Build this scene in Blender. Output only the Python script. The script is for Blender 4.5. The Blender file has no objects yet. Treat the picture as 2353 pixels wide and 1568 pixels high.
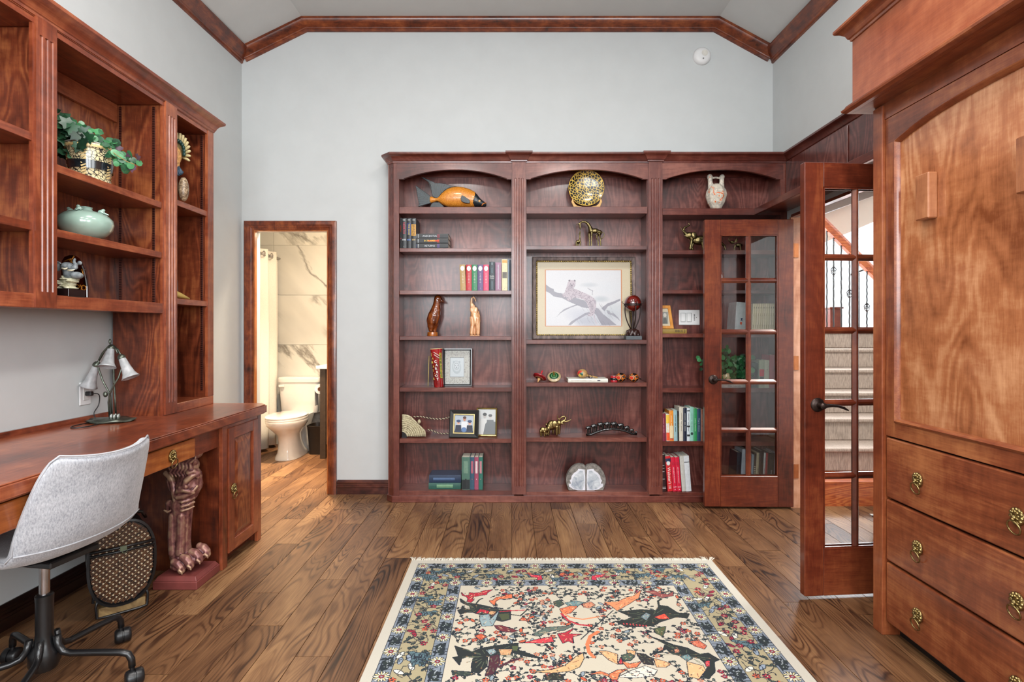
import bpy, bmesh, math, random
import numpy as np
from mathutils import Vector, Matrix
R = random.Random(7)
PI = math.pi
SC = bpy.context.scene
COL = SC.collection

# ---------------------------------------------------------------- camera, sky, lights, exposure
CAMH, F, CX, CY = 1.27, 1250.0, 1176.0, 757.0
cam_d = bpy.data.cameras.new('camera')
cam = bpy.data.objects.new('camera', cam_d)
COL.objects.link(cam)
cam.location = (0, 0, CAMH)
cam.rotation_euler = (PI / 2, 0, 0)
cam_d.sensor_fit = 'HORIZONTAL'
cam_d.sensor_width = 36.0
cam_d.lens = 36.0 * F / 2353.0
cam_d.shift_x = (1176.5 - CX) / 2353.0
cam_d.shift_y = -(784.0 - CY) / 2353.0
cam_d.clip_start = 0.05
SC.camera = cam

world = bpy.data.worlds.new('daylight')
SC.world = world
world.use_nodes = True
world.node_tree.nodes['Background'].inputs[0].default_value = (0.86, 0.93, 1.0, 1)
world.node_tree.nodes['Background'].inputs[1].default_value = 2.6


def area(name, loc, rot, sx, sy, power, col, spread=PI):
    d = bpy.data.lights.new(name, 'AREA')
    d.shape = 'RECTANGLE'
    d.size, d.size_y = sx, sy
    d.energy = power
    d.color = col
    d.spread = spread
    o = bpy.data.objects.new(name, d)
    o.location = loc
    o.rotation_euler = rot
    COL.objects.link(o)
    return o


def point(name, loc, power, col, r=0.06):
    d = bpy.data.lights.new(name, 'POINT')
    d.energy = power
    d.color = col
    d.shadow_soft_size = r
    o = bpy.data.objects.new(name, d)
    o.location = loc
    COL.objects.link(o)
    return o


DAY = (0.95, 0.975, 1.0)
# three windows in the wall behind the camera, an added side light, and unseen ceiling lamps added as fill
area('window_daylight', (-1.25, -2.3, 2.15), (PI / 2, 0, 0), 1.0, 1.5, 54, DAY)
area('window_daylight', (0.0, -2.3, 2.15), (PI / 2, 0, 0), 1.0, 1.5, 54, DAY)
area('window_daylight', (1.25, -2.3, 2.15), (PI / 2, 0, 0), 1.0, 1.5, 54, DAY)
area('window_daylight', (1.97, -1.0, 2.0), (PI / 2, 0, PI / 2), 1.5, 1.5, 46, DAY)  # side light added to brighten the left wall and hutch; no opening here
for lx, ly in ((-0.75, 1.7), (0.75, 1.7), (-0.75, -0.4), (0.75, -0.4)):
    area('ceiling_fill_light', (lx, ly, 3.62), (0, 0, 0), 0.5, 0.5, 36, (1.0, 0.96, 0.92))  # unseen lamps added overhead for broad soft light
area('bathroom_fill_light', (-1.75, 4.72, 2.54), (0, 0, 0), 0.22, 0.22, 42, (1.0, 0.78, 0.55), math.radians(95))  # unseen light added to warm the floor around the doorway
point('bathroom_lamp_light', (-1.75, 5.0, 2.25), 26, (1.0, 0.80, 0.58), 0.10)
area('hall_daylight', (3.6, 7.4, 3.0), (-PI / 2, 0, 0), 3.0, 2.6, 700, DAY)
area('hall_lamp_light', (3.2, 3.0, 3.3), (0, 0, 0), 0.8, 0.8, 90, (1.0, 0.95, 0.88))

SC.view_settings.view_transform = 'Standard'
SC.view_settings.look = 'None'
SC.view_settings.gamma = 1.0
SC.view_settings.use_curve_mapping = False
SC.view_settings.exposure = 0.18
SC.cycles.use_denoising = True
SC.cycles.max_bounces = 10
SC.cycles.diffuse_bounces = 3
SC.cycles.glossy_bounces = 4
SC.cycles.transparent_max_bounces = 16
SC.cycles.sample_clamp_indirect = 6.0
SC.cycles.caustics_reflective = False
SC.cycles.caustics_refractive = False


# ---------------------------------------------------------------- helpers
def P(u, v, d):
    return Vector(((u - CX) * d / F, d, CAMH - (v - CY) * d / F))


def lin(c):
    def f(x):
        x = x / 255.0
        return x / 12.92 if x <= 0.04045 else ((x + 0.055) / 1.055) ** 2.4
    if isinstance(c, str):
        c = c.lstrip('#')
        c = tuple(int(c[i:i + 2], 16) for i in (0, 2, 4))
    return tuple(f(x) for x in c)


class NT:
    def __init__(s, m):
        s.t = m.node_tree
        s.n = s.t.nodes
        s.l = s.t.links

    def new(s, typ, **kw):
        n = s.n.new(typ)
        for k, v in kw.items():
            setattr(n, k, v)
        return n

    def put(s, sock, v):
        if isinstance(v, bpy.types.NodeSocket):
            s.l.new(v, sock)
        elif v is not None:
            if isinstance(v, (tuple, list)) and len(v) == 3 and sock.type == 'RGBA':
                v = (*v, 1)
            sock.default_value = v

    def math(s, op, a, b=None, c=None, clamp=False):
        n = s.new('ShaderNodeMath', operation=op, use_clamp=clamp)
        s.put(n.inputs[0], a)
        if b is not None: s.put(n.inputs[1], b)
        if c is not None: s.put(n.inputs[2], c)
        return n.outputs[0]

    def vmath(s, op, a, b):
        n = s.new('ShaderNodeVectorMath', operation=op)
        s.put(n.inputs[0], a)
        s.put(n.inputs[1], b)
        return n.outputs[0]

    def noise(s, vec, scale, detail=3, rough=0.5, dist=0.0):
        n = s.new('ShaderNodeTexNoise')
        s.put(n.inputs['Vector'], vec)
        n.inputs['Scale'].default_value = scale
        n.inputs['Detail'].default_value = detail
        n.inputs['Roughness'].default_value = rough
        n.inputs['Distortion'].default_value = dist
        return n.outputs[0]

    def ramp(s, fac, stops, interp='LINEAR'):
        n = s.new('ShaderNodeValToRGB')
        cr = n.color_ramp
        cr.interpolation = interp
        while len(cr.elements) > 1:
            cr.elements.remove(cr.elements[-1])
        cr.elements[0].position = stops[0][0]
        cr.elements[0].color = (*stops[0][1], 1)
        for p, c in stops[1:]:
            e = cr.elements.new(p)
            e.color = (*c, 1)
        s.put(n.inputs[0], fac)
        return n.outputs[0]

    def mix(s, fac, a, b, mode='MIX'):
        n = s.new('ShaderNodeMix', data_type='RGBA', blend_type=mode)
        s.put(n.inputs[0], fac)
        s.put(n.inputs[6], a)
        s.put(n.inputs[7], b)
        return n.outputs[2]


def base_mat(name):
    m = bpy.data.materials.new(name)
    m.use_nodes = True
    t = NT(m)
    return m, t, t.n['Principled BSDF']


_mc = {}


def mat(name, col, rough=0.5, metal=0.0, coat=0.0, var=0.06, scale=30.0, bump=0.0, spec=0.5, trans=0.0, sheen=0.0, emit=None, emits=0.0):
    """plain material with a little procedural variation"""
    key = name
    if key in _mc:
        return _mc[key]
    m, t, b = base_mat(name)
    c = lin(col) if (isinstance(col, str) or max(col) > 1.0) else tuple(col)
    tc = t.new('ShaderNodeTexCoord').outputs['Object']
    n = t.noise(tc, scale, 3, 0.6)
    lo = tuple(x * (1 - var * 2) for x in c)
    hi = tuple(min(1, x * (1 + var * 2)) for x in c)
    t.put(b.inputs['Base Color'], t.ramp(n, [(0.3, lo), (0.7, hi)]))
    b.inputs['Roughness'].default_value = rough
    b.inputs['Metallic'].default_value = metal
    b.inputs['Coat Weight'].default_value = coat
    b.inputs['Coat Roughness'].default_value = 0.08
    b.inputs['Specular IOR Level'].default_value = spec
    if sheen:
        b.inputs['Sheen Weight'].default_value = sheen
    if trans:
        b.inputs['Transmission Weight'].default_value = trans
    if emit is not None:
        t.put(b.inputs['Emission Color'], lin(emit))
        b.inputs['Emission Strength'].default_value = emits
    if bump:
        bn = t.new('ShaderNodeBump')
        bn.inputs['Strength'].default_value = bump
        bn.inputs['Distance'].default_value = 0.002
        t.put(bn.inputs['Height'], n)
        t.put(b.inputs['Normal'], bn.outputs[0])
    _mc[key] = m
    return m


def wood(name, dark, mid, light, axis='z', ring=0.35, rscale=1.0, rough=0.32, coat=0.35, coatr=0.12, blotch=2.2, bump=0.05, fine=0.25, rfreq=34.0):
    if name in _mc:
        return _mc[name]
    m, t, b = base_mat(name)
    tc = t.new('ShaderNodeTexCoord').outputs['Object']
    rnd = t.new('ShaderNodeObjectInfo').outputs['Random']
    off = t.vmath('MULTIPLY', rnd, (17.3, 31.7, 23.9))
    p = t.vmath('ADD', tc, off)
    st = {'z': (1, 1, .22), 'x': (.22, 1, 1), 'y': (1, .22, 1)}[axis]
    fs = {'z': (1, 1, .03), 'x': (.03, 1, 1), 'y': (1, .03, 1)}[axis]
    v = t.vmath('MULTIPLY', p, st)
    n1 = t.noise(v, 2.4 * rscale, 3, 0.5, 0.5)
    rings = t.math('MULTIPLY_ADD', t.math('SINE', t.math('MULTIPLY', n1, rfreq * 4.5)), 0.5, 0.0)
    n2 = t.math('SUBTRACT', t.noise(t.vmath('MULTIPLY', p, fs), 210, 2, 0.6), 0.5)
    # soft cloudy stain plus cross-grain flecks
    n3 = t.math('SUBTRACT', t.noise(t.vmath('MULTIPLY', p, tuple(0.4 + 0.6 * x for x in st)), blotch, 4, 0.6, 0.4), 0.5)
    xs_ = {'z': (.35, .35, 1), 'x': (1, .35, .35), 'y': (.35, 1, .35)}[axis]
    n4 = t.math('SUBTRACT', t.noise(t.vmath('MULTIPLY', p, xs_), 26, 3, 0.65, 0.3), 0.5)
    f = t.math('ADD', t.math('MULTIPLY', rings, ring * 0.42),
               t.math('ADD', t.math('MULTIPLY', n2, fine * 1.1),
                      t.math('ADD', t.math('MULTIPLY', n3, 1.25), t.math('MULTIPLY', n4, 0.38))))
    n6 = t.math('SUBTRACT', t.noise(t.vmath('MULTIPLY', p, tuple(0.12 + 0.88 * x for x in fs)), 95, 4, 0.7, 0.6), 0.5)
    f = t.math('ADD', t.math('ADD', f, 0.5), t.math('MULTIPLY', n6, 0.34))
    col = t.ramp(f, [(0.18, lin(dark)), (0.5, lin(mid)), (0.82, lin(light))])
    t.put(b.inputs['Base Color'], col)
    b.inputs['Roughness'].default_value = rough
    b.inputs['Coat Weight'].default_value = coat
    b.inputs['Coat Roughness'].default_value = coatr
    if bump:
        bn = t.new('ShaderNodeBump')
        bn.inputs['Strength'].default_value = bump
        bn.inputs['Distance'].default_value = 0.002
        t.put(bn.inputs['Height'], n2)
        t.put(b.inputs['Normal'], bn.outputs[0])
    _mc[name] = m
    return m


def attr_mat(name, rough=0.8, coat=0.0, bump=0.0):
    if name in _mc:
        return _mc[name]
    m, t, b = base_mat(name)
    a = t.new('ShaderNodeAttribute', attribute_name='paint')
    tc = t.new('ShaderNodeTexCoord').outputs['Object']
    n = t.noise(tc, 260, 2, 0.6)
    t.put(b.inputs['Base Color'], t.mix(0.10, a.outputs['Color'], t.ramp(n, [(0.3, (.2, .2, .2)), (0.7, (1, 1, 1))]), 'MULTIPLY'))
    b.inputs['Roughness'].default_value = rough
    b.inputs['Coat Weight'].default_value = coat
    if bump:
        bn = t.new('ShaderNodeBump')
        bn.inputs['Strength'].default_value = bump
        bn.inputs['Distance'].default_value = 0.002
        t.put(bn.inputs['Height'], n)
        t.put(b.inputs['Normal'], bn.outputs[0])
    _mc[name] = m
    return m


class MB:
    def __init__(s):
        s.v, s.f = [], []

    def add(s, vs, fs):
        n = len(s.v)
        s.v.extend([tuple(p) for p in vs])
        s.f.extend([tuple(i + n for i in f) for f in fs])
        return s

    def hexa(s, p):
        return s.add(p, [(0, 3, 2, 1), (4, 5, 6, 7), (0, 1, 5, 4), (1, 2, 6, 5), (2, 3, 7, 6), (3, 0, 4, 7)])

    def box(s, x0, x1, y0, y1, z0, z1):
        if x0 > x1: x0, x1 = x1, x0
        if y0 > y1: y0, y1 = y1, y0
        if z0 > z1: z0, z1 = z1, z0
        return s.hexa([(x0, y0, z0), (x1, y0, z0), (x1, y1, z0), (x0, y1, z0), (x0, y0, z1), (x1, y0, z1), (x1, y1, z1), (x0, y1, z1)])

    def mbox(s, M, sx, sy, sz):
        """box centred on matrix M"""
        p = [(-1, -1, -1), (1, -1, -1), (1, 1, -1), (-1, 1, -1), (-1, -1, 1), (1, -1, 1), (1, 1, 1), (-1, 1, 1)]
        return s.hexa([M @ Vector((a * sx / 2, b * sy / 2, c * sz / 2)) for a, b, c in p])

    def prism(s, poly, fn, a, b):
        """poly: list of 2D; fn(p, t) -> 3D; extruded from a to b"""
        n = len(poly)
        vs = [fn(p, a) for p in poly] + [fn(p, b) for p in poly]
        fs = [tuple(range(n))[::-1], tuple(range(n, 2 * n))]
        fs += [(i, (i + 1) % n, n + (i + 1) % n, n + i) for i in range(n)]
        return s.add(vs, fs)

    def lathe(s, prof, c=(0, 0, 0), n=24, M=None, sx=1.0, sy=1.0, caps=True):
        """prof: [(r,z)...] around local z, moved to c or by M"""
        vs, fs = [], []
        for r, z in prof:
            for k in range(n):
                a = 2 * PI * k / n
                vs.append(Vector((r * math.cos(a) * sx, r * math.sin(a) * sy, z)))
        m = len(prof)
        for j in range(m - 1):
            for k in range(n):
                fs.append((j * n + k, j * n + (k + 1) % n, (j + 1) * n + (k + 1) % n, (j + 1) * n + k))
        if caps:
            fs.append(tuple(range(n))[::-1])
            fs.append(tuple(range((m - 1) * n, m * n)))
        if M is None:
            M = Matrix.Translation(Vector(c))
        return s.add([M @ p for p in vs], fs)

    def sphere(s, c, r, n=12, m=8, M=None):
        if not isinstance(r, (tuple, list)): r = (r, r, r)
        vs, fs = [], []
        vs.append(Vector((0, 0, -r[2])))
        for j in range(1, m):
            t = -PI / 2 + PI * j / m
            for k in range(n):
                a = 2 * PI * k / n
                vs.append(Vector((r[0] * math.cos(t) * math.cos(a), r[1] * math.cos(t) * math.sin(a), r[2] * math.sin(t))))
        vs.append(Vector((0, 0, r[2])))
        for k in range(n):
            fs.append((0, 1 + (k + 1) % n, 1 + k))
            fs.append((len(vs) - 1, len(vs) - 1 - n + k, len(vs) - 1 - n + (k + 1) % n))
        for j in range(m - 2):
            for k in range(n):
                a, b = 1 + j * n, 1 + (j + 1) * n
                fs.append((a + k, a + (k + 1) % n, b + (k + 1) % n, b + k))
        T = Matrix.Translation(Vector(c))
        if M is not None: T = T @ M
        return s.add([T @ p for p in vs], fs)

    def tube(s, pts, r, n=8, caps=True):
        pts = [Vector(p) for p in pts]
        if not isinstance(r, (list, tuple)): r = [r] * len(pts)
        vs, fs = [], []
        prev = None
        for i, p in enumerate(pts):
            d = (pts[min(i + 1, len(pts) - 1)] - pts[max(i - 1, 0)]).normalized()
            if prev is None:
                u = d.orthogonal().normalized()
            else:
                u = (prev - d * prev.dot(d))
                u = u.normalized() if u.length > 1e-6 else d.orthogonal().normalized()
            prev = u
            w = d.cross(u)
            for k in range(n):
                a = 2 * PI * k / n
                vs.append(p + (u * math.cos(a) + w * math.sin(a)) * r[i])
        m = len(pts)
        for j in range(m - 1):
            for k in range(n):
                fs.append((j * n + k, j * n + (k + 1) % n, (j + 1) * n + (k + 1) % n, (j + 1) * n + k))
        if caps:
            fs.append(tuple(range(n))[::-1])
            fs.append(tuple(range((m - 1) * n, m * n)))
        return s.add(vs, fs)

    def cyl(s, p0, p1, r, n=16, r1=None):
        return s.tube([p0, p1], [r, r if r1 is None else r1], n)

    def torus(s, M, R0, r, n=24, m=8):
        vs, fs = [], []
        for i in range(n):
            a = 2 * PI * i / n
            for j in range(m):
                b = 2 * PI * j / m
                vs.append(M @ Vector(((R0 + r * math.cos(b)) * math.cos(a), (R0 + r * math.cos(b)) * math.sin(a), r * math.sin(b))))
        for i in range(n):
            for j in range(m):
                fs.append((i * m + j, ((i + 1) % n) * m + j, ((i + 1) % n) * m + (j + 1) % m, i * m + (j + 1) % m))
        return s.add(vs, fs)

    def sweep(s, path, prof, fn, closed=False):
        """mitred sweep: path 2D (a,b); prof (off, out) ; fn(a,b,out)->3D; off is to the left of the path"""
        n = len(path)
        pv = [Vector(p) for p in path]
        nor = []
        for i in range(n):
            if closed:
                d0 = (pv[i] - pv[i - 1]).normalized()
                d1 = (pv[(i + 1) % n] - pv[i]).normalized()
            else:
                d0 = (pv[i] - pv[i - 1]).normalized() if i > 0 else (pv[1] - pv[0]).normalized()
                d1 = (pv[i + 1] - pv[i]).normalized() if i < n - 1 else d0
            n0, n1 = Vector((-d0.y, d0.x)), Vector((-d1.y, d1.x))
            mm = (n0 + n1)
            mm = mm / max(1e-6, mm.dot(n0))
            nor.append(mm)
        m = len(prof)
        vs = []
        for i in range(n):
            for off, out in prof:
                q = pv[i] + nor[i] * off
                vs.append(fn(q.x, q.y, out))
        fs = []
        for i in range(n if closed else n - 1):
            j = (i + 1) % n
            for k in range(m):
                l = (k + 1) % m
                fs.append((i * m + k, i * m + l, j * m + l, j * m + k))
        if not closed:
            fs.append(tuple(range(m)))
            fs.append(tuple(range((n - 1) * m, n * m))[::-1])
        return s.add(vs, fs)

    def mesh(s, name, base=(0, 0, 0)):
        b = Vector(base)
        me = bpy.data.meshes.new(name)
        me.from_pydata([tuple(Vector(p) - b) for p in s.v], [], s.f)
        bm = bmesh.new()
        bm.from_mesh(me)
        bmesh.ops.recalc_face_normals(bm, faces=bm.faces)
        bm.to_mesh(me)
        bm.free()
        return me

    def build(s, name, m, parent=None, smooth=False, bevel=0.0, seg=1, sub=0, **tags):
        base = BASE.get(parent.name, (0, 0, 0)) if parent is not None else (0, 0, 0)
        o = bpy.data.objects.new(name, s.mesh(name, base))
        finish(o, m, parent, smooth, bevel, seg, sub)
        for k, v in tags.items():
            o[k] = v
        return o


BASE = {}


def finish(o, m, parent, smooth=False, bevel=0.0, seg=1, sub=0):
    if m is not None:
        o.data.materials.append(m)
    COL.objects.link(o)
    if parent is not None:
        o.parent = parent
        BASE[o.name] = BASE.get(parent.name, (0, 0, 0))
    else:
        BASE[o.name] = (0, 0, 0)
    if smooth is True:
        o.data.shade_smooth()
    elif smooth:
        o.data.shade_smooth()
        o.data.set_sharp_from_angle(angle=math.radians(smooth))
    if bevel:
        b = o.modifiers.new('bevel', 'BEVEL')
        b.width = bevel
        b.segments = seg
        b.limit_method = 'ANGLE'
        b.angle_limit = math.radians(40)
    if sub:
        q = o.modifiers.new('sub', 'SUBSURF')
        q.levels = q.render_levels = sub
    return o


def thing(name, label, cat, loc=(0, 0, 0), group=None):
    o = bpy.data.objects.new(name, None)
    o.empty_display_size = 0.05
    COL.objects.link(o)
    o.location = loc
    o['label'] = label
    o['category'] = cat
    if group: o['group'] = group
    BASE[o.name] = tuple(loc)
    return o


def copy_tree(o, parent=None, **kw):
    c = o.copy()
    COL.objects.link(c)
    if parent is not None: c.parent = parent
    BASE[c.name] = BASE.get(o.name, (0, 0, 0))
    for ch in list(o.children):
        copy_tree(ch, c)
    for k, v in kw.items():
        c[k] = v
    return c


def blob(prims, voxel=0.004, smooth=6, dec=0.0):
    """union of ellipsoids / tapered capsules, voxel-remeshed into one organic surface. ('e',c,(rx,ry,rz)[,M]) or ('c',[pts],[radii])"""
    b = MB()
    for p in prims:
        if p[0] == 'e':
            b.sphere(p[1], p[2], 14, 10, p[3] if len(p) > 3 else None)
        else:
            pts, rr = p[1], p[2]
            b.tube(pts, rr, 10)
            for q, r in zip(pts, rr):
                b.sphere(q, r * 1.0, 10, 8)
    me = b.mesh('blob')
    o = bpy.data.objects.new('blob', me)
    COL.objects.link(o)
    m = o.modifiers.new('r', 'REMESH')
    m.mode = 'VOXEL'
    m.voxel_size = voxel
    if smooth:
        q = o.modifiers.new('s', 'SMOOTH')
        q.factor = 0.5
        q.iterations = smooth
    if dec:
        q = o.modifiers.new('d', 'DECIMATE')
        q.ratio = dec
    dg = bpy.context.evaluated_depsgraph_get()
    out = bpy.data.meshes.new_from_object(o.evaluated_get(dg))
    bpy.data.objects.remove(o)
    bpy.data.meshes.remove(me)
    return out


def blob_obj(name, prims, m, parent, voxel=0.004, smooth=6, dec=0.0, **tags):
    me = blob(prims, voxel, smooth, dec)
    base = Vector(BASE.get(parent.name, (0, 0, 0))) if parent is not None else Vector((0, 0, 0))
    me.transform(Matrix.Translation(-base))
    me.name = name
    me.materials.clear()
    o = bpy.data.objects.new(name, me)
    finish(o, m, parent, True)
    for k, v in tags.items():
        o[k] = v
    return o


_tc = {}


def text_mesh(s, size, bold=0.0, ext=0.0003, sx=1.0, spacing=1.0):
    key = (s, size, bold, sx, spacing)
    if key in _tc: return _tc[key]
    c = bpy.data.curves.new('text', 'FONT')
    c.body = s
    c.size = size
    c.extrude = ext
    c.offset = bold
    c.align_x = 'CENTER'
    c.align_y = 'CENTER'
    c.resolution_u = 2
    c.space_line = spacing
    o = bpy.data.objects.new('text', c)
    COL.objects.link(o)
    dg = bpy.context.evaluated_depsgraph_get()
    me = bpy.data.meshes.new_from_object(o.evaluated_get(dg))
    if sx != 1.0:
        me.transform(Matrix.Scale(sx, 4, Vector((1, 0, 0))))
    bpy.data.objects.remove(o)
    bpy.data.curves.remove(c)
    _tc[key] = me
    return me


def text(name, s, size, M, m, parent, bold=0.0, sx=1.0, spacing=1.0):
    """M: world matrix whose local x is the reading direction and local z the face normal"""
    me = text_mesh(s, size, bold, 0.0003, sx, spacing).copy()
    base = Vector(BASE.get(parent.name, (0, 0, 0)))
    me.transform(Matrix.Translation(-base) @ M)
    me.materials.clear()
    me.name = name
    o = bpy.data.objects.new(name, me)
    return finish(o, m, parent)


def frame_m(o, x, y):
    """matrix with origin o, local x and y axes"""
    x, y = Vector(x).normalized(), Vector(y).normalized()
    z = x.cross(y).normalized()
    y = z.cross(x)
    return Matrix(((x.x, y.x, z.x, o[0]), (x.y, y.y, z.y, o[1]), (x.z, y.z, z.z, o[2]), (0, 0, 0, 1)))


FRONT = lambda x, y, z: frame_m((x, y, z), (1, 0, 0), (0, 0, 1))       # faces the camera (-y)


def copy_mat(base, seed=0):
    return base


# raster painter for flat prints: colours become a mesh attribute on a real grid
class Paint:
    def __init__(s, w, h, res, bg):
        s.w, s.h = w, h
        s.nx, s.ny = max(2, int(round(w / res))), max(2, int(round(h / res)))
        xs = (np.arange(s.nx) + 0.5) / s.nx * w
        ys = (np.arange(s.ny) + 0.5) / s.ny * h
        s.X, s.Y = np.meshgrid(xs, ys)
        s.a = np.empty((s.ny, s.nx, 3), np.float32)
        s.a[:] = lin(bg)

    def win(s, x0, x1, y0, y1):
        i0 = max(0, int(x0 / s.w * s.nx) - 1); i1 = min(s.nx, int(x1 / s.w * s.nx) + 2)
        j0 = max(0, int(y0 / s.h * s.ny) - 1); j1 = min(s.ny, int(y1 / s.h * s.ny) + 2)
        if i0 >= i1 or j0 >= j1: return None
        return slice(j0, j1), slice(i0, i1)

    def rect(s, x0, x1, y0, y1, c, al=1.0):
        w = s.win(x0, x1, y0, y1)
        if w is None: return
        m = (s.X[w] >= x0) & (s.X[w] <= x1) & (s.Y[w] >= y0) & (s.Y[w] <= y1)
        s.put(w, m, c, al)

    def put(s, w, m, c, al=1.0):
        c = np.array(lin(c) if (isinstance(c, str) or max(c) > 1.0) else c, np.float32)
        v = s.a[w]
        v[m] = v[m] * (1 - al) + c * al

    def ell(s, cx, cy, rx, ry, c, ang=0.0, al=1.0):
        r = max(rx, ry)
        w = s.win(cx - r, cx + r, cy - r, cy + r)
        if w is None: return
        dx, dy = s.X[w] - cx, s.Y[w] - cy
        ca, sa = math.cos(ang), math.sin(ang)
        p, q = dx * ca + dy * sa, -dx * sa + dy * ca
        s.put(w, (p / rx) ** 2 + (q / ry) ** 2 <= 1, c, al)

    def poly(s, pts, c, al=1.0):
        xs, ys = [p[0] for p in pts], [p[1] for p in pts]
        w = s.win(min(xs), max(xs), min(ys), max(ys))
        if w is None: return
        X, Y = s.X[w], s.Y[w]
        m = np.zeros(X.shape, bool)
        n = len(pts)
        for i in range(n):
            x0, y0 = pts[i]
            x1, y1 = pts[(i + 1) % n]
            if y0 == y1: continue
            cnd = ((Y >= y0) != (Y >= y1)) & (X < (x1 - x0) * (Y - y0) / (y1 - y0) + x0)
            m ^= cnd
        s.put(w, m, c, al)

    def line(s, pts, wd, c, al=1.0):
        for (x0, y0), (x1, y1) in zip(pts, pts[1:]):
            h = wd / 2
            w = s.win(min(x0, x1) - h, max(x0, x1) + h, min(y0, y1) - h, max(y0, y1) + h)
            if w is None: continue
            dx, dy = x1 - x0, y1 - y0
            L = dx * dx + dy * dy + 1e-12
            t = np.clip(((s.X[w] - x0) * dx + (s.Y[w] - y0) * dy) / L, 0, 1)
            d = np.hypot(s.X[w] - x0 - t * dx, s.Y[w] - y0 - t * dy)
            s.put(w, d <= h, c, al)

    def build(s, name, m, parent, fn, **tags):
        """fn(x, y) arrays -> (n,3) world coordinates of each grid corner"""
        xs = np.linspace(0, s.w, s.nx + 1)
        ys = np.linspace(0, s.h, s.ny + 1)
        X, Y = np.meshgrid(xs, ys)
        co = fn(X.ravel(), Y.ravel())
        co = co - np.array(BASE.get(parent.name, (0, 0, 0)) if parent is not None else (0, 0, 0))
        nx, ny = s.nx, s.ny
        j, i = np.meshgrid(np.arange(ny), np.arange(nx), indexing='ij')
        a = (j * (nx + 1) + i).ravel()
        q = np.stack([a, a + 1, a + nx + 2, a + nx + 1], 1).astype(np.int32)
        me = bpy.data.meshes.new(name)
        me.vertices.add(len(co))
        me.vertices.foreach_set('co', co.astype(np.float32).ravel())
        me.loops.add(q.size)
        me.loops.foreach_set('vertex_index', q.ravel())
        me.polygons.add(len(q))
        me.polygons.foreach_set('loop_start', np.arange(0, q.size, 4, dtype=np.int32))
        me.update(calc_edges=True)
        at = me.color_attributes.new('paint', 'FLOAT_COLOR', 'CORNER')
        cc = np.repeat(s.a.reshape(-1, 3), 4, axis=0)
        cc = np.concatenate([cc, np.ones((len(cc), 1), np.float32)], 1)
        at.data.foreach_set('color', cc.ravel())
        o = bpy.data.objects.new(name, me)
        finish(o, m, parent)
        for k, v in tags.items():
            o[k] = v
        return o


# ---------------------------------------------------------------- materials
CH = ('#451a0e', '#7c3a22', '#a9603c')
BK = ('#38140e', '#602d24', '#865042')
MU = ('#4a1e10', '#7c4026', '#a66840')
DOORC = ('#36120a', '#642a19', '#8c4a2b')


def woods(prefix, c, **k):
    return {ax: wood(prefix + '_' + ax, c[0], c[1], c[2], ax, **k) for ax in 'xyz'}


W_L = woods('cherry wood', CH, ring=0.25)
W_B = woods('bookcase wood', BK, ring=0.22)
W_BP = woods('figured back panel', ('#31120e', '#5c2c26', '#845046'), ring=0.5, rscale=1.3, rough=0.36)
W_LP = woods('figured cherry panel', ('#3a150b', '#6f341e', '#a26038'), ring=0.45, rscale=1.2)
W_M = woods('golden cherry', MU, ring=0.25, rscale=0.8, rough=0.28)
W_D = woods('door wood', DOORC, ring=0.15, rough=0.3)
W_T = woods('trim wood', ('#2c0e08', '#6c3018', '#94502a'), ring=0.15, rscale=2.0, blotch=14.0)
M_WALL = mat('wall paint', (196, 200, 200), 0.85, var=0.01, scale=6, bump=0.04, spec=0.2)
M_CEIL = mat('ceiling paint', (205, 207, 205), 0.9, var=0.01, scale=6, spec=0.1)
M_WHITE = mat('white paint', (225, 226, 226), 0.45, var=0.01)
M_BRASS = mat('antique brass', (150, 132, 88), 0.32, metal=1.0, var=0.25, scale=90)
M_BRASSG = mat('dark brass', (118, 106, 72), 0.34, metal=1.0, var=0.3, scale=70)
M_BLACK = mat('black metal', (16, 16, 18), 0.35, coat=0.2)
M_BRONZE = mat('oil rubbed bronze', (52, 40, 36), 0.36, metal=0.7, var=0.2)
M_CHROME = mat('brushed steel', (170, 165, 165), 0.22, metal=1.0)
M_PAGES = mat('paper pages', (214, 208, 192), 0.8, var=0.08, scale=200)


def glass_mat():
    m, t, b = base_mat('window glass')
    t.n.remove(b)
    tr = t.new('ShaderNodeBsdfTransparent')
    tr.inputs[0].default_value = (0.95, 0.95, 0.95, 1)
    gl = t.new('ShaderNodeBsdfGlossy')
    gl.inputs['Roughness'].default_value = 0.02
    fr = t.new('ShaderNodeFresnel')
    fr.inputs[0].default_value = 1.5
    nz = t.noise(t.new('ShaderNodeTexCoord').outputs['Object'], 3, 1)
    mx = t.new('ShaderNodeMixShader')
    f = t.math('ADD', t.math('MULTIPLY', fr.outputs[0], 0.8), t.math('MULTIPLY', nz, 0.02))
    t.put(mx.inputs[0], f)
    t.l.new(tr.outputs[0], mx.inputs[1])
    t.l.new(gl.outputs[0], mx.inputs[2])
    t.l.new(mx.outputs[0], t.n['Material Output'].inputs[0])
    return m


M_GLASS = glass_mat()
# ---------------------------------------------------------------- structure
YB = 4.20                      # back wall
XL = lambda y: -2.085 - (4.2 - y) * 0.035
XR = lambda y: 2.015 + (4.2 - y) * 0.02
YF = -2.4                      # wall behind the camera


def wall(name, m=None):
    return m


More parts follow.
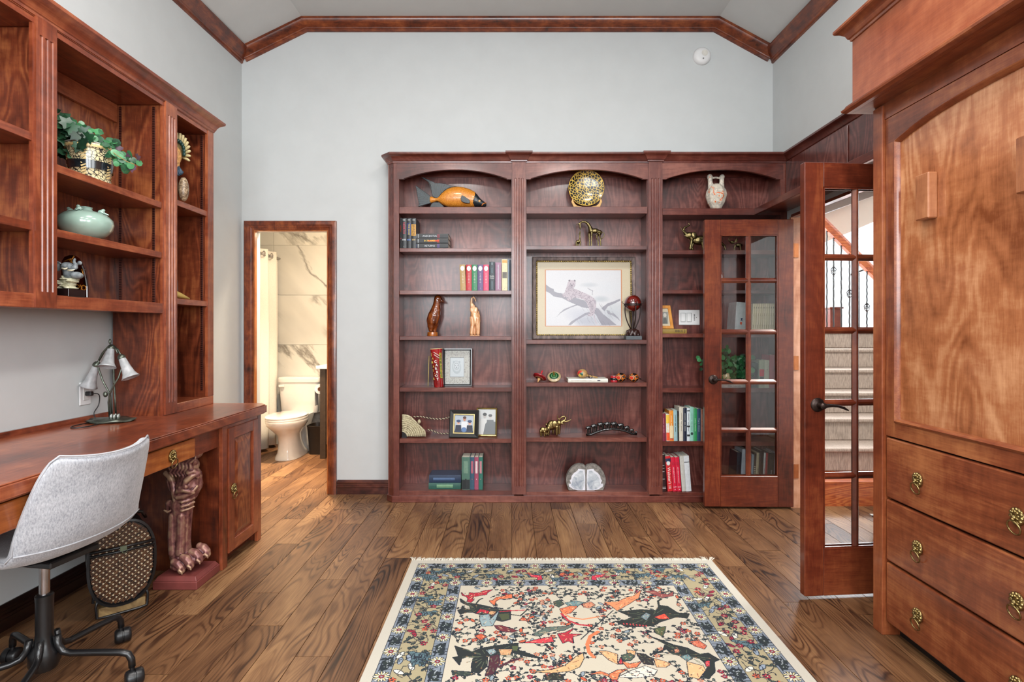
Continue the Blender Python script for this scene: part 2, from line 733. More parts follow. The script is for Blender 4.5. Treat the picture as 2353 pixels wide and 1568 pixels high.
# floor: slab + planks
def plank_mat():
    m, t, b = base_mat('hickory plank')
    tc = t.new('ShaderNodeTexCoord').outputs['Object']
    rnd = t.new('ShaderNodeObjectInfo').outputs['Random']
    off = t.vmath('MULTIPLY', rnd, (41.3, 57.7, 0))
    p = t.vmath('ADD', tc, off)
    v = t.vmath('MULTIPLY', p, (1, .17, 1))
    n1 = t.noise(v, 4.6, 2, 0.45, 0.5)
    ring = t.math('MULTIPLY_ADD', t.math('SINE', t.math('MULTIPLY', n1, 210)), 0.5, 0.5)
    ring = t.math('POWER', ring, 3.0)
    msk = t.noise(t.vmath('MULTIPLY', p, (1, .3, 1)), 7.0, 2)
    msk = t.math('MULTIPLY', t.math('SUBTRACT', msk, .40, clamp=True), 4.0, clamp=True)
    ring = t.math('MULTIPLY', ring, t.math('MULTIPLY_ADD', msk, .85, .15))
    n2 = t.math('SUBTRACT', t.noise(t.vmath('MULTIPLY', p, (1, .025, 1)), 170, 3, 0.65), .5)
    n3 = t.math('SUBTRACT', t.noise(t.vmath('MULTIPLY', p, (1, .25, 1)), 6.0, 3, 0.6, .5), .5)
    r2 = t.math('FRACT', t.math('MULTIPLY', rnd, 7.31))
    f = t.math('ADD', t.math('MULTIPLY', ring, -0.36), t.math('ADD', t.math('MULTIPLY', n2, 0.45), t.math('ADD', t.math('MULTIPLY', n3, 0.75), t.math('MULTIPLY', r2, 0.30))))
    f = t.math('ADD', f, .40)
    col = t.ramp(f, [(0.05, lin('#20110a')), (0.28, lin('#482c1a')), (0.55, lin('#755236')), (0.85, lin('#a27c55'))])
    t.put(b.inputs['Base Color'], col)
    b.inputs['Roughness'].default_value = 0.42
    b.inputs['Specular IOR Level'].default_value = 0.45
    bn = t.new('ShaderNodeBump')
    bn.inputs['Strength'].default_value = 0.12
    bn.inputs['Distance'].default_value = 0.001
    t.put(bn.inputs['Height'], t.math('ADD', ring, n2))
    t.put(b.inputs['Normal'], bn.outputs[0])
    return m


M_PLANK = plank_mat()
fl = MB()
fl.box(-3.4, 5.6, -2.5, 7.6, -0.08, -0.008)
fl.box(-2.5, 2.2, -2.5, -0.02, -0.008, 0.0)
fl = fl.build('floor', M_PLANK, None, kind='structure')
PW, PLN = 0.14, 1.22
pm = MB()
g = 0.0006
pm.hexa([(g, g, -.008), (PW - g, g, -.008), (PW - g, PLN - g, -.008), (g, PLN - g, -.008),
         (g + .001, g + .001, 0), (PW - g - .001, g + .001, 0), (PW - g - .001, PLN - g - .001, 0), (g + .001, PLN - g - .001, 0)])
pmesh = pm.mesh('plank')
pmesh.materials.append(M_PLANK)


def region(x, y):
    if -2.45 < x < 2.1 and y < 4.34: return True
    if x < -1.15 and x > -3.2 and y < 6.1: return True
    if x >= 2.1 and x < 3.5 and 1.6 < y < 3.9: return True
    return False


offs = [0.0, 0.73, 0.31, 1.02, 0.52, 0.17, 0.88, 0.42, 1.11, 0.62, 0.09]
cm = {}
i = 0
for c in range(-23, 25):
    x = c * PW
    y = -0.02 - offs[(c * 7) % 11] * 1.0
    while y < 6.1:
        y1 = y + PLN
        ys, ye = max(y, -0.02), min(y1, 6.1)
        if ye - ys > 0.02 and (region(x + PW / 2, ys + 0.05) or region(x + PW / 2, ye - 0.05)) and y1 > -0.02:
            o = bpy.data.objects.new('plank', pmesh)
            if y < -0.02:
                o.scale = (1, ye / PLN + 0.02 / PLN, 1)
                o.location = (x, -0.02, 0)
            else:
                o.location = (x, y, 0)
            COL.objects.link(o)
            o.parent = fl
        y = y1

# back wall with the bathroom doorway
DX0, DX1, DZ = -1.990, -1.418, 2.035
w = MB()
w.box(-3.3, DX0, YB, YB + .10, 0, 3.8)
w.box(DX1, 2.2, YB, YB + .10, 0, 3.8)
w.box(DX0, DX1, YB, YB + .10, DZ, 3.8)
w.build('wall_back', M_WALL, None, kind='structure')
# left and right walls (slightly splayed)
w = MB()
w.hexa([(XL(YF), YF, 0), (XL(YB), YB, 0), (XL(YB) - .12, YB, 0), (XL(YF) - .12, YF, 0),
        (XL(YF), YF, 3.55), (XL(YB), YB, 3.55), (XL(YB) - .12, YB, 3.55), (XL(YF) - .12, YF, 3.55)])
w.build('wall_left', M_WALL, None, kind='structure')
OY0, OY1, OZ = 2.60, 3.885, 2.065
w = MB()
for (a, b_, z0, z1) in ((YF, OY0, 0, 3.55), (OY0, OY1, OZ, 3.55), (OY1, YB, 0, 3.55)):
    w.hexa([(XR(a), a, z0), (XR(a) + .12, a, z0), (XR(b_) + .12, b_, z0), (XR(b_), b_, z0),
            (XR(a), a, z1), (XR(a) + .12, a, z1), (XR(b_) + .12, b_, z1), (XR(b_), b_, z1)])
w.build('wall_right', M_WALL, None, kind='structure')
# front wall with three windows
w = MB()
zw0, zw1 = 1.30, 2.95
w.box(-2.6, 2.6, YF - .12, YF, 0, zw0)
w.box(-2.6, 2.6, YF - .12, YF, zw1, 3.8)
xs = [-2.6, -1.8, -.7, -.55, .55, .7, 1.8, 2.6]
for a, b_ in ((-2.6, -1.8), (-.7, -.55), (.55, .7), (1.8, 2.6)):
    w.box(a, b_, YF - .12, YF, zw0, zw1)
w.build('wall_front', M_WALL, None, kind='structure')
for k, (a, b_) in enumerate(((-1.8, -.7), (-.55, .55), (.7, 1.8))):
    wn = MB()
    for q in (a, b_ - .05, (a + b_) / 2 - .015):
        wn.box(q, q + (.03 if q == (a + b_) / 2 - .015 else .05), YF - .09, YF - .05, zw0, zw1)
    for q in (zw0, zw1 - .05, (zw0 + zw1) / 2):
        wn.box(a, b_, YF - .09, YF - .05, q, q + .05)
    wn.build('window_%d' % (k + 1), M_WHITE, None, kind='structure')
wn = MB()
for q in (-1.78, -.27, -1.02):
    wn.box(1.995, 2.06, q - .025, q + .025, 1.22, 2.78)
for q in (1.22, 2.0, 2.78):
    wn.box(1.995, 2.06, -1.80, -.25, q - .025, q + .025)
wn.build('window_4', M_WHITE, None, kind='structure')  # frame added on the closed wall to go with the side light
# ceiling
CZ, CE, CXF = 3.650, 3.410, 1.60
w = MB()
w.box(-CXF, CXF - .02, YF, YB + .1, CZ, CZ + .1)
for sgn, fn in ((-1, XL), (1, XR)):
    xa = -CXF if sgn < 0 else CXF - .02
    e = .14 * sgn
    ez = -.14 * (CZ - CE) / 0.5
    w.hexa([(xa, YF, CZ), (xa, YB + .1, CZ), (fn(YB) + e, YB + .1, CE + ez), (fn(YF) + e, YF, CE + ez),
            (xa, YF, CZ + .1), (xa, YB + .1, CZ + .1), (fn(YB) + e, YB + .1, CE + .1), (fn(YF) + e, YF, CE + .1)])
w.build('ceiling', M_CEIL, None, kind='structure')
for k, (lx, ly) in enumerate(((-0.75, 1.7), (0.75, 1.7), (-0.75, -0.4), (0.75, -0.4))):  # unseen fixtures added to match the overhead fill
    q = thing('ceiling_light', 'added round white recessed ceiling light, %s, %s' % (('left' if lx < 0 else 'right'), ('above the rug' if ly > 0 else 'behind the camera')), 'ceiling light', (lx, ly, CZ))
    MB().lathe([(.08, 0), (.10, 0), (.10, -.008), (.08, -.012)], (lx, ly, CZ), 28, caps=False).build('trim_ring', M_WHITE, q, smooth=30)
    MB().lathe([(.001, -.004), (.08, -.004)], (lx, ly, CZ), 28, caps=False).build('lens', mat('lamp lens', (255, 250, 240), .5, emit=(255, 245, 230), emits=3.0), q)

# crown mouldings (trim)
CR0 = [(0, 0), (0, .088), (-.012, .088), (-.020, .080), (-.026, .078), (-.045, .066), (-.062, .044), (-.076, .026), (-.084, .024), (-.090, .018), (-.110, .016), (-.112, 0)]
CR = [(a * .80, b * .80) for a, b in CR0]
cpath = [(XL(YB), CE), (-CXF, CZ), (CXF - .02, CZ), (XR(YB), CE)]
w = MB()
w.sweep([(a, b_ + .004) for a, b_ in cpath], [(o_, p_) for o_, p_ in CR], lambda a, b_, o: (a, YB - o, b_))
w.build('trim_1', W_T['x'], None, smooth=25, kind='structure')
for k, (fn, sg) in enumerate(((XL, 1), (XR, -1))):
    pts = []
    w = MB()
    y0, y1 = YF + .01, YB - .005
    vs, fs = [], []
    for y in (y0, y1):
        for o_, p_ in CR:
            # ceiling slope: rotate profile a little so that it follows the slope
            vs.append((fn(y) + sg * p_, y, CE - .002 + o_ + p_ * .25))
    n = len(CR)
    fs = [(i, (i + 1) % n, n + (i + 1) % n, n + i) for i in range(n)] + [tuple(range(n)), tuple(range(n, 2 * n))[::-1]]
    w.add(vs, fs)
    w.build('trim_%d' % (k + 2), W_T['y'], None, smooth=25, kind='structure')

# baseboard on the back wall
BBP = [(0, 0), (.018, 0), (.018, .05), (.022, .055), (.022, .066), (.016, .070), (.016, .082), (.020, .086), (.020, .096), (.010, .104), (.006, .108), (0, .108)]
w = MB()
w.prism(BBP, lambda p, t: (t, YB - p[0], p[1]), -1.345, -.925)
w.build('baseboard_back', wood('dark trim', '#1e0a06', '#45201a', '#63362a', 'x', blotch=8), None, kind='structure')
w = MB()
w.prism(BBP, lambda p, t: (XL(t) + p[0], t, p[1]), 0.2, 3.3)
w.build('baseboard_left', wood('black trim', '#0d0605', '#1c0d09', '#2d1710', 'y'), None, kind='structure')

# bathroom door frame: jamb + casing
CS = [(0, .0), (0, .022), (.012, .026), (.030, .026), (.036, .020), (.048, .018), (.056, .012), (.066, .010), (.070, 0)]
w = MB()
xa, xb, zt = -2.058, -1.350, DZ + .068
w.sweep([(xb, 0), (xb, zt), (xa, zt), (xa, 0)], CS, lambda a, b_, o: (a, YB - o, b_))
w.build('door_frame', W_T['z'], None, smooth=25, kind='structure')
w = MB()
w.box(DX0, DX0 + .008, YB - .005, YB + .03, 0, DZ)
w.box(DX1 - .008, DX1, YB - .005, YB + .03, 0, DZ)
w.box(DX0 + .0081, DX1 - .0081, YB - .005, YB + .03, DZ - .008, DZ)
w.build('door_jamb', wood('jamb wood', '#7a3e1c', '#a45c2c', '#c07c44', 'z'), None, kind='structure')

# smoke detector
c = P(1613, 129, 4.19)
t = thing('smoke_detector', 'round white smoke detector high on the back wall', 'smoke detector', (c.x, YB, c.z))
Mx = Matrix.Translation((c.x, YB, c.z)) @ Matrix.Rotation(PI / 2, 4, 'X')
MB().lathe([(.068, 0), (.068, .012), (.062, .024), (.050, .034), (.030, .038), (.001, .038)], M=Mx, n=32).build('housing', M_WHITE, t, smooth=30)
MB().lathe([(.020, .036), (.024, .040), (.012, .043), (.001, .043)], M=Matrix.Translation((.012, 0, .012)) @ Mx, n=20).build('sensor_grille', mat('warm white plastic', (210, 208, 200), .5), t, smooth=30)
MB().box(c.x - .004, c.x + .004, YB - .045, YB - .03, c.z - .035, c.z - .028).build('indicator', mat('grey plastic', (120, 120, 120), .5), t)
# ---------------------------------------------------------------- fluted pilaster
def fluted(b, x0, x1, z0, z1, fn, gz0, gz1, ng=3, dep=.005, th=.014):
    """pilaster plate: plain ends and a grooved shaft. local (x, z, out)"""
    def blk(a, c):
        b.prism([(x0, 0), (x1, 0), (x1, th), (x0, th)], lambda p, t: fn(p[0], t, p[1]), a, c)
    blk(z0, gz0)
    blk(gz1, z1)
    wdt = x1 - x0
    gw = wdt * 0.13
    prof = [(x0, 0), (x1, 0), (x1, th)]
    for k in range(ng):
        cx = x1 - wdt * (k + 1) / (ng + 1)
        for a in (1, .6, 0, -.6, -1):
            prof.append((cx + a * gw / 2 * 1.15, th - dep * math.sqrt(max(0, 1 - a * a))))
    prof.append((x0, th))
    b.prism(prof, lambda p, t: fn(p[0], t, p[1]), gz0, gz1)


# ---------------------------------------------------------------- lion pulls
def lion_mesh():
    b = MB()     # faces +z local, up = +y
    b.lathe([(.014, 0), (.0225, .001), (.024, .004), (.020, .008), (.013, .011), (.001, .012)], n=14, sy=1.2)
    for k in range(11):
        a = PI * 2 * k / 11 + PI / 2
        b.sphere((.0185 * math.cos(a), .021 * math.sin(a) + .002, .007), (.0062, .0062, .005), 7, 5)
    for k in range(8):
        a = PI * 2 * k / 8
        b.sphere((.0115 * math.cos(a), .0125 * math.sin(a) + .004, .011), (.0045, .0045, .004), 6, 5)
    b.sphere((0, -.002, .014), (.0075, .009, .0075), 8, 6)
    b.sphere((0, -.007, .0175), (.0055, .0045, .0055), 8, 6)
    b.sphere((-.0045, .003, .0165), .0022, 6, 5)
    b.sphere((.0045, .003, .0165), .0022, 6, 5)
    b.torus(Matrix.Translation((0, -.033, .014)) @ Matrix.Rotation(.25, 4, 'X'), .0215, .0026, 26, 7)
    b.sphere((0, -.0125, .015), .004, 6, 5)
    me = b.mesh('lion_pull')
    me.materials.append(M_BRASS)
    me.shade_smooth()
    return me


LION = lion_mesh()


def lion(parent, M):
    o = bpy.data.objects.new('lion_pull', LION)
    COL.objects.link(o)
    o.parent = parent
    b = Vector(BASE.get(parent.name, (0, 0, 0)))
    o.matrix_local = Matrix.Translation(-b) @ M
    return o


# ---------------------------------------------------------------- built-in bookcase
BY, BB = 3.99, 4.185
zv = lambda v, d=4.0: CAMH - (v - CY) * d / F
xu = lambda u, d=3.99: (u - CX) * d / F
bc = thing('bookcase', 'wide built-in cherry bookcase of three arched bays on the back wall', 'bookcase', (0.5, 4.1, 0))
BAYS = [(-.825, -.002), (.105, .993), (1.104, 1.973)]
SHV = [[(476.7, 492), (570.5, 579), (668, 677), (773, 782), (891, 900.7), (1008.7, 1018.6)],
       [(476, 492), (565, 574), (781.4, 790.8), (879.7, 889), (1006, 1015.7)],
       [(480, 495), (575, 584.7), (667, 675), (767, 776), (892.5, 902.6), (1014.8, 1025)]]
FLV = [(1128, 1138), (1131, 1139), (1132, 1140)]
SH = []                                     # z of each shelf top
for k, (x0, x1) in enumerate(BAYS):
    zt = [zv(a, 4.0) for a, _ in SHV[k]] + [zv(FLV[k][0], 3.995)]
    SH.append(zt)
    MB().box(x0 - .03, x1 + .03, BB, BB + .012, .06, 2.50).build('back_panel', W_BP['z'], bc)
    for j, (a, c) in enumerate(SHV[k]):
        x1e = x1
        MB().box(x0, x1e, 3.998 if j else 3.985, BB - .001, zv(c, 4.0), zt[j]).build('shelf', W_B['x'], bc, bevel=.0015)
    MB().box(x0 - .02, x1 + .02, 3.995, BB - .001, zv(FLV[k][1], 3.995) - .02, zt[-1]).build('bottom_shelf', W_B['x'], bc, bevel=.0015)
    # nailing cleat at the top of the back
    MB().box(x0, x1, BB - .018, BB - .001, zv(408, 4.17), 2.48).build('cleat', W_B['x'], bc)
    # arched header
    zs, zp = 2.370, 2.441
    fl_ = .032
    pts = [(x0 - .02, 2.50), (x0 - .02, zs), (x0 + fl_, zs)]
    n = 18
    for i in range(n + 1):
        t = i / n
        xx = x0 + fl_ + .004 + (x1 - x0 - 2 * fl_ - .008) * t
        pts.append((xx, zs + .006 + (zp - zs - .006) * (1 - abs(2 * t - 1) ** 2.1)))
    pts += [(x1 - fl_, zs), (x1 + .02, zs), (x1 + .02, 2.50)]
    MB().prism(pts, lambda p, t: (p[0], t, p[1]), BY - .001, BY + .02).build('arched_header', W_B['x'], bc, bevel=.002)
# partitions, ends and stiles
for x0, x1 in ((-.855, -.828), (-.001, .018), (.088, .104), (.994, 1.012), (1.086, 1.103), (1.974, 2.015)):
    MB().box(x0, x1, BY + .021, BB - .001, .05, 2.50).build('side_panel', W_B['z'], bc)
MB().box(-.868, -.826, BY, BY + .0205, .045, 2.50).build('stile', W_B['z'], bc, bevel=.0015)
MB().box(1.971, 2.02, BY, BY + .0205, .045, 2.50).build('stile', W_B['z'], bc, bevel=.0015)
for x0, x1 in ((.003, .102), (1.002, 1.101)):
    MB().box(x0 - .005, x1 + .005, BY + .0005, BY + .0205, .06, 2.50).build('stile', W_B['z'], bc)
    b = MB()
    fluted(b, x0, x1, .062, 2.50, lambda x, z, o: (x, BY - o, z), .12, 2.375)
    b.build('fluted_pilaster', W_B['z'], bc, smooth=30)
# fluted canted corner on the left
b = MB()
ca = Vector((-.913, 4.035, 0)); cb = Vector((-.868, 3.99, 0))
cd = (cb - ca).normalized(); cn = Vector((cd.y, -cd.x, 0))
fluted(b, 0.0, (cb - ca).length, .045, 2.50, lambda x, z, o: tuple(ca + cd * x + cn * (o - .013) + Vector((0, 0, z))), .10, 2.46, dep=.006)
b.build('fluted_corner', W_B['z'], bc, smooth=30)
MB().box(-.915, -.895, 4.03, YB - .001, .045, 2.50).build('side_panel', W_B['z'], bc)
# plinth
MB().prism([(-.925, YB - .001), (-.925, 4.03), (-.878, 3.982), (2.0, 3.982), (2.0, YB - .001)], lambda p, t: (p[0], p[1], t), 0.0, .048).build('plinth', W_B['x'], bc, bevel=.003)
# crown
CRB = [(0, 2.488), (.006, 2.490), (.008, 2.500), (.014, 2.504), (.018, 2.512), (.024, 2.524), (.034, 2.534), (.044, 2.538), (.050, 2.544), (.050, 2.556), (0, 2.556)]
b = MB()
b.sweep([(-.913, YB - .001), (-.913, 4.035), (-.868, 3.99), (2.02, 3.99), (2.02, 2.37)], [(-o, z) for o, z in CRB], lambda a, c, o: (a, c, o))
b.build('crown', W_B['x'], bc, smooth=25)
for x0, x1 in ((.003, .102), (1.002, 1.101)):
    b = MB()
    b.sweep([(x0 - .004, BY + .01), (x0 - .004, BY - .016), (x1 + .004, BY - .016), (x1 + .004, BY + .01)],
            [(-o * .9, z + .006) for o, z in CRB], lambda a, c, o: (a, c, o))
    b.build('pilaster_cap', W_B['x'], bc, smooth=25)
MB().box(-.90, 2.0, 4.0, YB - .002, 2.50, 2.515).build('top_panel', W_B['x'], bc)

# ---------------------------------------------------------------- shelf and panelling over the french doors
od = thing('over_door_shelf', 'dark cherry shelf with panelled back running above the glass doors', 'shelf', (1.9, 3.2, 2.13))
MB().box(1.775, 1.797, 2.36, 3.984, 2.108, 2.154).build('front_edge', W_B['y'], od, bevel=.002)
MB().box(1.798, 2.012, 2.36, 3.984, 2.132, 2.153).build('board', W_B['y'], od)
for a, c in ((2.36, 2.84), (2.845, 3.25), (3.255, 3.984)):
    MB().box(2.008, 2.018, a, c, 2.155, 2.495).build('panel', W_BP['z'], od, bevel=.001)
for a in (2.843, 3.252):
    MB().box(2.000, 2.0075, a - .008, a + .008, 2.155, 2.488).build('batten', W_B['z'], od, bevel=.002)

# wood jambs of the french doors
b = MB()
b.box(1.985, 2.145, 3.868, 3.886, 0, 2.07)
b.build('trim_5', wood('pale jamb', '#9a5a3c', '#c08868', '#d8a488', 'z', blotch=4), None, kind='structure')
MB().box(1.985, 2.16, OY0, 3.868, 2.066, 2.085).build('trim_6', W_D['y'], None, kind='structure')
MB().box(1.93, 2.16, 2.565, 2.60, 0, 2.07).build('trim_7', W_D['z'], None, kind='structure')


# ---------------------------------------------------------------- french doors
def door_leaf(name, label, hinge, ang, W, st_f, st_h, mt, z0, z1, th, handle_in, rows):
    T = thing(name, label, 'door', (0, 0, 0))
    k = W_D
    MB().box(W - st_f, W, -th, 0, z0, z1).build('stile', k['z'], T, bevel=.003)
    MB().box(0, st_h, -th, 0, z0, z1).build('stile', k['z'], T, bevel=.003)
    xa, xb = st_h, W - st_f
    MB().box(xa, xb, -th, 0, rows[-1], z1).build('top_rail', k['x'], T, bevel=.002)
    MB().box(xa, xb, -th, 0, z0, rows[0]).build('bottom_rail', k['x'], T, bevel=.002)
    xm = (xa + xb) / 2
    oct_ = lambda w_, t_: [(-w_, -t_ * .25), (-w_, t_ * .25), (-w_ * .45, t_ * .8), (-w_ * .25, t_), (w_ * .25, t_), (w_ * .45, t_ * .8), (w_, t_ * .25), (w_, -t_ * .25), (w_ * .45, -t_ * .8), (w_ * .25, -t_), (-w_ * .25, -t_), (-w_ * .45, -t_ * .8)]
    MB().prism(oct_(mt / 2, th / 2 - .003), lambda p, t: (xm + p[0], -th / 2 + p[1], t), rows[0], rows[-1]).build('muntin', k['z'], T)
    for z in rows[1:-1]:
        MB().prism(oct_(mt / 2, th / 2 - .004), lambda p, t: (t, -th / 2 + p[1], z + p[0]), xa, xb).build('muntin', k['x'], T)
    # glazing beads and panes
    for i in range(len(rows) - 1):
        za = rows[i] + (0 if i == 0 else mt / 2)
        zb = rows[i + 1] - (0 if i == len(rows) - 2 else mt / 2)
        for (pa, pb) in ((xa, xm - mt / 2), (xm + mt / 2, xb)):
            o = MB().box(pa - .004, pb + .004, -th / 2 - .002, -th / 2 + .002, za - .004, zb + .004).build('pane', M_GLASS, T)
    b = MB()
    for s in (-th + .002, -.008):
        for (u0, u1, v0, v1) in ((xa, xb, rows[0], rows[0] + .007), (xa, xb, rows[-1] - .007, rows[-1]), (xa, xa + .007, rows[0], rows[-1]), (xb - .007, xb, rows[0], rows[-1])):
            b.box(u0, u1, s, s + .006, v0, v1)
    b.build('glazing_bead', k['z'], T)
    # lever handles both sides
    hx, hz = W - handle_in, .915
    for sd, y0 in ((1, 0.0), (-1, -th)):
        h = MB()
        Mh = Matrix.Translation((hx, y0, hz)) @ Matrix.Rotation(-PI / 2 * sd, 4, 'X')
        h.lathe([(.033, 0), (.033, .004), (.030, .008), (.024, .010), (.013, .013), (.011, .030), (.015, .036), (.015, .048), (.010, .054), (.001, .056)], M=Mh, n=24)
        pts = [Vector((hx, y0 + sd * .045, hz)), Vector((hx - .02, y0 + sd * .048, hz + .002)), Vector((hx - .045, y0 + sd * .046, hz + .001)), Vector((hx - .075, y0 + sd * .044, hz - .002)), Vector((hx - .10, y0 + sd * .044, hz - .010)), Vector((hx - .122, y0 + sd * .045, hz - .022))]
        h.tube(pts, [.010, .009, .0065, .006, .0065, .003], 8)
        h.build('lever_handle', M_BRONZE, T, smooth=35)
    T.location = (hinge[0], hinge[1], 0)
    T.rotation_euler = (0, 0, ang)
    return T


dv = 3.85
zr1 = [1.27 - (v - 757) * dv / 1250 for v in (1094, 989, 878, 763, 645, 541)]
door_leaf('door_leaf', 'open glass-paned cherry door folded back against the bookcase', (1.985, 3.829), PI - .022, .623, .112, .110, .036, .016, 2.045, .036, .060, zr1)
dv = 2.56
zr2 = [1.27 - (v - 757) * dv / 1250 for v in (1261, 1096, 927, 759.5, 590.5, 430)]
door_leaf('door_leaf', 'nearer open glass-paned door beside the tall golden cabinet', (1.372 + .552, 2.549 + .047), PI + .085, .553, .094, .12, .031, .016, 2.055, .038, .062, zr2)
for z in (1.83, 1.03, .26):
    b = MB()
    b.box(2.005, 2.038, 3.8640, 3.8675, z - .05, z + .05)
    b.cyl((1.998, 3.858, z - .05), (1.998, 3.858, z + .05), .006, 10)
    b.build('door_hinge', mat('copper hinge', (190, 120, 80), .35, metal=1.0), bpy.data.objects['trim_5'])

# ---------------------------------------------------------------- left hutch
HX = -1.838
hu = thing('hutch_cabinet', 'tall open cherry hutch with fluted posts mounted over the desk', 'cabinet', (-1.96, 2.6, 1.35))
Y0, Y1, Y2, YE = 1.40, 2.095, 2.875, 3.352
HB = -2.098
ztop = 2.452
MB().box(HB - .01, HB, Y0, Y2, 1.36, 2.47).build('back_panel', W_LP['z'], hu)
MB().box(HB - .01, HB, Y2, YE - .01, .815, 2.47).build('back_panel', W_LP['z'], hu)
MB().box(HB, HX - .02, Y0, YE - .015, ztop + .002, 2.475).build('top_panel', W_L['y'], hu)
MB().box(HB, HX - .02, Y0, Y2, 1.358, 1.404).build('bottom_panel', W_L['y'], hu)
# side panels, standards
for (ya, yb, zb) in ((2.128, 2.15, 1.405), (2.870, 2.905, .812), (3.300, 3.325, .812), (Y0, Y0 + .02, 1.405)):
    MB().box(HB, HX - .02, ya, yb, zb, ztop).build('side_panel', W_LP['z'], hu)
MB().box(HB, HX - .0185, 3.326, YE, .812, 2.475).build('end_panel', W_L['z'], hu, bevel=.0015)


def std_mat():
    m, t, b = base_mat('shelf standard')
    tc = t.new('ShaderNodeTexCoord').outputs['Object']
    s = t.new('ShaderNodeSeparateXYZ')
    t.put(s.inputs[0], tc)
    f = t.math('LESS_THAN', t.math('FRACT', t.math('MULTIPLY', s.outputs[2], 78.0)), 0.28)
    t.put(b.inputs['Base Color'], t.mix(f, lin('#5a3028'), lin('#1c0d0a')))
    b.inputs['Metallic'].default_value = 0.6
    b.inputs['Roughness'].default_value = 0.35
    return m


M_STD = std_mat()
for ya, xs_, zb in ((2.868, (-2.064, -1.888), 1.405), (3.298, (-2.05, -1.880), .90), (2.126, (-2.06, -1.878), 1.405)):
    for x in xs_:
        MB().box(x - .0055, x + .0055, ya - .003, ya + .002, zb, ztop - .01).build('shelf_standard', M_STD, hu)
for x in (-2.05, -1.88):
    MB().box(x - .0065, x + .0065, 2.904, 2.908, .90, ztop - .01).build('shelf_standard', M_STD, hu)
# face frame
ff = W_L
MB().box(HX - .018, HX - .004, 2.090, 2.194, 1.406, 2.475).build('stile', ff['z'], hu)
MB().box(HX - .018, HX - .004, 2.870, 2.985, .812, 2.475).build('stile', ff['z'], hu)
MB().box(HX - .018, HX, 3.290, YE, .863, 2.475).build('stile', ff['z'], hu)
MB().box(HX - .018, HX - .002, Y0, 2.868, 1.353, 1.408).build('bottom_rail', ff['y'], hu, bevel=.002)
MB().box(HX - .0175, HX - .003, Y0, 3.289, ztop, 2.490).build('top_rail', ff['y'], hu)
MB().box(HX - .018, HX, 2.986, YE, .812, .862).build('bottom_rail', ff['y'], hu, bevel=.002)
MB().box(HB, HX - .02, 2.906, 3.299, .83, .86).build('shelf', W_L['y'], hu)
for ya, zb in ((2.095, 1.355), (2.882, .816)):
    b = MB()
    fluted(b, ya, ya + .097, zb, 2.482, lambda y, z, o: (HX - .008 + o, y, z), zb + .062, 2.415)
    b.build('fluted_pilaster', ff['z'], hu, smooth=30)
for (ya, yb, z) in ((2.152, 2.866, 1.940), (2.152, 2.866, 1.677), (Y0 + .02, 2.124, 2.027), (Y0 + .02, 2.124, 1.683), (2.907, 3.296, 1.985), (2.907, 3.296, 1.440)):
    MB().box(HB + .002, HX - .006, ya, yb, z - .032, z).build('shelf', W_L['y'], hu, bevel=.0015)
MB().box(HB + .001, HB + .02, 2.152, 2.866, 2.36, ztop).build('cleat', W_L['y'], hu)
# crown
CRL = [(0, 2.478), (.004, 2.480), (.006, 2.490), (.010, 2.494), (.014, 2.506), (.024, 2.522), (.040, 2.534), (.048, 2.540), (.050, 2.546), (.050, 2.554), (0, 2.554)]
b = MB()
b.sweep([(HX, Y0), (HX, YE), (-2.11, YE)], [(-o, z) for o, z in CRL], lambda a, c, o: (a, c, o))
b.build('crown', ff['y'], hu, smooth=25)
MB().box(-2.11, HX, Y0, YE, 2.476, 2.50).build('top_board', ff['y'], hu)

# ---------------------------------------------------------------- desk
DT = .812
dk = thing('desk', 'long built-in cherry desk along the left wall with a shallow drawer', 'desk', (-1.8, 2.1, .755))
b = MB()
outl = [(-2.112, 3.382), (XL(.9) + .002, .9), (-1.497, .9), (-1.497, 3.325), (-1.545, 3.382)]
for (i0, za, zb) in ((.008, .758, .764), (0.0, .764, .806), (.006, .806, DT)):
    pp = [(x - i0 if x > -1.7 else x, y - i0 if y > 3.3 else y) for x, y in outl]
    b.prism(pp, lambda p, t: (p[0], p[1], t), za, zb)
b.build('worktop', W_L['y'], dk, bevel=.002)
b = MB()
b.hexa([(XL(.9) + .001, .9, DT), (XL(.9) + .018, .9, DT), (XL(2.87) + .018, 2.868, DT), (XL(2.87) + .001, 2.868, DT),
        (XL(.9) + .001, .9, DT + .024), (XL(.9) + .014, .9, DT + .024), (XL(2.87) + .014, 2.868, DT + .024), (XL(2.87) + .001, 2.868, DT + .024)])
b.build('back_strip', W_L['y'], dk)
d1 = MB().box(-1.545, -1.520, 1.15, 2.612, .658, .748).build('drawer', wood('drawer front', '#6e3214', '#a05828', '#c27c40', 'y', ring=.4), dk, bevel=.003)
lion(d1, frame_m((-1.5195, 2.43, .703), (0, 1, 0), (0, 0, 1)))
lion(d1, frame_m((-1.5195, 1.36, .703), (0, 1, 0), (0, 0, 1)))
MB().box(-1.56, -1.546, .92, 2.86, .65, .757).build('apron', W_L['y'], dk)
MB().box(-1.95, -1.561, 1.2, 2.6, .665, .752).build('drawer_box', W_L['y'], dk)

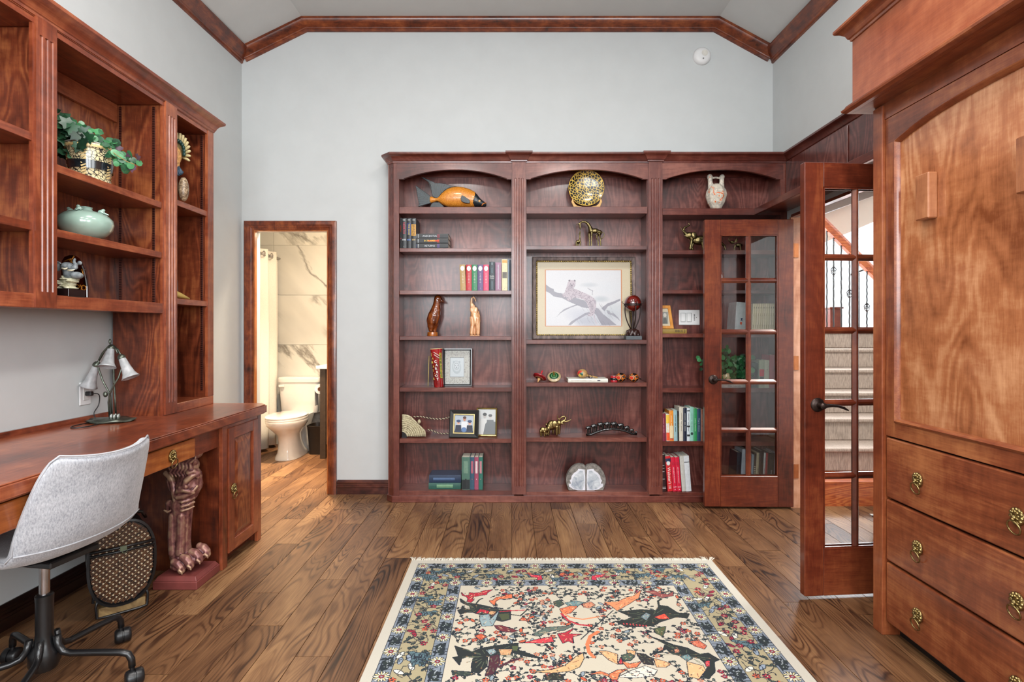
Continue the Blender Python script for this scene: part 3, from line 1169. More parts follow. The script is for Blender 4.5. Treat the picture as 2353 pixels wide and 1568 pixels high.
bcb = thing('base_cabinet', 'narrow cherry base cabinet with a panelled door under the desk end', 'cabinet', (-1.8, 3.08, 0))
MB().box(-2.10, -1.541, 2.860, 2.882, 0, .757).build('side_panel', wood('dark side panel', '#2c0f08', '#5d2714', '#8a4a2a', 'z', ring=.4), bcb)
MB().box(-2.10, -1.541, 3.275, 3.297, 0, .757).build('side_panel', W_L['z'], bcb)
MB().box(-2.10, -1.541, 2.883, 3.274, .07, .09).build('bottom_panel', W_L['y'], bcb)
MB().box(-1.5405, -1.5205, 2.858, 2.910, 0, .757).build('stile', W_L['z'], bcb, bevel=.002)
MB().box(-1.5405, -1.5205, 3.255, 3.300, 0, .757).build('stile', W_L['z'], bcb, bevel=.002)
MB().box(-1.5405, -1.522, 2.911, 3.254, .735, .757).build('rail', W_L['y'], bcb)
MB().box(-1.60, -1.585, 2.883, 3.274, 0, .07).build('toe_kick', W_L['y'], bcb)
ya, yb, za, zb, sw = 2.915, 3.252, .066, .738, .062
dr = MB().box(-1.5395, -1.528, ya + .01, yb - .01, za + .01, zb - .01).build('door', W_L['z'], bcb)
for (p, q, r_, s_) in ((ya, ya + sw, za, zb), (yb - sw, yb, za, zb)):
    MB().box(-1.5385, -1.515, p, q, r_, s_).build('stile', W_L['z'], dr, bevel=.003)
for (p, q, r_, s_) in ((ya + sw, yb - sw, za, za + sw), (ya + sw, yb - sw, zb - sw, zb)):
    MB().box(-1.5385, -1.5155, p, q, r_, s_).build('rail', W_L['y'], dr, bevel=.002)
b = MB()
p0, p1, q0, q1 = ya + sw + .006, yb - sw - .006, za + sw + .006, zb - sw - .006
i = .03
b.hexa([(-1.527, p0, q0), (-1.527, p1, q0), (-1.527, p1, q1), (-1.527, p0, q1), (-1.518, p0 + i, q0 + i), (-1.518, p1 - i, q0 + i), (-1.518, p1 - i, q1 - i), (-1.518, p0 + i, q1 - i)])
b.build('raised_panel', W_LP['z'], dr)
lion(dr, frame_m((-1.5145, 2.955, .405), (0, 1, 0), (0, 0, 1)))

# ---------------------------------------------------------------- wall-bed cabinet on the right
MX = 1.550
mb_ = thing('wall_bed_cabinet', 'huge golden-cherry wall-bed cabinet with arched front panel and lion-head pulls', 'cabinet', (1.8, 1.45, 0))
YN, YFR = .64, 2.2556
yc = (YN + YFR) / 2
for (a, c) in ((2.2575, 2.315), (.58, .638)):
    MB().box(1.537, 2.03, a, c, 0, 2.20).build('side_post', W_M['z'] if a < 1 else wood('post wood', '#5a2412', '#844426', '#aa6840', 'z', ring=.15), mb_, bevel=.002)
# drawers
for j, (za, zb) in enumerate(((.575, .826), (.315, .570), (.060, .310))):
    d = MB().box(MX, MX + .022, YN + .004, YFR - .002, za + .002, zb - .002).build('drawer', W_M['y'], mb_, bevel=.006, seg=2)
    zc = (.684, .425, .167)[j]
    for y in (2.072, 1.664, 1.232, .824):
        lion(d, frame_m((MX - .0005, y, zc + .012), (0, -1, 0), (0, 0, 1)))
MB().box(MX + .024, 2.03, YN, YFR, .05, 2.19).build('carcass', wood('dark carcass', '#1a0805', '#2c100a', '#3c180e', 'z'), mb_)
MB().box(MX + .06, MX + .08, YN, YFR, 0, .05).build('toe_kick', mat('black kick', (14, 8, 6), .6), mb_)
# arched front
zt_, zb_ = 2.139, .832
a0, a1, s0, pk, q0 = YFR - .056, YN + .056, 2.034, 2.090, .892
arch = []
n = 36
for i in range(n + 1):
    t = -1 + 2 * i / n
    arch.append((yc + (a1 - yc) * t * -1 * -1 if False else yc + t * (a0 - yc), s0 + (pk - s0) * (1 - abs(t) ** 4)))
top = [(a0 + .0, zt_)] + [(a1, zt_)] + arch
MB().prism([(y, z) for y, z in ([(YN + .003, zt_), (YN + .003, s0)] + arch + [(YFR - .003, s0), (YFR - .003, zt_)])], lambda p, t: (t, p[0], p[1]), MX, MX + .022).build('arched_rail', W_M['y'], mb_)
MB().box(MX, MX + .022, a0, YFR - .003, zb_, s0).build('stile', W_M['z'], mb_)
MB().box(MX, MX + .022, YN + .003, a1, zb_, s0).build('stile', W_M['z'], mb_)
MB().box(MX, MX + .022, a1, a0, zb_, q0).build('bottom_rail', W_M['y'], mb_)
PAN = wood('arched panel', '#703a1c', '#a2643e', '#cc966c', 'z', ring=.34, rscale=.9, rough=.26, coat=.5, rfreq=34, fine=.16, blotch=3.2)
MB().prism([(a1, q0)] + arch + [(a0, q0)], lambda p, t: (t, p[0], p[1]), MX + .010, MX + .021).build('arched_panel', PAN, mb_)
b = MB()
path = [(a0, q0)] + [(a1, q0)] + arch[:]
b.sweep(path, [(0, .004), (0, -.004), (-.008, -.010), (-.014, -.004), (-.019, .008), (-.019, .012)], lambda a, c, o: (MX + o, a, c), closed=True)
b.build('panel_moulding', W_M['y'], mb_, smooth=40)
for y0_ in (1.993, 1.583, 1.25, .84):
    MB().box(1.526, MX + .012, y0_, y0_ + .067, 1.679, 1.849).build('fold_down_leg', wood('leg block', '#6f3d24', '#9a6240', '#b98058', 'z', ring=.3), mb_, bevel=.004)
# frieze, soffit, fascia, crown
MB().box(MX - .004, MX + .03, YN - .06, 2.315, 2.140, 2.205).build('frieze', W_M['y'], mb_)
MB().box(1.474, 2.03, .52, 2.352, 2.205, 2.225).build('soffit', W_M['y'], mb_)
MB().box(1.473, 1.495, .52, 2.352, 2.226, 2.56).build('fascia', wood('fascia wood', '#6e321c', '#8e4c30', '#a66644', 'y', ring=.2, rscale=.7), mb_)
MB().box(1.496, 2.03, 2.330, 2.352, 2.226, 2.56).build('fascia_return', W_M['z'], mb_)
b = MB()
b.sweep([(2.02, 2.352), (1.473, 2.352), (1.473, .52)], [(-o, z) for o, z in ((0, 2.205), (.016, 2.207), (.030, 2.216), (.032, 2.224), (.022, 2.232), (.018, 2.240), (.008, 2.246), (0, 2.250))][::1], lambda a, c, o: (a, c, o))
MBL = b
for v in range(0): pass
b.build('light_rail', W_M['y'], mb_, smooth=25)
b = MB()
b.sweep([(2.02, 2.352), (1.473, 2.352), (1.473, .52)], [(-o, z) for o, z in ((0, 2.515), (.006, 2.517), (.008, 2.526), (.014, 2.530), (.020, 2.545), (.036, 2.560), (.050, 2.566), (.054, 2.572), (.054, 2.582), (0, 2.582))], lambda a, c, o: (a, c, o))
b.build('crown', W_M['y'], mb_, smooth=25)
MB().box(1.48, 2.02, .52, 2.35, 2.561, 2.580).build('top_board', W_M['y'], mb_)
# ---------------------------------------------------------------- helpers for small things
def crop(u0, v0, s):
    return lambda x, y: (u0 + x / s, v0 + y / s)


def chain(cf, pts, d, dy=0.0, s=1.0):
    """traced chain: pts (x, y, r[, depth offset]) in crop pixels -> tapered capsule"""
    sc = 1.0 / (cf(1, 0)[0] - cf(0, 0)[0])
    P3, Rr = [], []
    for p in pts:
        u, v = cf(p[0], p[1])
        q = P(u, v, d)
        q.y = d + dy + (p[3] if len(p) > 3 else 0)
        P3.append(q)
        Rr.append(max(.0009, p[2] / sc * d / F * s))
    return ('c', P3, Rr)


def ell(cf, x, y, rx, ry, rz_m, d, dy=0.0, ang=0.0):
    sc = 1.0 / (cf(1, 0)[0] - cf(0, 0)[0])
    u, v = cf(x, y)
    q = P(u, v, d)
    q.y = d + dy
    return ('e', q, (rx / sc * d / F, rz_m, ry / sc * d / F), Matrix.Rotation(ang, 4, 'Y'))


def PX(cf, x, y, d):
    q = P(*cf(x, y), d)
    return (q.x, q.z)


def drop(o, z):
    """shift an object's mesh so that its lowest point stands at world z"""
    base = o.parent.location.z if o.parent else 0
    m = min(v.co.z for v in o.data.vertices)
    o.data.transform(Matrix.Translation((0, 0, z - base - m)))


def tint(name, c1, c2, rough=.4, metal=0.0, scale=20, coat=0.0, stops=(.35, .65), dist=1.0, c3=None, mapping=(1, 1, 1)):
    if name in _mc: return _mc[name]
    m, t, b = base_mat(name)
    tc = t.new('ShaderNodeTexCoord').outputs['Object']
    n = t.noise(t.vmath('MULTIPLY', tc, mapping), scale, 3, .55, dist)
    st = [(stops[0], lin(c1)), (stops[1], lin(c2))]
    if c3: st.append((min(.98, stops[1] + .12), lin(c3)))
    t.put(b.inputs['Base Color'], t.ramp(n, st))
    b.inputs['Roughness'].default_value = rough
    b.inputs['Metallic'].default_value = metal
    b.inputs['Coat Weight'].default_value = coat
    _mc[name] = m
    return m


def cmat(c, rough=.45, pre='cover'):
    return mat('%s %s' % (pre, c), c, rough, var=.05, scale=60)


def book(x, z, w, h, dep, yf, col, label, group=None, tilt=0.0, lay=False, marks=(), rough=.4, open_top=True):
    """spine faces the camera; marks: ('t',text,size,pos,colour) or ('b',pos,len,colour[,inset]) along the spine from the bottom"""
    T = thing('book', label, 'book', (0, 0, 0), group)
    c = cmat(col, rough)
    b = MB()
    t = .0022
    n = 6
    sp = [(0, t)] + [(w * i / n, -.0025 * math.sin(PI * i / n)) for i in range(n + 1)] + [(w, t)]
    b.prism(sp, lambda p, q: (p[0], p[1], q), 0, h)
    b.box(0, t, t, dep, 0, h)
    b.box(w - t, w, t, dep, 0, h)
    b.build('cover', c, T, smooth=30)
    MB().box(t, w - t, t, dep - .003, .003, h - .003).build('pages', M_PAGES, T)
    for mk in marks:
        if mk[0] == 't':
            text('spine_title', mk[1], mk[2], frame_m((w / 2, -.0032, mk[3]), (0, 0, 1 if lay else -1), (-1 if lay else 1, 0, 0)), cmat(mk[4], .5, 'ink'), T)
        elif mk[0] == 'T':
            text('spine_title', mk[1], mk[2], frame_m((w / 2, -.0032, mk[3]), (1, 0, 0), (0, 0, 1)), cmat(mk[4], .5, 'ink'), T)
        elif mk[0] == 'b':
            ins = mk[4] if len(mk) > 4 else .12
            MB().prism([(w * ins, -.0006), (w / 2, -.0031), (w * (1 - ins), -.0006), (w * (1 - ins), .0006), (w * ins, .0006)], lambda p, q: (p[0], p[1] - .0004, q), mk[1], mk[1] + mk[2]).build('spine_band', cmat(mk[3], .5, 'ink'), T)
        elif mk[0] == 'o':
            MB().lathe([(.001, 0), (w * .36, 0), (w * .36, .0012), (.001, .0012)], M=Matrix.Translation((w / 2, -.0022, mk[1])) @ Matrix.Rotation(PI / 2, 4, 'X'), n=16, sy=1.25).build('spine_oval', cmat(mk[2], .5, 'ink'), T)
    if lay:      # lying flat: spine along +x, thickness up
        T.matrix_world = Matrix.Translation((x, yf, z)) @ Matrix(((0, 0, 1, 0), (0, 1, 0, 0), (-1, 0, 0, w), (0, 0, 0, 1)))
    else:
        T.location = (x, yf, z)
        T.rotation_euler = (0, tilt, 0)
    return T


def lines(z0, n, step, col, ln=.0028, ins=.2):
    return [('b', z0 - i * step, ln * (1 if i % 3 else .7), col, ins + (.08 if i % 2 else 0)) for i in range(n)]


G = {}
S = SH
eps = .0005

# ---- left bay, second shelf: black-bound story books
z = S[0][1] + eps
yb = 4.012
gx = 'black-bound books on the upper left shelf'
book(-.8235, z, .010, .224, .16, yb, '#16181b', 'thin black book with an orange flash, first against the left side', gx, marks=[('b', .12, .05, '#d8501e', 0.3), ('b', .07, .004, '#c8384a')])
book(-.8125, z, .036, .222, .16, yb, '#191c1f', 'black upright book with red and silver lettering on its spine', gx, marks=[('b', .205, .008, '#8a9090', .15), ('t', 'NORTH', .024, .15, '#c8324e'), ('b', .066, .003, '#c8ccd0'), ('b', .059, .003, '#c8ccd0'), ('T', 'L', .012, .012, '#c0c4c8')])
book(-.7755, z, .034, .222, .16, yb, '#181b20', 'black upright book with blue panel and yellow lettering', gx, marks=[('b', .205, .008, '#8a9090', .15), ('b', .10, .085, '#2a3566', .1), ('t', 'THE EDGE', .018, .14, '#c9b43a'), ('b', .066, .003, '#5f82c8'), ('b', .059, .003, '#5f82c8')])
book(-.7405, z, .034, .222, .16, yb, '#1d2124', 'black upright book with broad gold panel lettered down the spine', gx, marks=[('b', .205, .008, '#8a9090', .15), ('b', .092, .086, '#b98a3a', 0), ('t', 'SHADE', .026, .136, '#5a431c'), ('b', .066, .003, '#c0a870'), ('b', .059, .003, '#c0a870')])
for j, (c1, c2, nm) in enumerate((('#4b62a8', '#7a5ac0', 'lowest of three, violet lettering'), ('#d8442a', '#d8502a', 'middle of three, red-orange panel'), ('#b9c0cc', '#c8324e', 'top of three, silver lettering'))):
    book(-.705, z + j * .0365, .036, .236, .155, yb + (.004, 0, .006)[j], '#1a1d20', 'black book lying flat under the fish, ' + nm, gx, lay=True,
         marks=[('b', .085, .085, c1, .25) if j == 1 else ('b', .001, .001, c1), ('t', ('RETURNS', 'IN FLAMES', 'ANECDOTAL')[j], .018, .10, '#c9cfd6' if j != 1 else '#e8c84a'), ('b', .158, .003, c2), ('b', .166, .003, c2), ('b', .012, .006, '#9aa0a4')])

# ---- left bay, third shelf
z = S[0][2] + eps
gx = 'coloured volumes on the third left shelf'
yb = 4.02
xx = xu(1057.5, yb)
for col, nm in (('#a98a55', 'tan'), ('#b3202c', 'red'), ('#2c7a50', 'green'), ('#5d4a78', 'purple'), ('#d2466a', 'pink')):
    book(xx + .001, z, .0405, .192, .14, yb, col, 'short %s volume with a white oval near the top of its spine' % col if False else 'short %s volume with a white oval near the top of its spine' % nm, gx, tilt=-.03 if nm == 'tan' else 0,
         marks=[('o', .164, '#e6e6e0')] + [('b', .168, .003, '#333333', .3), ('b', .160, .0025, '#555555', .33), ('b', .152, .0025, '#555555', .36)] + lines(.122, 7, .0105, '#e2ddd2', .0032, .24) + [('b', .016, .005, '#e2ddd2', .44)])
    xx += .0425
book(xx + .002, z, .041, .214, .14, yb, '#26323a', 'dark marbled book beside the pink volume', gx, marks=[('b', .19, .018, '#8b9aa0', .3), ('b', .13, .04, '#5d7078', .25), ('T', 'Robin\nHood', .014, .10, '#e6e6e0'), ('b', .012, .06, '#6a7c84', .3)])
book(xx + .0465, z, .045, .208, .14, yb, '#957088', 'mauve book with a pale stripe down its spine', gx, marks=[('b', .012, .18, '#cbc6d4', .36), ('b', .165, .003, '#58906a', .25)])
book(xx + .095, z, .042, .232, .15, yb, '#d6cba4', 'tall cream book with a grey label on its spine', gx, marks=[('b', .205, .02, '#cfa25e', .08), ('b', .092, .045, '#6f6e66', .1), ('b', .118, .003, '#d0ccb4', .3), ('b', .108, .003, '#d0ccb4', .3), ('b', .015, .005, '#444444', .45)])
book(xx + .1385, z, .012, .230, .15, yb, '#7f8f9e', 'thin blue-grey book at the right end of the coloured row', gx, marks=[('b', .02, .19, '#b8c2c8', .35)])
book(xx + .152, z, .010, .228, .15, yb, '#2c3440', 'thin navy book hard against the first fluted post', gx)

# ---- left bay, bottom
z = S[0][6] + eps
gx = 'old clothbound books at the bottom left'
book(xu(985, 4.03), z, .046, .238, .15, 4.03, '#2f5a50', 'green cloth book lying at the bottom left, under the blue one', gx, lay=True, marks=[('b', .06, .12, '#6f9a78', .15)])
book(xu(986, 4.03), z + .0468, .056, .236, .15, 4.035, '#23344e', 'dark blue book lying on top of the green one', gx, lay=True, marks=[('b', .03, .16, '#4a6488', .2)])
x0 = xu(1061, 4.02)
for wd, c, c2, nm in ((.060, '#4c6f62', '#22282a', 'widest upright green-grey book at the bottom left'), (.032, '#355468', '#a86070', 'upright blue book with pink patches, second from the green-grey'), (.030, '#9a4a62', '#d8c8c8', 'upright rose book with white lettering at the bottom left'), (.030, '#2f6a5e', '#b88088', 'upright green and pink book, last of the bottom left row')):
    book(x0, z, wd, .240, .15, 4.02, c, nm, gx, marks=[('b', .004, .07, c2 if wd > .05 else c, .02), ('b', .12, .09, c2 if wd < .05 else '#6d8c7a', .15), ('b', .03, .05, c2, .3)] + lines(.20, 3, .012, '#c8c8b8', .003, .3))
    x0 += wd + .001

# ---- books on the right bay
z = S[2][5] + eps
gx = 'paperbacks on the fifth right shelf'
yb = 4.01
pbs = [(1522, 1530, 951, '#7c2038', '#d8a0a8', 'dark red paperback, first against the fluted post'),
       (1531.3, 1538.7, 952, '#dcdad2', '#e8c23a', 'white paperback with yellow top and orange foot'),
       (1538.9, 1548.4, 944, '#d98a2c', '#e8d8b0', 'wide orange paperback'),
       (1548.6, 1557.0, 943, '#8fb2b8', '#24303a', 'pale blue paperback lettered in black'),
       (1557.4, 1560.6, 946, '#1d1f20', '#9ab038', 'thin black paperback lettered in green'),
       (1560.8, 1569.5, 936, '#cfcabc', '#77746a', 'pale grey paperback between the black and the navy ones'),
       (1570, 1578, 938, '#1c2438', '#d8d8d0', 'navy paperback lettered in white'),
       (1578.3, 1585.5, 938, '#c9d4da', '#22262c', 'white and black patterned paperback'),
       (1585.8, 1593.5, 936, '#86bdae', '#1c3a34', 'mint paperback with a small ring on its spine'),
       (1593.8, 1601.5, 939, '#2f8a52', '#bfe0c0', 'bright green paperback'),
       (1601.8, 1610, 940, '#22405a', '#a8c0c8', 'blue paperback lettered in grey'),
       (1610.3, 1615.5, 941, '#8c5a48', '#d0b0a0', 'brown paperback, last before the door'),
       (1615.7, 1619, 941, '#27402c', '#5a7a5a', 'dark green paperback half behind the door edge')]
for (a, c, vt, col, ink, nm) in pbs:
    x0, x1 = xu(a, yb), xu(c, yb)
    h = zv(vt, yb) - z
    tt = {'#22405a': 'Wings for Adventure', '#2f8a52': 'Look to Tomorrow'}.get(col)
    mk = [('t', tt, min(.012, (x1 - x0) * .5), h * .5, ink)] if tt else [('b', h * .30, h * .16, ink, .36), ('b', h * .49, h * .10, ink, .36), ('b', h * .62, h * .22, ink, .38)]
    if col == '#dcdad2': mk += [('b', h * .66, h * .31, '#e2bc3c', .02), ('b', .003, h * .30, '#e2502c', .02)]
    if col == '#d98a2c': mk += [('b', .012, h * .45, '#d8c8a0', .1), ('b', .006, .016, '#e2502c', .1)]
    if col == '#c9d4da': mk += [('b', h * .42, .012, '#22262c', .05), ('b', .035, .014, '#22262c', .05), ('b', h * .9, .008, '#22262c', .05)]
    if col == '#86bdae': mk += [('o', .055, '#1c3a34')]
    book(x0, z, (x1 - x0), h, .125, yb, col, nm + ' in the row', gx, marks=mk, tilt=-.02 if a < 1560 else 0)
z = S[2][6] + eps
gx = 'dictionaries at the bottom right'
for (a, c, vt, col, nm, mk) in (
        (1520.0, 1530.5, 1046, '#2a1216', 'dark maroon book with silver lines, first at the bottom right', [('b', .19, .0025, '#c8c8c8', .15), ('b', .17, .0025, '#c8c8c8', .15), ('b', .145, .0025, '#c8c8c8', .15), ('b', .09, .0025, '#c8c8c8', .15), ('b', .03, .003, '#c8c8c8', .05), ('b', .02, .003, '#c8c8c8', .05)]),
        (1534, 1545.5, 1049, '#c4232a', "thick red dictionary lettered Webster's in white", [('b', .218, .025, '#1c2648', .02), ('o', .208, '#d0d4d4'), ('t', "Webster's", .030, .115, '#f2efe8'), ('b', .022, .003, '#e8e0d8', .15), ('b', .030, .003, '#e8e0d8', .15), ('b', .038, .003, '#e8e0d8', .15)]),
        (1546.5, 1555.5, 1051, '#cb1538', 'crimson reference volume lettered A-M', [('o', .205, '#b01030'), ('t', 'NEW MERRIAM DICTIONARY', .009, .12, '#f0d8dc'), ('T', 'A-M', .012, .032, '#f0e8e8'), ('T', 'A', .014, .014, '#f0e8e8')]),
        (1556.2, 1565.5, 1051, '#cb1538', 'crimson reference volume lettered N-Z', [('o', .205, '#b01030'), ('t', 'NEW MERRIAM DICTIONARY', .009, .12, '#f0d8dc'), ('T', 'N-Z', .012, .032, '#f0e8e8'), ('T', 'A', .014, .014, '#f0e8e8')]),
        (1567, 1576, 1049, '#bdbdb6', 'grey-white book leaning beside the crimson pair', []),
        (1576.3, 1588.3, 1048, '#c9ced2', 'thick white book with a small black tab, last of the leaning row', [('b', .214, .004, '#1c1c20', .02)])):
    x0 = xu(a, 4.02)
    h = (zv(vt, 4.02) - z)
    book(x0, z + .0005, xu(c, 4.02) - x0, h, .15, 4.015, col, nm, gx, marks=mk, tilt=-.075 if a > 1530 else -.03)

# ---- behind the glass door
z = S[2][3] + eps
gx = 'cream encyclopedia set behind the glass door'
xx = xu(1727, 4.02)
for i in range(13):
    book(xx, z, .0160, .222, .15, 4.02, ('#cfc69c', '#c6bd94', '#d3c8a4')[i % 3], 'cream encyclopedia volume behind the door glass, %s of thirteen from the left' % ('first second third fourth fifth sixth seventh eighth ninth tenth eleventh twelfth last'.split()[i]), gx, tilt=.055 if i < 5 else .03,
         marks=[('b', .185, .014, '#3c3c34', .3), ('b', .13, .02, '#a89c78', .2), ('b', .04, .025, '#a89c78', .2)])
    xx += .0164
T = thing('white_box_file', 'white slip case with a small blue and orange emblem, leaning behind the glass door', 'box', (0, 0, 0))
MB().box(0, .082, 0, .15, 0, .235).build('case', mat('box card', (188, 196, 196), .5), T, bevel=.002)
pa = Paint(.03, .06, .001, '#bcc4c4')
pa.poly([(.008, .058), (.024, .058), (.020, .045), (.026, .034), (.012, .040), (.006, .034), (.011, .046)], '#233a5c')
pa.poly([(.008, .030), (.017, .030), (.022, .022), (.016, .004), (.005, .018)], '#d8582a')
pa.build('emblem', attr_mat('printed card', .5), T, lambda X, Y: np.stack([.030 + X, np.full_like(X, -.0008), .06 + Y], 1))
T.location = (xu(1685, 4.05), 4.03, z)
T.rotation_euler = (0, .07, 0)
book(xu(1712, 4.03), z, .014, .225, .15, 4.03, '#d9cf9e', 'thin pale yellow book between the slip case and the cream set', None, tilt=.06)
# fourth-fifth shelf: plant, stacked books, novels
z = S[2][4] + eps
book(xu(1640, 4.03), z, .024, .26, .14, 4.03, '#dcdad4', 'white paperback lying under the ivy pot behind the glass door', 'paperbacks lying under the ivy', lay=True, marks=[('t', 'What Color Is It', .014, .15, '#66788a')])
book(xu(1645, 4.03), z + .0245, .020, .235, .13, 4.035, '#454a66', 'purple and grey paperback lying in the pile behind the glass door', 'paperbacks lying under the ivy', lay=True, marks=[('b', .03, .05, '#a83a5a', .2), ('b', .10, .09, '#d8dae0', .35)])
book(xu(1648, 4.03), z + .045, .012, .225, .13, 4.035, '#3f6a4c', 'thin green paperback on top of the pile behind the glass door', 'paperbacks lying under the ivy', lay=True, marks=[('b', .05, .13, '#d0e0d0', .3)])
for (a, c, vt, col, nm, mk) in ((1727, 1741, 834, '#22352a', 'dark green book with a black photo spine behind the door', [('b', .02, .12, '#1c1216', .1)]),
                                (1744, 1756.5, 828, '#a9b59a', 'pale green book with a red label behind the door', [('b', .085, .052, '#c8283c', .08), ('b', .045, .038, '#23333a', .1)]),
                                (1756.8, 1767.5, 828, '#b9bea6', 'pale grey-green book behind the door', [('b', .13, .01, '#555555', .4)]),
                                (1767.8, 1788, 816, '#a03c46', 'tall pink-red book with green label behind the door', [('b', .12, .04, '#2c4a40', .45), ('b', .03, .014, '#2c4a40', .45)])):
    x0 = xu(a, 4.02)
    book(x0, z, xu(c, 4.02) - x0 - .001, zv(vt, 4.02) - z, .13, 4.02, col, nm, 'novels behind the middle door panes', marks=mk, tilt=.01)
# bottom row behind the door
z = S[2][6] + eps
row = [(1690, 1700, 1040, '#23222c', 'dark binder', []), (1701, 1712, 1032, '#b4bec6', 'white thick binder', []),
       (1724, 1729, 1045, '#8fa9b4', 'pale blue notebook', []), (1729.5, 1734, 1042, '#221c1a', 'black spiral-bound book', [('b', .01 + i * .013, .006, '#d8d0b8', .1) for i in range(14)]),
       (1734.5, 1741, 1041, '#b9b394', 'straw coloured book', [('b', .02, .15, '#99927a', .3)]), (1741.5, 1751, 1036, '#1c1e1f', 'wide black book', []),
       (1751.5, 1756, 1041, '#c3cdc9', 'white book lettered in red', [('b', .05, .12, '#a83040', .35)]), (1756.3, 1761, 1041, '#a3282c', 'red book', []),
       (1761.5, 1764.5, 1041, '#3d2c28', 'thin brown book', []), (1765, 1777, 1041, '#232622', 'black book lettered in white', [('t', 'Complete Home Repair', .012, .1, '#d8dcdc')]),
       (1777.3, 1783, 1040, '#9a9cac', 'grey-violet folder', [])]
for (a, c, vt, col, nm, mk) in row:
    x0 = xu(a, 4.02)
    book(x0, z, xu(c, 4.02) - x0 - .0008, zv(vt, 4.02) - z, .14, 4.02, col, nm + ' in the lowest row behind the glass door', 'books in the lowest row behind the glass door', marks=mk, tilt=.05 if a < 1760 else .03)

# ---- bible, photo frame, switch plate
z = S[2][3] + eps
book(xu(1512, 4.01), z, .034, .212, .13, 4.012, '#8d7434', 'gold-brown bible lying flat under the little photo', None, lay=True, marks=[('t', 'BIBLE', .024, .155, '#2a2010'), ('b', .196, .004, '#4a3c18')])
fr = thing('photo_frame', 'small honey-wood photo frame standing on the bible', 'photo frame', (0, 0, 0))
W_H = wood('honey wood', '#a8641c', '#c98430', '#e0a24c', 'z')
MB().sweep([(-.008, 0), (.104, 0), (.082, .176), (-.008, .176)], [(0, 0), (0, -.012), (.022, -.012), (.022, 0)], lambda a, b_, o: (a, o, b_), closed=True).build('frame', W_H, fr, bevel=.002)
pa = Paint(.074, .14, .001, '#c9bfa6')
pa.rect(.012, .058, .02, .11, '#8d8f88'); pa.ell(.034, .085, .012, .015, '#c9c6bc'); pa.poly([(.016, .02), (.05, .02), (.045, .065), (.022, .065)], '#5f615c')
pa.build('picture', attr_mat('photo print', .35), fr, lambda X, Y: np.stack([.008 + X * .98, np.full_like(X, -.003), .018 + Y], 1))
MB().box(-.006, .084, -.002, .002, .01, .168).build('backing', mat('card', (120, 90, 60), .8), fr)
fr.location = (xu(1517, 4.06), 4.075, z + .0345)
fr.rotation_euler = (-.10, 0, 0)
sp = P(1583.5, 730, BB)
sw = thing('switch_plate', 'white three-gang wall switch plate inside the right bay', 'switch', (sp.x, BB, sp.z))
MB().box(sp.x - .080, sp.x + .080, BB - .006, BB, sp.z - .058, sp.z + .058).build('plate', M_WHITE, sw, bevel=.003)
for dx in (-.048, -.002):
    MB().box(sp.x + dx - .0155, sp.x + dx + .0155, BB - .010, BB - .006, sp.z - .032, sp.z + .032).build('rocker', M_WHITE, sw, bevel=.002)
    MB().sweep([(sp.x + dx - .018, sp.z - .035), (sp.x + dx + .018, sp.z - .035), (sp.x + dx + .018, sp.z + .035), (sp.x + dx - .018, sp.z + .035)], [(0, 0), (0, .001), (.0015, .001), (.0015, 0)], lambda a, b_, o: (a, BB - .006 - o, b_), closed=True).build('rocker_gap', mat('shadow line', (110, 110, 112), .6), sw)
for j in range(6):
    MB().box(sp.x + .034, sp.x + .042, BB - .009, BB - .006, sp.z - .022 + j * .0088, sp.z - .018 + j * .0088).build('timer_button', M_BLACK, sw)
MB().box(sp.x + .052, sp.x + .056, BB - .009, BB - .006, sp.z - .002, sp.z + .002).build('timer_button', M_BLACK, sw)
ck = thing('mantel_clock', 'small arched wooden clock half hidden by the glass door stile', 'clock', (0, 0, 0))
cx_, cz_, r_ = xu(1649, 4.09), S[2][2], .045
ar = [(cx_ - r_, cz_)] + [(cx_ - r_ * math.cos(PI * i / 12), cz_ + .115 + r_ * math.sin(PI * i / 12)) for i in range(13)] + [(cx_ + r_, cz_)]
MB().prism(ar, lambda p, t: (p[0], t, p[1]), 4.08, 4.12).build('case', W_B['z'], ck, bevel=.003)
MB().lathe([(.001, 0), (.032, 0), (.032, .003), (.001, .003)], M=Matrix.Translation((cx_, 4.08, cz_ + .105)) @ Matrix.Rotation(PI / 2, 4, 'X')).build('dial', M_WHITE, ck)

# ---------------------------------------------------------------- animals and ornaments
# fish
cf = crop(940, 400, 12.384)
d = 4.09
zf = S[0][0]
fs = thing('carved_fish', 'carved wooden fish with orange body and black head and fins', 'fish carving', tuple(P(1040, 475, d)[:2]) + (zf,))
FO = tint('fish orange', '#b8691c', '#e09a3c', .35, scale=160, dist=.2, coat=.3)
FB = tint('fish black', '#0f1518', '#243038', .35, scale=60, coat=.3)
prof = [(600, 735, 85, 85), (700, 740, 70, 70), (800, 750, 80, 75), (880, 700, 130, 120), (980, 600, 170, 240), (1100, 520, 200, 340), (1250, 470, 220, 430), (1400, 440, 220, 480), (1550, 450, 210, 470), (1700, 480, 200, 440), (1820, 520, 190, 400)]
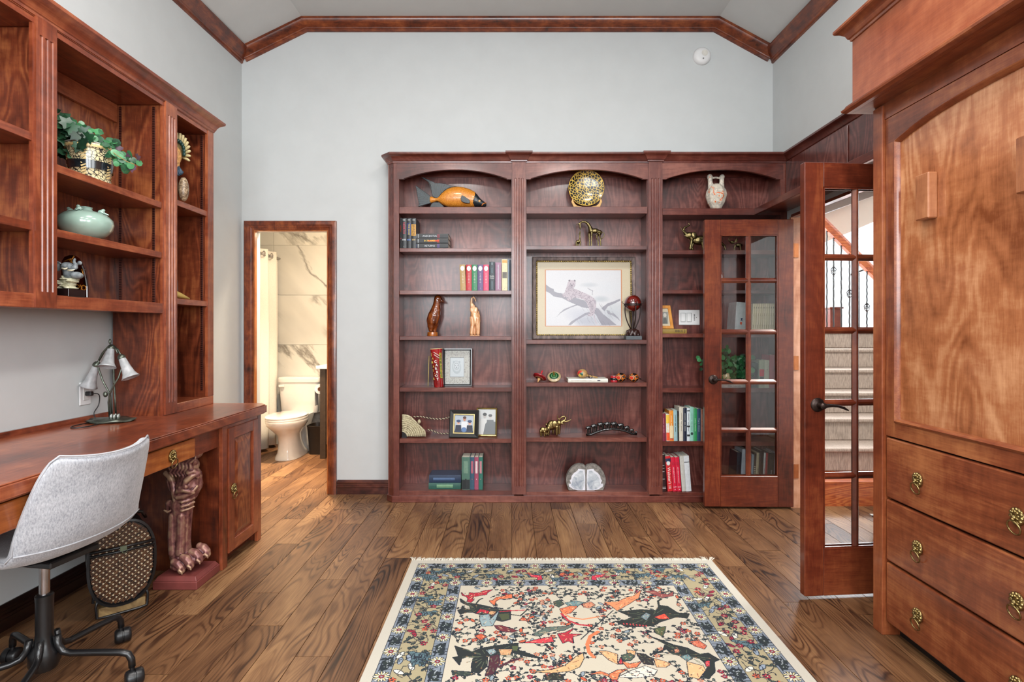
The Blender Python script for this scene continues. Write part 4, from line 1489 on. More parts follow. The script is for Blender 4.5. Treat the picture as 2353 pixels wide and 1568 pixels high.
# lofted body: rings across x with (top, bottom) outline
def fish_loft(rows, m, nm, thick):
    b = MB()
    n = 14
    vs, fs_ = [], []
    for (x, yt, yb_, th) in rows:
        u, vt = cf(x, yt)
        _, vb = cf(x, yb_)
        a, c = P(u, vt, d), P(u, vb, d)
        cz, hz = (a.z + c.z) / 2, (a.z - c.z) / 2
        for k in range(n):
            t = 2 * PI * k / n
            vs.append((a.x, d + th * thick * math.cos(t), cz + hz * math.sin(t)))
    m_ = len(rows)
    for j in range(m_ - 1):
        for k in range(n):
            fs_.append((j * n + k, j * n + (k + 1) % n, (j + 1) * n + (k + 1) % n, (j + 1) * n + k))
    fs_ += [tuple(range(n)), tuple(range((m_ - 1) * n, m_ * n))]
    b.add(vs, fs_)
    return b.build(nm, m, fs, smooth=60)
fish_loft([(600, 650, 820, .35), (640, 640, 830, .45), (720, 680, 800, .4), (800, 685, 780, .45), (860, 640, 810, .6), (920, 560, 860, .75), (1000, 490, 900, .9), (1100, 420, 940, 1), (1250, 370, 950, 1.05), (1400, 360, 955, 1.1), (1550, 380, 955, 1.1), (1700, 425, 955, 1.05), (1800, 475, 955, 1.0), (1885, 520, 930, .9)], FO, 'body', .045)
fish_loft([(1800, 720, 905, .80), (1850, 600, 930, .95), (1885, 528, 942, .98), (1950, 600, 948, .9), (2020, 690, 948, .8), (2100, 765, 945, .65), (2170, 815, 940, .5), (2200, 850, 915, .3)], FB, 'head', .045)
def cpoly(pts, y0, y1):
    return MB().prism([PX(cf, x, y, d) for x, y in pts], lambda p, t: (p[0], t, p[1]), y0, y1)
cpoly([(625, 650), (540, 580), (400, 480), (260, 380), (170, 320), (200, 400), (230, 560), (255, 720), (290, 850), (265, 940), (360, 905), (500, 870), (635, 825)], d - .006, d + .006).build('tail_fin', FB, fs, bevel=.002)
cpoly([(330, 85), (480, 190), (560, 240), (610, 320), (635, 450), (645, 560), (670, 640), (740, 680), (820, 690), (860, 640), (930, 540), (1050, 440), (1180, 390), (1370, 355), (1180, 335), (1050, 290), (900, 265), (760, 260), (640, 205), (500, 140), (400, 100)], d - .006, d + .006).build('dorsal_fin', FB, fs, bevel=.002)
cpoly([(640, 860), (700, 820), (860, 815), (960, 900), (1000, 950), (600, 950)], d - .005, d + .005).build('anal_fin', FB, fs)
cpoly([(1520, 650), (1600, 690), (1740, 790), (1750, 860), (1720, 885), (1600, 870), (1510, 830), (1485, 740)], d - .056, d - .047).build('side_fin', FB, fs, bevel=.002)
e = P(*cf(2010, 800), d)
MB().sphere((e.x, d - .036, e.z), (.0095, .004, .0095)).build('eye', mat('fish eye', (196, 150, 90), .3), fs, smooth=True)
b = MB()
b.tube([P(*cf(2190, 835), d) + Vector((0, -.012, 0)), P(*cf(2110, 870), d) + Vector((0, -.026, 0)), P(*cf(2075, 925), d) + Vector((0, -.026, 0))], [.004, .0045, .003], 8)
b.build('lip', mat('fish lip', (214, 120, 40), .35), fs, smooth=True)
rb = MB()
for i in range(9):
    t = i / 8
    a, c = P(*cf(600, 660 + 150 * t), d), P(*cf(215 + 60 * t, 380 + 520 * t), d)
    rb.tube([a + Vector((0, -.007, 0)), c + Vector((0, -.007, 0))], .0011, 5)
    a, c = P(*cf(720 + 250 * t, 660 - 130 * t), d), P(*cf(560 + 600 * t, 240 + 100 * t), d)
    rb.tube([a + Vector((0, -.007, 0)), c + Vector((0, -.007, 0))], .0011, 5)
rb.build('fin_rays', mat('fin ray', (96, 112, 112), .4), fs)

# leopard-print plate on its stand
pc = P(1346.5, 434, 4.10)
pt = thing('decorative_plate', 'round black and gold leopard-spotted plate on a wooden stand', 'plate', (pc.x, 4.10, S[1][0]))
def leopard_mat(name, bg, dot, scale, thr=.5):
    m, t, b = base_mat(name)
    tc = t.new('ShaderNodeTexCoord').outputs['Object']
    nz = t.new('ShaderNodeTexNoise'); nz.inputs['Scale'].default_value = scale * .8
    t.put(nz.inputs['Vector'], tc)
    vv = t.vmath('ADD', tc, t.vmath('MULTIPLY', nz.outputs[1], (.35 / scale,) * 3))
    v = t.new('ShaderNodeTexVoronoi', feature='DISTANCE_TO_EDGE')
    v.inputs['Scale'].default_value = scale
    t.put(v.inputs['Vector'], vv)
    t.put(b.inputs['Base Color'], t.ramp(v.outputs['Distance'], [(thr - .02, lin(bg)), (thr + .02, lin(dot))]))
    b.inputs['Roughness'].default_value = .25
    b.inputs['Coat Weight'].default_value = .4
    return m
Mp = Matrix.Translation((pc.x, 4.10, pc.z + .003)) @ Matrix.Rotation(PI / 2 + .06, 4, 'X')
MB().lathe([(.001, .004), (.075, .006), (.100, .012), (.131, .024), (.133, .021), (.100, .006), (.001, -.002)], M=Mp, n=48).build('dish', leopard_mat('leopard enamel', '#cfae50', '#15181a', 50, .10), pt, smooth=50)
b = MB(); b.torus(Mp @ Matrix.Translation((0, 0, .0235)), .132, .0022, 48, 8)
b.build('rim', mat('gold rim', (205, 165, 70), .3, metal=.4), pt, smooth=True)
SM = mat('stand wood', (205, 160, 90), .45)
zb_ = S[1][0]
for sg in (-1, 1):
    q = [(0, 0), (.030, 0), (.040, .03), (.050, .05), (.044, .072), (.034, .070), (.034, .055), (.022, .035), (.006, .022), (-.03, .016), (-.03, 0)]
    MB().prism([(pc.x + sg * (.065 + a), zb_ + eps + z_) for a, z_ in q], lambda p, t: (p[0], t, p[1]), 4.055, 4.068).build('stand_arm', SM, pt, bevel=.0015)
MB().box(pc.x - .07, pc.x + .07, 4.056, 4.14, zb_ + eps, zb_ + .012).build('stand_base', SM, pt)

# giraffes
cf = crop(1310, 490, 17.42)
d = 4.07
gb = thing('giraffe_figurine', 'tall brass giraffe bending its neck down to the calf', 'figurine', (P(1357, 565, d).x, d, S[1][1]))
pr = [ell(cf, 840, 660, 110, 130, .016, d), ell(cf, 1000, 680, 170, 105, .016, d), ell(cf, 1180, 750, 100, 110, .016, d),
      chain(cf, [(820, 640, 90), (790, 520, 75), (720, 400, 62), (620, 320, 52), (500, 310, 42), (410, 350, 42), (395, 420, 46), (400, 540, 32), (410, 590, 28)], d),
      chain(cf, [(400, 380, 18), (310, 400, 14), (240, 430, 12)], d, -.004), chain(cf, [(400, 360, 18), (310, 470, 10)], d, .004),
      chain(cf, [(850, 760, 60), (850, 900, 38), (845, 1060, 28), (840, 1300, 30)], d, -.010), chain(cf, [(770, 720, 40), (770, 900, 36), (785, 1060, 27), (780, 1300, 28)], d, .010),
      chain(cf, [(1150, 800, 70), (1180, 920, 36), (1205, 1050, 27), (1220, 1300, 28)], d, -.010), chain(cf, [(1080, 850, 50), (1080, 940, 34), (1130, 1080, 27), (1140, 1300, 28)], d, .010),
      chain(cf, [(1280, 720, 18), (1360, 780, 16), (1375, 860, 16), (1320, 950, 18), (1250, 990, 24)], d)]
o = blob_obj('body', pr, M_BRASSG, gb, .0020, 1); drop(o, S[1][1] + eps)
gs = thing('giraffe_figurine', 'little brass giraffe calf under the bending mother', 'figurine', (P(1329, 565, d).x, d, S[1][1]))
pr = [ell(cf, 330, 1100, 100, 70, .010, d), chain(cf, [(390, 1060, 42), (390, 940, 30), (390, 820, 26), (395, 760, 34), (400, 690, 22)], d), chain(cf, [(380, 800, 12), (310, 800, 8)], d)]
for x, dy in ((240, -.006), (290, .006), (350, .006), (415, -.006)):
    pr.append(chain(cf, [(x, 1120, 30), (x, 1300, 22)], d, dy))
o = blob_obj('body', pr, M_BRASSG, gs, .0016, 1); drop(o, S[1][1] + eps)

# wood penguin and elephant
cf = crop(960, 670, 6.82)
d = 4.08
pg = thing('carved_bird', 'glossy dark wood penguin-like bird carving on a round base', 'bird carving', (P(1000, 770, d).x, d, S[0][3]))
PW_ = tint('polished wood', '#4a1c08', '#8a4516', .12, scale=14, coat=.9, dist=1.5, mapping=(1, 1, .3))
pr = [chain(cf, [(305, 110, 50), (300, 200, 60), (285, 290, 80), (260, 380, 102), (235, 460, 100), (215, 540, 68), (205, 600, 40)], d), ell(cf, 315, 115, 62, 58, .026, d),
      chain(cf, [(330, 120, 40), (375, 148, 26), (408, 165, 14)], d), chain(cf, [(270, 520, 50), (262, 600, 32), (262, 620, 30)], d, .01)]
blob_obj('body', pr, PW_, pg, .0034, 3)
c_ = P(*cf(232, 690), d)
MB().lathe([(.040, 0), (.041, .004), (.038, .028), (.034, .030), (.001, .030)], (c_.x, d, S[0][3] + eps), 28).build('base', tint('base wood', '#8a4812', '#b86a22', .25, scale=20, coat=.6), pg, smooth=40)
we = thing('carved_elephant', 'slim pale wood elephant carving with raised trunk', 'figurine', (P(1091, 770, d).x, d, S[0][3]))
PE = tint('pale striped wood', '#c08050', '#ecc49a', .25, scale=26, coat=.5, dist=2.5, mapping=(1, 1, .25))
pr = [chain(cf, [(885, 300, 58), (890, 400, 68), (905, 470, 66)], d), chain(cf, [(860, 240, 40), (838, 180, 22), (845, 110, 17), (875, 92, 15), (895, 115, 12), (905, 155, 10)], d),
      chain(cf, [(850, 420, 36), (855, 540, 30), (845, 660, 32)], d, -.012), chain(cf, [(935, 430, 44), (945, 540, 36), (948, 660, 32)], d, -.012), chain(cf, [(900, 470, 36), (890, 660, 30)], d, .012),
      ell(cf, 905, 310, 40, 62, .010, d, -.02, .3), chain(cf, [(935, 330, 30), (960, 400, 20), (972, 470, 12), (965, 520, 8)], d), ell(cf, 845, 300, 26, 50, .008, d, -.018, -.2)]
o = blob_obj('body', pr, PE, we, .003, 4); drop(o, S[0][3] + .006)
c_ = P(*cf(895, 690), d)
MB().box(c_.x - .038, c_.x + .038, d - .022, d + .022, S[0][3] + eps, S[0][3] + .009).build('base', PE, we, bevel=.003)

# bamboo souvenir tube with lettering, its striker and the leopard print picture
d = 4.045
zt = S[0][4] + eps
p0, p1 = P(1007.5, 888, d), P(1005, 800, d)
bt = thing('souvenir_tube', 'red bamboo souvenir tube lettered Jamaica Carrot with beaded edge', 'souvenir', (p0.x, d, zt))
h = .285
ax = Vector((p1.x - p0.x - .012, 0, h)).normalized()
Mt = frame_m((p0.x + .004, d, zt), Vector((1, 0, -ax.x / ax.z)), Vector((0, 1, 0)))
Mt = Matrix.Translation((p0.x + .004, d, zt)) @ Vector((0, 0, 1)).rotation_difference(ax).to_matrix().to_4x4()
MB().lathe([(.036, 0), (.037, .02), (.037, .10), (.040, .18), (.044, .26), (.046, h), (.042, h), (.038, h - .03), (.001, h - .03)], M=Mt, n=28).build('tube', tint('red lacquer', '#6e0c10', '#a01c20', .2, scale=8, coat=.7), bt, smooth=40)
b = MB(); b.torus(Mt @ Matrix.Translation((0, 0, h - .001)), .044, .0028, 28, 6)
b.build('cut_rim', mat('bare cane', (214, 196, 150), .6), bt, smooth=True)
for s_, ang, col, z0_, st in (('JAMAICA', -.80, '#d9c25a', .245, .030), ('CARROT', -.12, '#dfe0dc', .190, .026)):
    for i, ch in enumerate(s_):
        zz = z0_ - i * st
        rr = .0385 + .008 * max(0, (zz - .10) / .18)
        Mx = Mt @ Matrix.Translation((rr * math.sin(ang) + (.004 if i % 2 else -.002), -rr * math.cos(ang) - .001, zz)) @ Matrix.Rotation(ang, 4, 'Z') @ Matrix.Rotation(PI / 2, 4, 'X')
        text('letter', ch, .026, Mx, mat('tube paint ' + col, col, .5), bt, bold=.0006)
b = MB()
for i in range(18):
    zz = .07 + i * .0105
    rr = .041 + .006 * max(0, (zz - .10) / .18)
    for a in (.62, .86):
        b.sphere(Mt @ Vector((rr * math.sin(a), -rr * math.cos(a), zz)), .0052, 7, 5)
b.build('bead_trim', tint('yellow green beads', '#c8a832', '#5a8a4a', .4, scale=90), bt, smooth=True, kind='stuff')
b = MB()
for i, (a0_, a1_) in enumerate(((-.35, .55), (-.30, .50))):
    b.tube([Mt @ Vector((.0475 * math.sin(a0_ + (a1_ - a0_) * k / 6), -.0475 * math.cos(a0_ + (a1_ - a0_) * k / 6), .262 - i * .018 - .03 * k / 6)) for k in range(7)], .0022, 6)
b.build('painted_sash', mat('sash white', (220, 214, 206), .5), bt)
sk = MB().cyl(P(983.5, 868, 4.10), P(986, 799, 4.14), .0028, 8).build('thin_cane_stick', mat('cane', (205, 178, 110), .5), None, smooth=True)
sk['label'] = 'thin pale cane stick standing left of the red tube'; sk['category'] = 'stick'
sk.data.transform(Matrix.Translation((0, 0, zt - min(v.co.z for v in sk.data.vertices))))


def frame(name, label, cat, x0, x1, z0, z1, y, prof, m, lean=0.0, group=None, turn=0.0):
    """upright picture frame; local origin at its bottom left, leaning back by lean"""
    T = thing(name, label, cat, (0, 0, 0), group)
    w_, h_ = x1 - x0, z1 - z0
    MB().sweep([(0, 0), (w_, 0), (w_, h_), (0, h_)], prof, lambda a, b_, o: (a, -o, b_), closed=True).build('frame', m, T)
    MB().box(.003, w_ - .003, .0005, .006, .003, h_ - .003).build('backing', mat('frame backing', (60, 50, 45), .8), T)
    T.location = (x0, y, z0)
    T.rotation_euler = (-lean, 0, turn)
    return T, w_, h_


M_PRINT = attr_mat('photo print', .35)
d = 4.075
z0 = S[0][4] + eps
T, w_, h_ = frame('framed_print', 'black-framed leopard sketch with leopard-spotted mat', 'picture', xu(1016, d), xu(1084, d), z0, z0 + .283, 4.10,
                  [(0, 0), (0, .018), (.008, .018), (.014, .010), (.016, .004), (.016, 0)], mat('black lacquer', (18, 20, 22), .25, coat=.5), .08)
pa = Paint(w_ - .03, h_ - .03, .0016, '#a8a8a0')
rr = random.Random(5)
W2, H2 = pa.w, pa.h
for i in range(360):
    x, y = rr.random() * W2, rr.random() * H2
    pa.ell(x, y, .0035, .0028, '#6f7276', rr.random() * 3, .8)
    pa.ell(x, y, .0016, .0013, '#b0a88c')
pa.rect(0, W2, 0, .004, '#c8ccd0'); pa.rect(0, W2, H2 - .004, H2, '#c8ccd0'); pa.rect(0, .003, 0, H2, '#20242a'); pa.rect(W2 - .003, W2, 0, H2, '#20242a')
pa.rect(.040, W2 - .045, .052, H2 - .052, '#23262c'); pa.rect(.042, W2 - .047, .054, H2 - .054, '#b3bcc0')
cxp = W2 / 2 - .006
for rx, ry, c_, oy in ((.034, .050, '#98a2a8', .0), (.027, .038, '#b4bcc0', .006), (.020, .026, '#8f999f', .008), (.015, .019, '#bcc4c8', .008)):
    pa.ell(cxp, H2 / 2 + oy, rx, ry, c_, .1, .8)
for sx in (-.009, .009):
    pa.ell(cxp + sx, H2 / 2 + .014, .0035, .0025, '#5f686e'); pa.ell(cxp + sx * 2.4, H2 / 2 + .040, .007, .008, '#98a2a8')
pa.ell(cxp, H2 / 2, .005, .004, '#5f686e'); pa.line([(cxp, H2 / 2), (cxp, H2 / 2 - .012)], .002, '#6f787e')
pa.build('picture', M_PRINT, T, lambda X, Y: np.stack([.015 + X, np.full_like(X, -.003), .015 + Y], 1))

# big framed leopard picture
d = 4.13
z0 = S[1][2] + eps
xa, xb = xu(1223.5, d), xu(1461, d)
DG = tint('driftwood frame', '#4a403e', '#83716c', .6, scale=18, dist=2, mapping=(1, 1, .3))
T, w_, h_ = frame('framed_print', 'large framed leopard drawing with cream mat and driftwood frame', 'picture', xa, xb, z0, CAMH - (590 - 757) * d / F, 4.145,
                  [(0, 0), (0, .020), (.006, .026), (.024, .024), (.034, .016), (.034, 0)], DG, .03)
GB = tint('gilt rope', '#5a4c22', '#c4ab62', .35, metal=.7, scale=110)
b = MB()
lw, lh = w_ - .068, h_ - .068
for a0_, a1_ in (((.034, .034), (w_ - .034, .034)), ((w_ - .034, .034), (w_ - .034, h_ - .034)), ((w_ - .034, h_ - .034), (.034, h_ - .034)), ((.034, h_ - .034), (.034, .034))):
    L = math.hypot(a1_[0] - a0_[0], a1_[1] - a0_[1])
    n = int(L / .016)
    for i in range(n):
        t = (i + .5) / n
        vert = abs(a1_[0] - a0_[0]) < .001
        b.sphere((a0_[0] + (a1_[0] - a0_[0]) * t, -.018, a0_[1] + (a1_[1] - a0_[1]) * t), (.0058 if vert else .0095, .005, .0095 if vert else .0058), 7, 5)
b.build('gilt_beading', GB, T, smooth=True, kind='stuff')
pa = Paint(w_ - .072, h_ - .072, .0026, '#c3b698')
pw, ph = pa.w, pa.h
u2x = lambda u: (u - CX) * d / F - xa - .036
v2y = lambda v: (CAMH - (v - CY) * d / F) - z0 - .036
i0, i1, j0, j1 = u2x(1252.5), u2x(1430.5), v2y(751), v2y(619)
pa.rect(i0, i1, j0, j1, '#b97a4c')
i0, i1, j0, j1 = i0 + .008, i1 - .008, j0 + .006, j1 - .006
pa.rect(i0, i1, j0, j1, '#c9cbcf')
cf = crop(1240, 600, 8.252)
Q = lambda x, y: (lambda uv: (u2x(uv[0]), v2y(uv[1])))(cf(x, y))
sel = (pa.X > i0) & (pa.X < i1) & (pa.Y > j0) & (pa.Y < j1)
keep = pa.a.copy()
rr = random.Random(3)
def soft(cx_, cy_, rx, ry, col, n=7, al=.10, ang=0.0):
    for k in range(n):
        f = 1 - k / n * .8
        x, y = Q(cx_, cy_)
        pa.ell(x, y, rx * f / 8.252 * d / F, ry * f / 8.252 * d / F, col, ang, al)
soft(950, 450, 190, 50, '#a8b0b8', al=.12); soft(1170, 720, 170, 70, '#a2acb4', al=.14); soft(1100, 1100, 480, 240, '#a8acb8', al=.14); soft(700, 1000, 260, 170, '#b0b4c0', al=.1)
soft(1300, 500, 260, 160, '#c4cad0', al=.08); soft(1400, 950, 190, 190, '#aab4ba', al=.1); soft(1250, 250, 200, 70, '#c6cacf', al=.08); soft(880, 1150, 240, 110, '#a4a8b4', al=.16)
BR = '#7d7c88'
pa.poly([Q(*p) for p in ((120, 440), (200, 500), (270, 530), (280, 570), (340, 600), (420, 610), (520, 640), (700, 700), (900, 760), (1000, 860), (1120, 900), (1200, 1000), (1330, 1100), (1470, 1220), (1180, 1220), (1080, 1030), (960, 900), (820, 880), (700, 830), (560, 770), (430, 700), (270, 670), (200, 610), (120, 570))], BR, .85)
pa.poly([Q(*p) for p in ((1180, 900), (1230, 850), (1300, 800), (1400, 770), (1540, 710), (1540, 750), (1420, 810), (1300, 860), (1240, 950))], BR, .85)
pa.poly([Q(*p) for p in ((1270, 930), (1330, 940), (1350, 980), (1420, 1000), (1500, 1080), (1540, 1150), (1480, 1090), (1400, 1040), (1300, 1000))], BR, .7)
pa.poly([Q(*p) for p in ((760, 830), (600, 880), (480, 940), (400, 990), (320, 1065), (390, 980), (470, 910), (600, 860), (700, 820))], BR, .8)
pa.poly([Q(*p) for p in ((1000, 950), (860, 990), (700, 1090), (600, 1150), (540, 1220), (590, 1220), (700, 1130), (880, 1030), (1010, 990))], BR, .8)
pa.line([Q(920, 510), Q(960, 540), Q(1010, 560), Q(1005, 640)], .006, BR, .6)
for i in range(40):
    x, y = 700 + rr.random() * 700, 780 + rr.random() * 400
    if x - 350 < y * 1.2: pa.line([Q(x, y), Q(x + 60, y + 90)], .003, '#70707e', .35)
LB = '#b3a9b2'
body = [(575, 350), (620, 360), (680, 355), (690, 400), (680, 470), (640, 520), (720, 540), (800, 580), (900, 620), (980, 660), (1050, 720), (1080, 800), (1080, 860), (1050, 960), (1010, 1040), (960, 1050), (910, 1040), (960, 960), (930, 880), (890, 780), (820, 720), (720, 700), (640, 700), (600, 740), (540, 750), (515, 720), (560, 680), (500, 690), (440, 670), (430, 630), (480, 590), (520, 480), (540, 400)]
pa.poly([Q(*p) for p in body], LB)
for i in range(900):
    x, y = 440 + rr.random() * 640, 350 + rr.random() * 700
    # inside test by sampling the painted colour
    X, Y = Q(x, y)
    ii, jj = int(X / pa.w * pa.nx), int(Y / pa.h * pa.ny)
    if 0 <= ii < pa.nx and 0 <= jj < pa.ny and np.allclose(pa.a[jj, ii], lin(LB), atol=.02) and y > 430:
        pa.ell(X, Y, .0030, .0022, '#6c6470', rr.random() * 3, .75)
soft(600, 490, 60, 60, '#8c8690', al=.1); soft(1000, 860, 40, 90, '#8c8690', al=.12); soft(1060, 780, 30, 60, '#8c8690', al=.1)
for p in ((590, 430), (640, 430)): pa.ell(*Q(*p), .0035, .0022, '#4a4450')
pa.ell(*Q(618, 465), .005, .003, '#4a4450'); pa.ell(*Q(570, 368), .007, .007, '#6c6470'); pa.ell(*Q(672, 370), .007, .007, '#6c6470')
pa.line([Q(1060, 820), Q(1050, 900), Q(1035, 980), Q(1045, 1080), Q(1080, 1180)], .007, LB); pa.line([Q(1050, 900), Q(1035, 980), Q(1045, 1080)], .002, '#6c6470', .6)
pa.a[~sel] = keep[~sel]
pa.build('picture', M_PRINT, T, lambda X, Y: np.stack([.036 + X, np.full_like(X, -.006), .036 + Y], 1))

# globe-like ball sculpture in an iron cage
cf = crop(1240, 600, 8.252)
d = 4.06
z0 = S[1][2] + eps
c0 = P(*cf(1765, 1400), d)
gt = thing('glass_ball_sculpture', 'dark red glass ball held in a curved iron cage on a carved foot', 'sculpture', (c0.x, d, z0))
MB().box(c0.x - .058, c0.x + .058, d - .045, d + .045, z0, z0 + .028).build('plinth', mat('grey stone', (78, 84, 88), .5), gt, bevel=.001)
foot = [('e', (c0.x, d, z0 + .050), (.054, .045, .024))]
for k in range(9):
    a = 2 * PI * k / 9
    foot.append(('c', [(c0.x + .045 * math.cos(a), d + .038 * math.sin(a), z0 + .036), (c0.x + .04 * math.cos(a + .3), d + .034 * math.sin(a + .3), z0 + .062), (c0.x + .018 * math.cos(a + .5), d + .016 * math.sin(a + .5), z0 + .078)], [.012, .010, .006]))
blob_obj('carved_foot', foot, mat('dark carved wood', (48, 26, 22), .3, coat=.4), gt, .003, 2)
zc = P(*cf(1780, 800), d).z
GR = mat('red glass ball', (96, 18, 12), .06, coat=1.0, var=.35, scale=30)
MB().sphere((c0.x, d, zc), (.061, .061, .062), 28, 18).build('ball', GR, gt, smooth=True)
M_IRON = mat('brown iron', (44, 30, 28), .4, metal=.5)
for k in range(4):
    a = 2 * PI * k / 4 + .15
    pts = []
    for i in range(13):
        t = i / 12
        zz = z0 + .082 + (zc - .012 - z0 - .082) * t
        r_ = .012 + .050 * math.sin(PI * min(1, t * .72 + .12) ** .8) if t < 1 else .056
        r_ = .010 + .050 * math.sin(PI * (0.02 + t * .62)) ** .8
        pts.append((c0.x + r_ * math.cos(a), d + r_ * math.sin(a), zz))
    b = MB()
    for i in range(len(pts) - 1):
        pass
    b.tube(pts, .0042, 6)
    b.tube([pts[-1], (c0.x + .070 * math.cos(a), d + .070 * math.sin(a), zc - .004), (c0.x + .084 * math.cos(a), d + .084 * math.sin(a), zc + .004), (c0.x + .086 * math.cos(a), d + .086 * math.sin(a), zc + .012), (c0.x + .078 * math.cos(a), d + .078 * math.sin(a), zc + .010)], .0022, 6)
    b.sphere(pts[-1], (.012, .012, .010), 8, 6)
    b.build('cage_rib', M_IRON, gt, smooth=True)
b = MB()
b.lathe([(.0625, -.008), (.0645, -.008), (.0645, .008), (.0625, .008)], (c0.x, d, zc - .012), 30, caps=False)
b.build('cage_ring', M_IRON, gt, smooth=30)
MB().tube([(c0.x, d, z0 + .075), (c0.x, d, z0 + .16), (c0.x, d, zc - .062)], [.010, .006, .010], 8).build('core_rod', M_IRON, gt)

# spinning tops, maraca, white book, painted maracas
cf = crop(1220, 830, 9.05)
z0 = S[1][3] + eps
def top(label, cx_, cz_, R_, tilt_m, cols, stemc, d):
    T = thing('spinning_top', label, 'spinning top', (cx_, d, z0))
    M_ = Matrix.Translation((cx_, d, cz_)) @ tilt_m
    for j, (r0, r1, c) in enumerate(cols):
        zt1, zt0 = .012 * (1 - (r1 / R_) ** 2) + .004, .012 * (1 - (r0 / R_) ** 2) + .004
        MB().lathe([(r0, -zt0), (r1, -zt1), (r1 + .0003, 0), (r1, zt1), (r0, zt0)], M=M_, n=36, caps=False).build('painted_ring', mat('top paint ' + c, c, .3, coat=.5), T, smooth=40)
    MB().lathe([(.0055, .010), (.0055, .052), (.0045, .055), (.001, .055)], M=M_, n=14).build('stem', mat('top stem ' + stemc, stemc, .35), T, smooth=40)
    MB().lathe([(.001, -.045), (.003, -.042), (.011, -.018), (.010, -.010)], M=M_, n=14).build('tip', mat('bare turned wood', (206, 160, 104), .5), T, smooth=40)
    m = min((o.matrix_basis @ v.co).z for o in T.children for v in o.data.vertices) + z0
    T.location.z -= (m - z0)
    return T
rot = lambda tx, ty: Matrix.Rotation(ty, 4, 'Y') @ Matrix.Rotation(tx, 4, 'X')
q = P(*cf(185, 300), 4.04)
top('red wooden spinning top leaning on its point, left of the green one', q.x, q.z, .050, rot(-.45, .42), [(.001, .013, '#5a1216'), (.013, .017, '#c9a06a'), (.017, .027, '#4a1418'), (.027, .031, '#d0a878'), (.031, .051, '#8c1a20')], '#b8202c', 4.04)
q = P(*cf(485, 290), 4.05)
top('green and cream ringed spinning top lying beside the red one', q.x, q.z, .050, rot(.75, -.15), [(.001, .008, '#3f8a48'), (.008, .013, '#2c6a38'), (.013, .018, '#10140f'), (.018, .021, '#7fae7a'), (.021, .027, '#1c5a30'), (.027, .031, '#0f1410'), (.031, .035, '#1f6a3c'), (.035, .050, '#b09a76')], '#8a6a30', 4.06)
d = 4.05
book(P(*cf(775, 440), 4.01).x, z0, .027, .293, .15, 4.012, '#dad9ce', 'white paperback lying under the painted maraca', None, lay=True, marks=[('b', .02, .15, '#b8a8a0', .38), ('b', .215, .022, '#3a4258', .2)])
ztop_ = z0 + .028
q = P(*cf(1060, 260), d)
mr = thing('maraca', 'round painted gourd maraca resting on the white paperback', 'maraca', (q.x, d, ztop_))
rg = .0345
cq = Vector((q.x + .004, d, ztop_ + rg - .001))
MB().sphere(cq, (.038, .035, rg), 24, 16).build('gourd', tint('gourd', '#8f6a3c', '#caa870', .35, scale=30, coat=.3), mr, smooth=True)
for (a0_, a1_, c) in ((0.1, 1.5, '#d8b84a'), (1.6, 3.0, '#1f5a48'), (3.2, 6.1, '#c83a34')):
    b = MB()
    n = 10
    vs = [cq + Vector((-.0215 * .98, -.029, 0))]
    ctr = Vector((-.62, -.75, .1)).normalized()
    uu = ctr.orthogonal().normalized(); ww = ctr.cross(uu)
    pts = []
    for ring in (0.06, .38, .72):
        for i in range(n + 1):
            a = a0_ + (a1_ - a0_) * i / n
            v_ = (ctr * math.cos(ring) + (uu * math.cos(a) + ww * math.sin(a)) * math.sin(ring))
            pts.append(cq + Vector((v_.x * .0384, v_.y * .0354, v_.z * (rg + .0004))))
    fs_ = []
    for r_ in range(2):
        for i in range(n):
            fs_.append((r_ * (n + 1) + i, r_ * (n + 1) + i + 1, (r_ + 1) * (n + 1) + i + 1, (r_ + 1) * (n + 1) + i))
    b.add(pts, fs_)
    b.build('painted_patch', mat('maraca paint ' + c, c, .3, coat=.4), mr, smooth=True)
MB().tube([cq + Vector((.03, 0, -.01)), cq + Vector((.06, .0, -.018)), cq + Vector((.112, 0, -.0285))], [.010, .006, .005], 10).build('handle', mat('maraca handle', (190, 150, 90), .5), mr, smooth=True)
b = MB(); b.torus(Matrix.Translation(cq + Vector((.060, -.006, -.022))) @ Matrix.Rotation(1.2, 4, 'X'), .012, .003, 16, 6); b.torus(Matrix.Translation(cq + Vector((.046, -.004, -.016))) @ Matrix.Rotation(PI / 2, 4, 'Y'), .012, .003, 16, 6)
b.build('cord_wrap', mat('dark leather cord', (44, 26, 22), .6), mr, smooth=True)
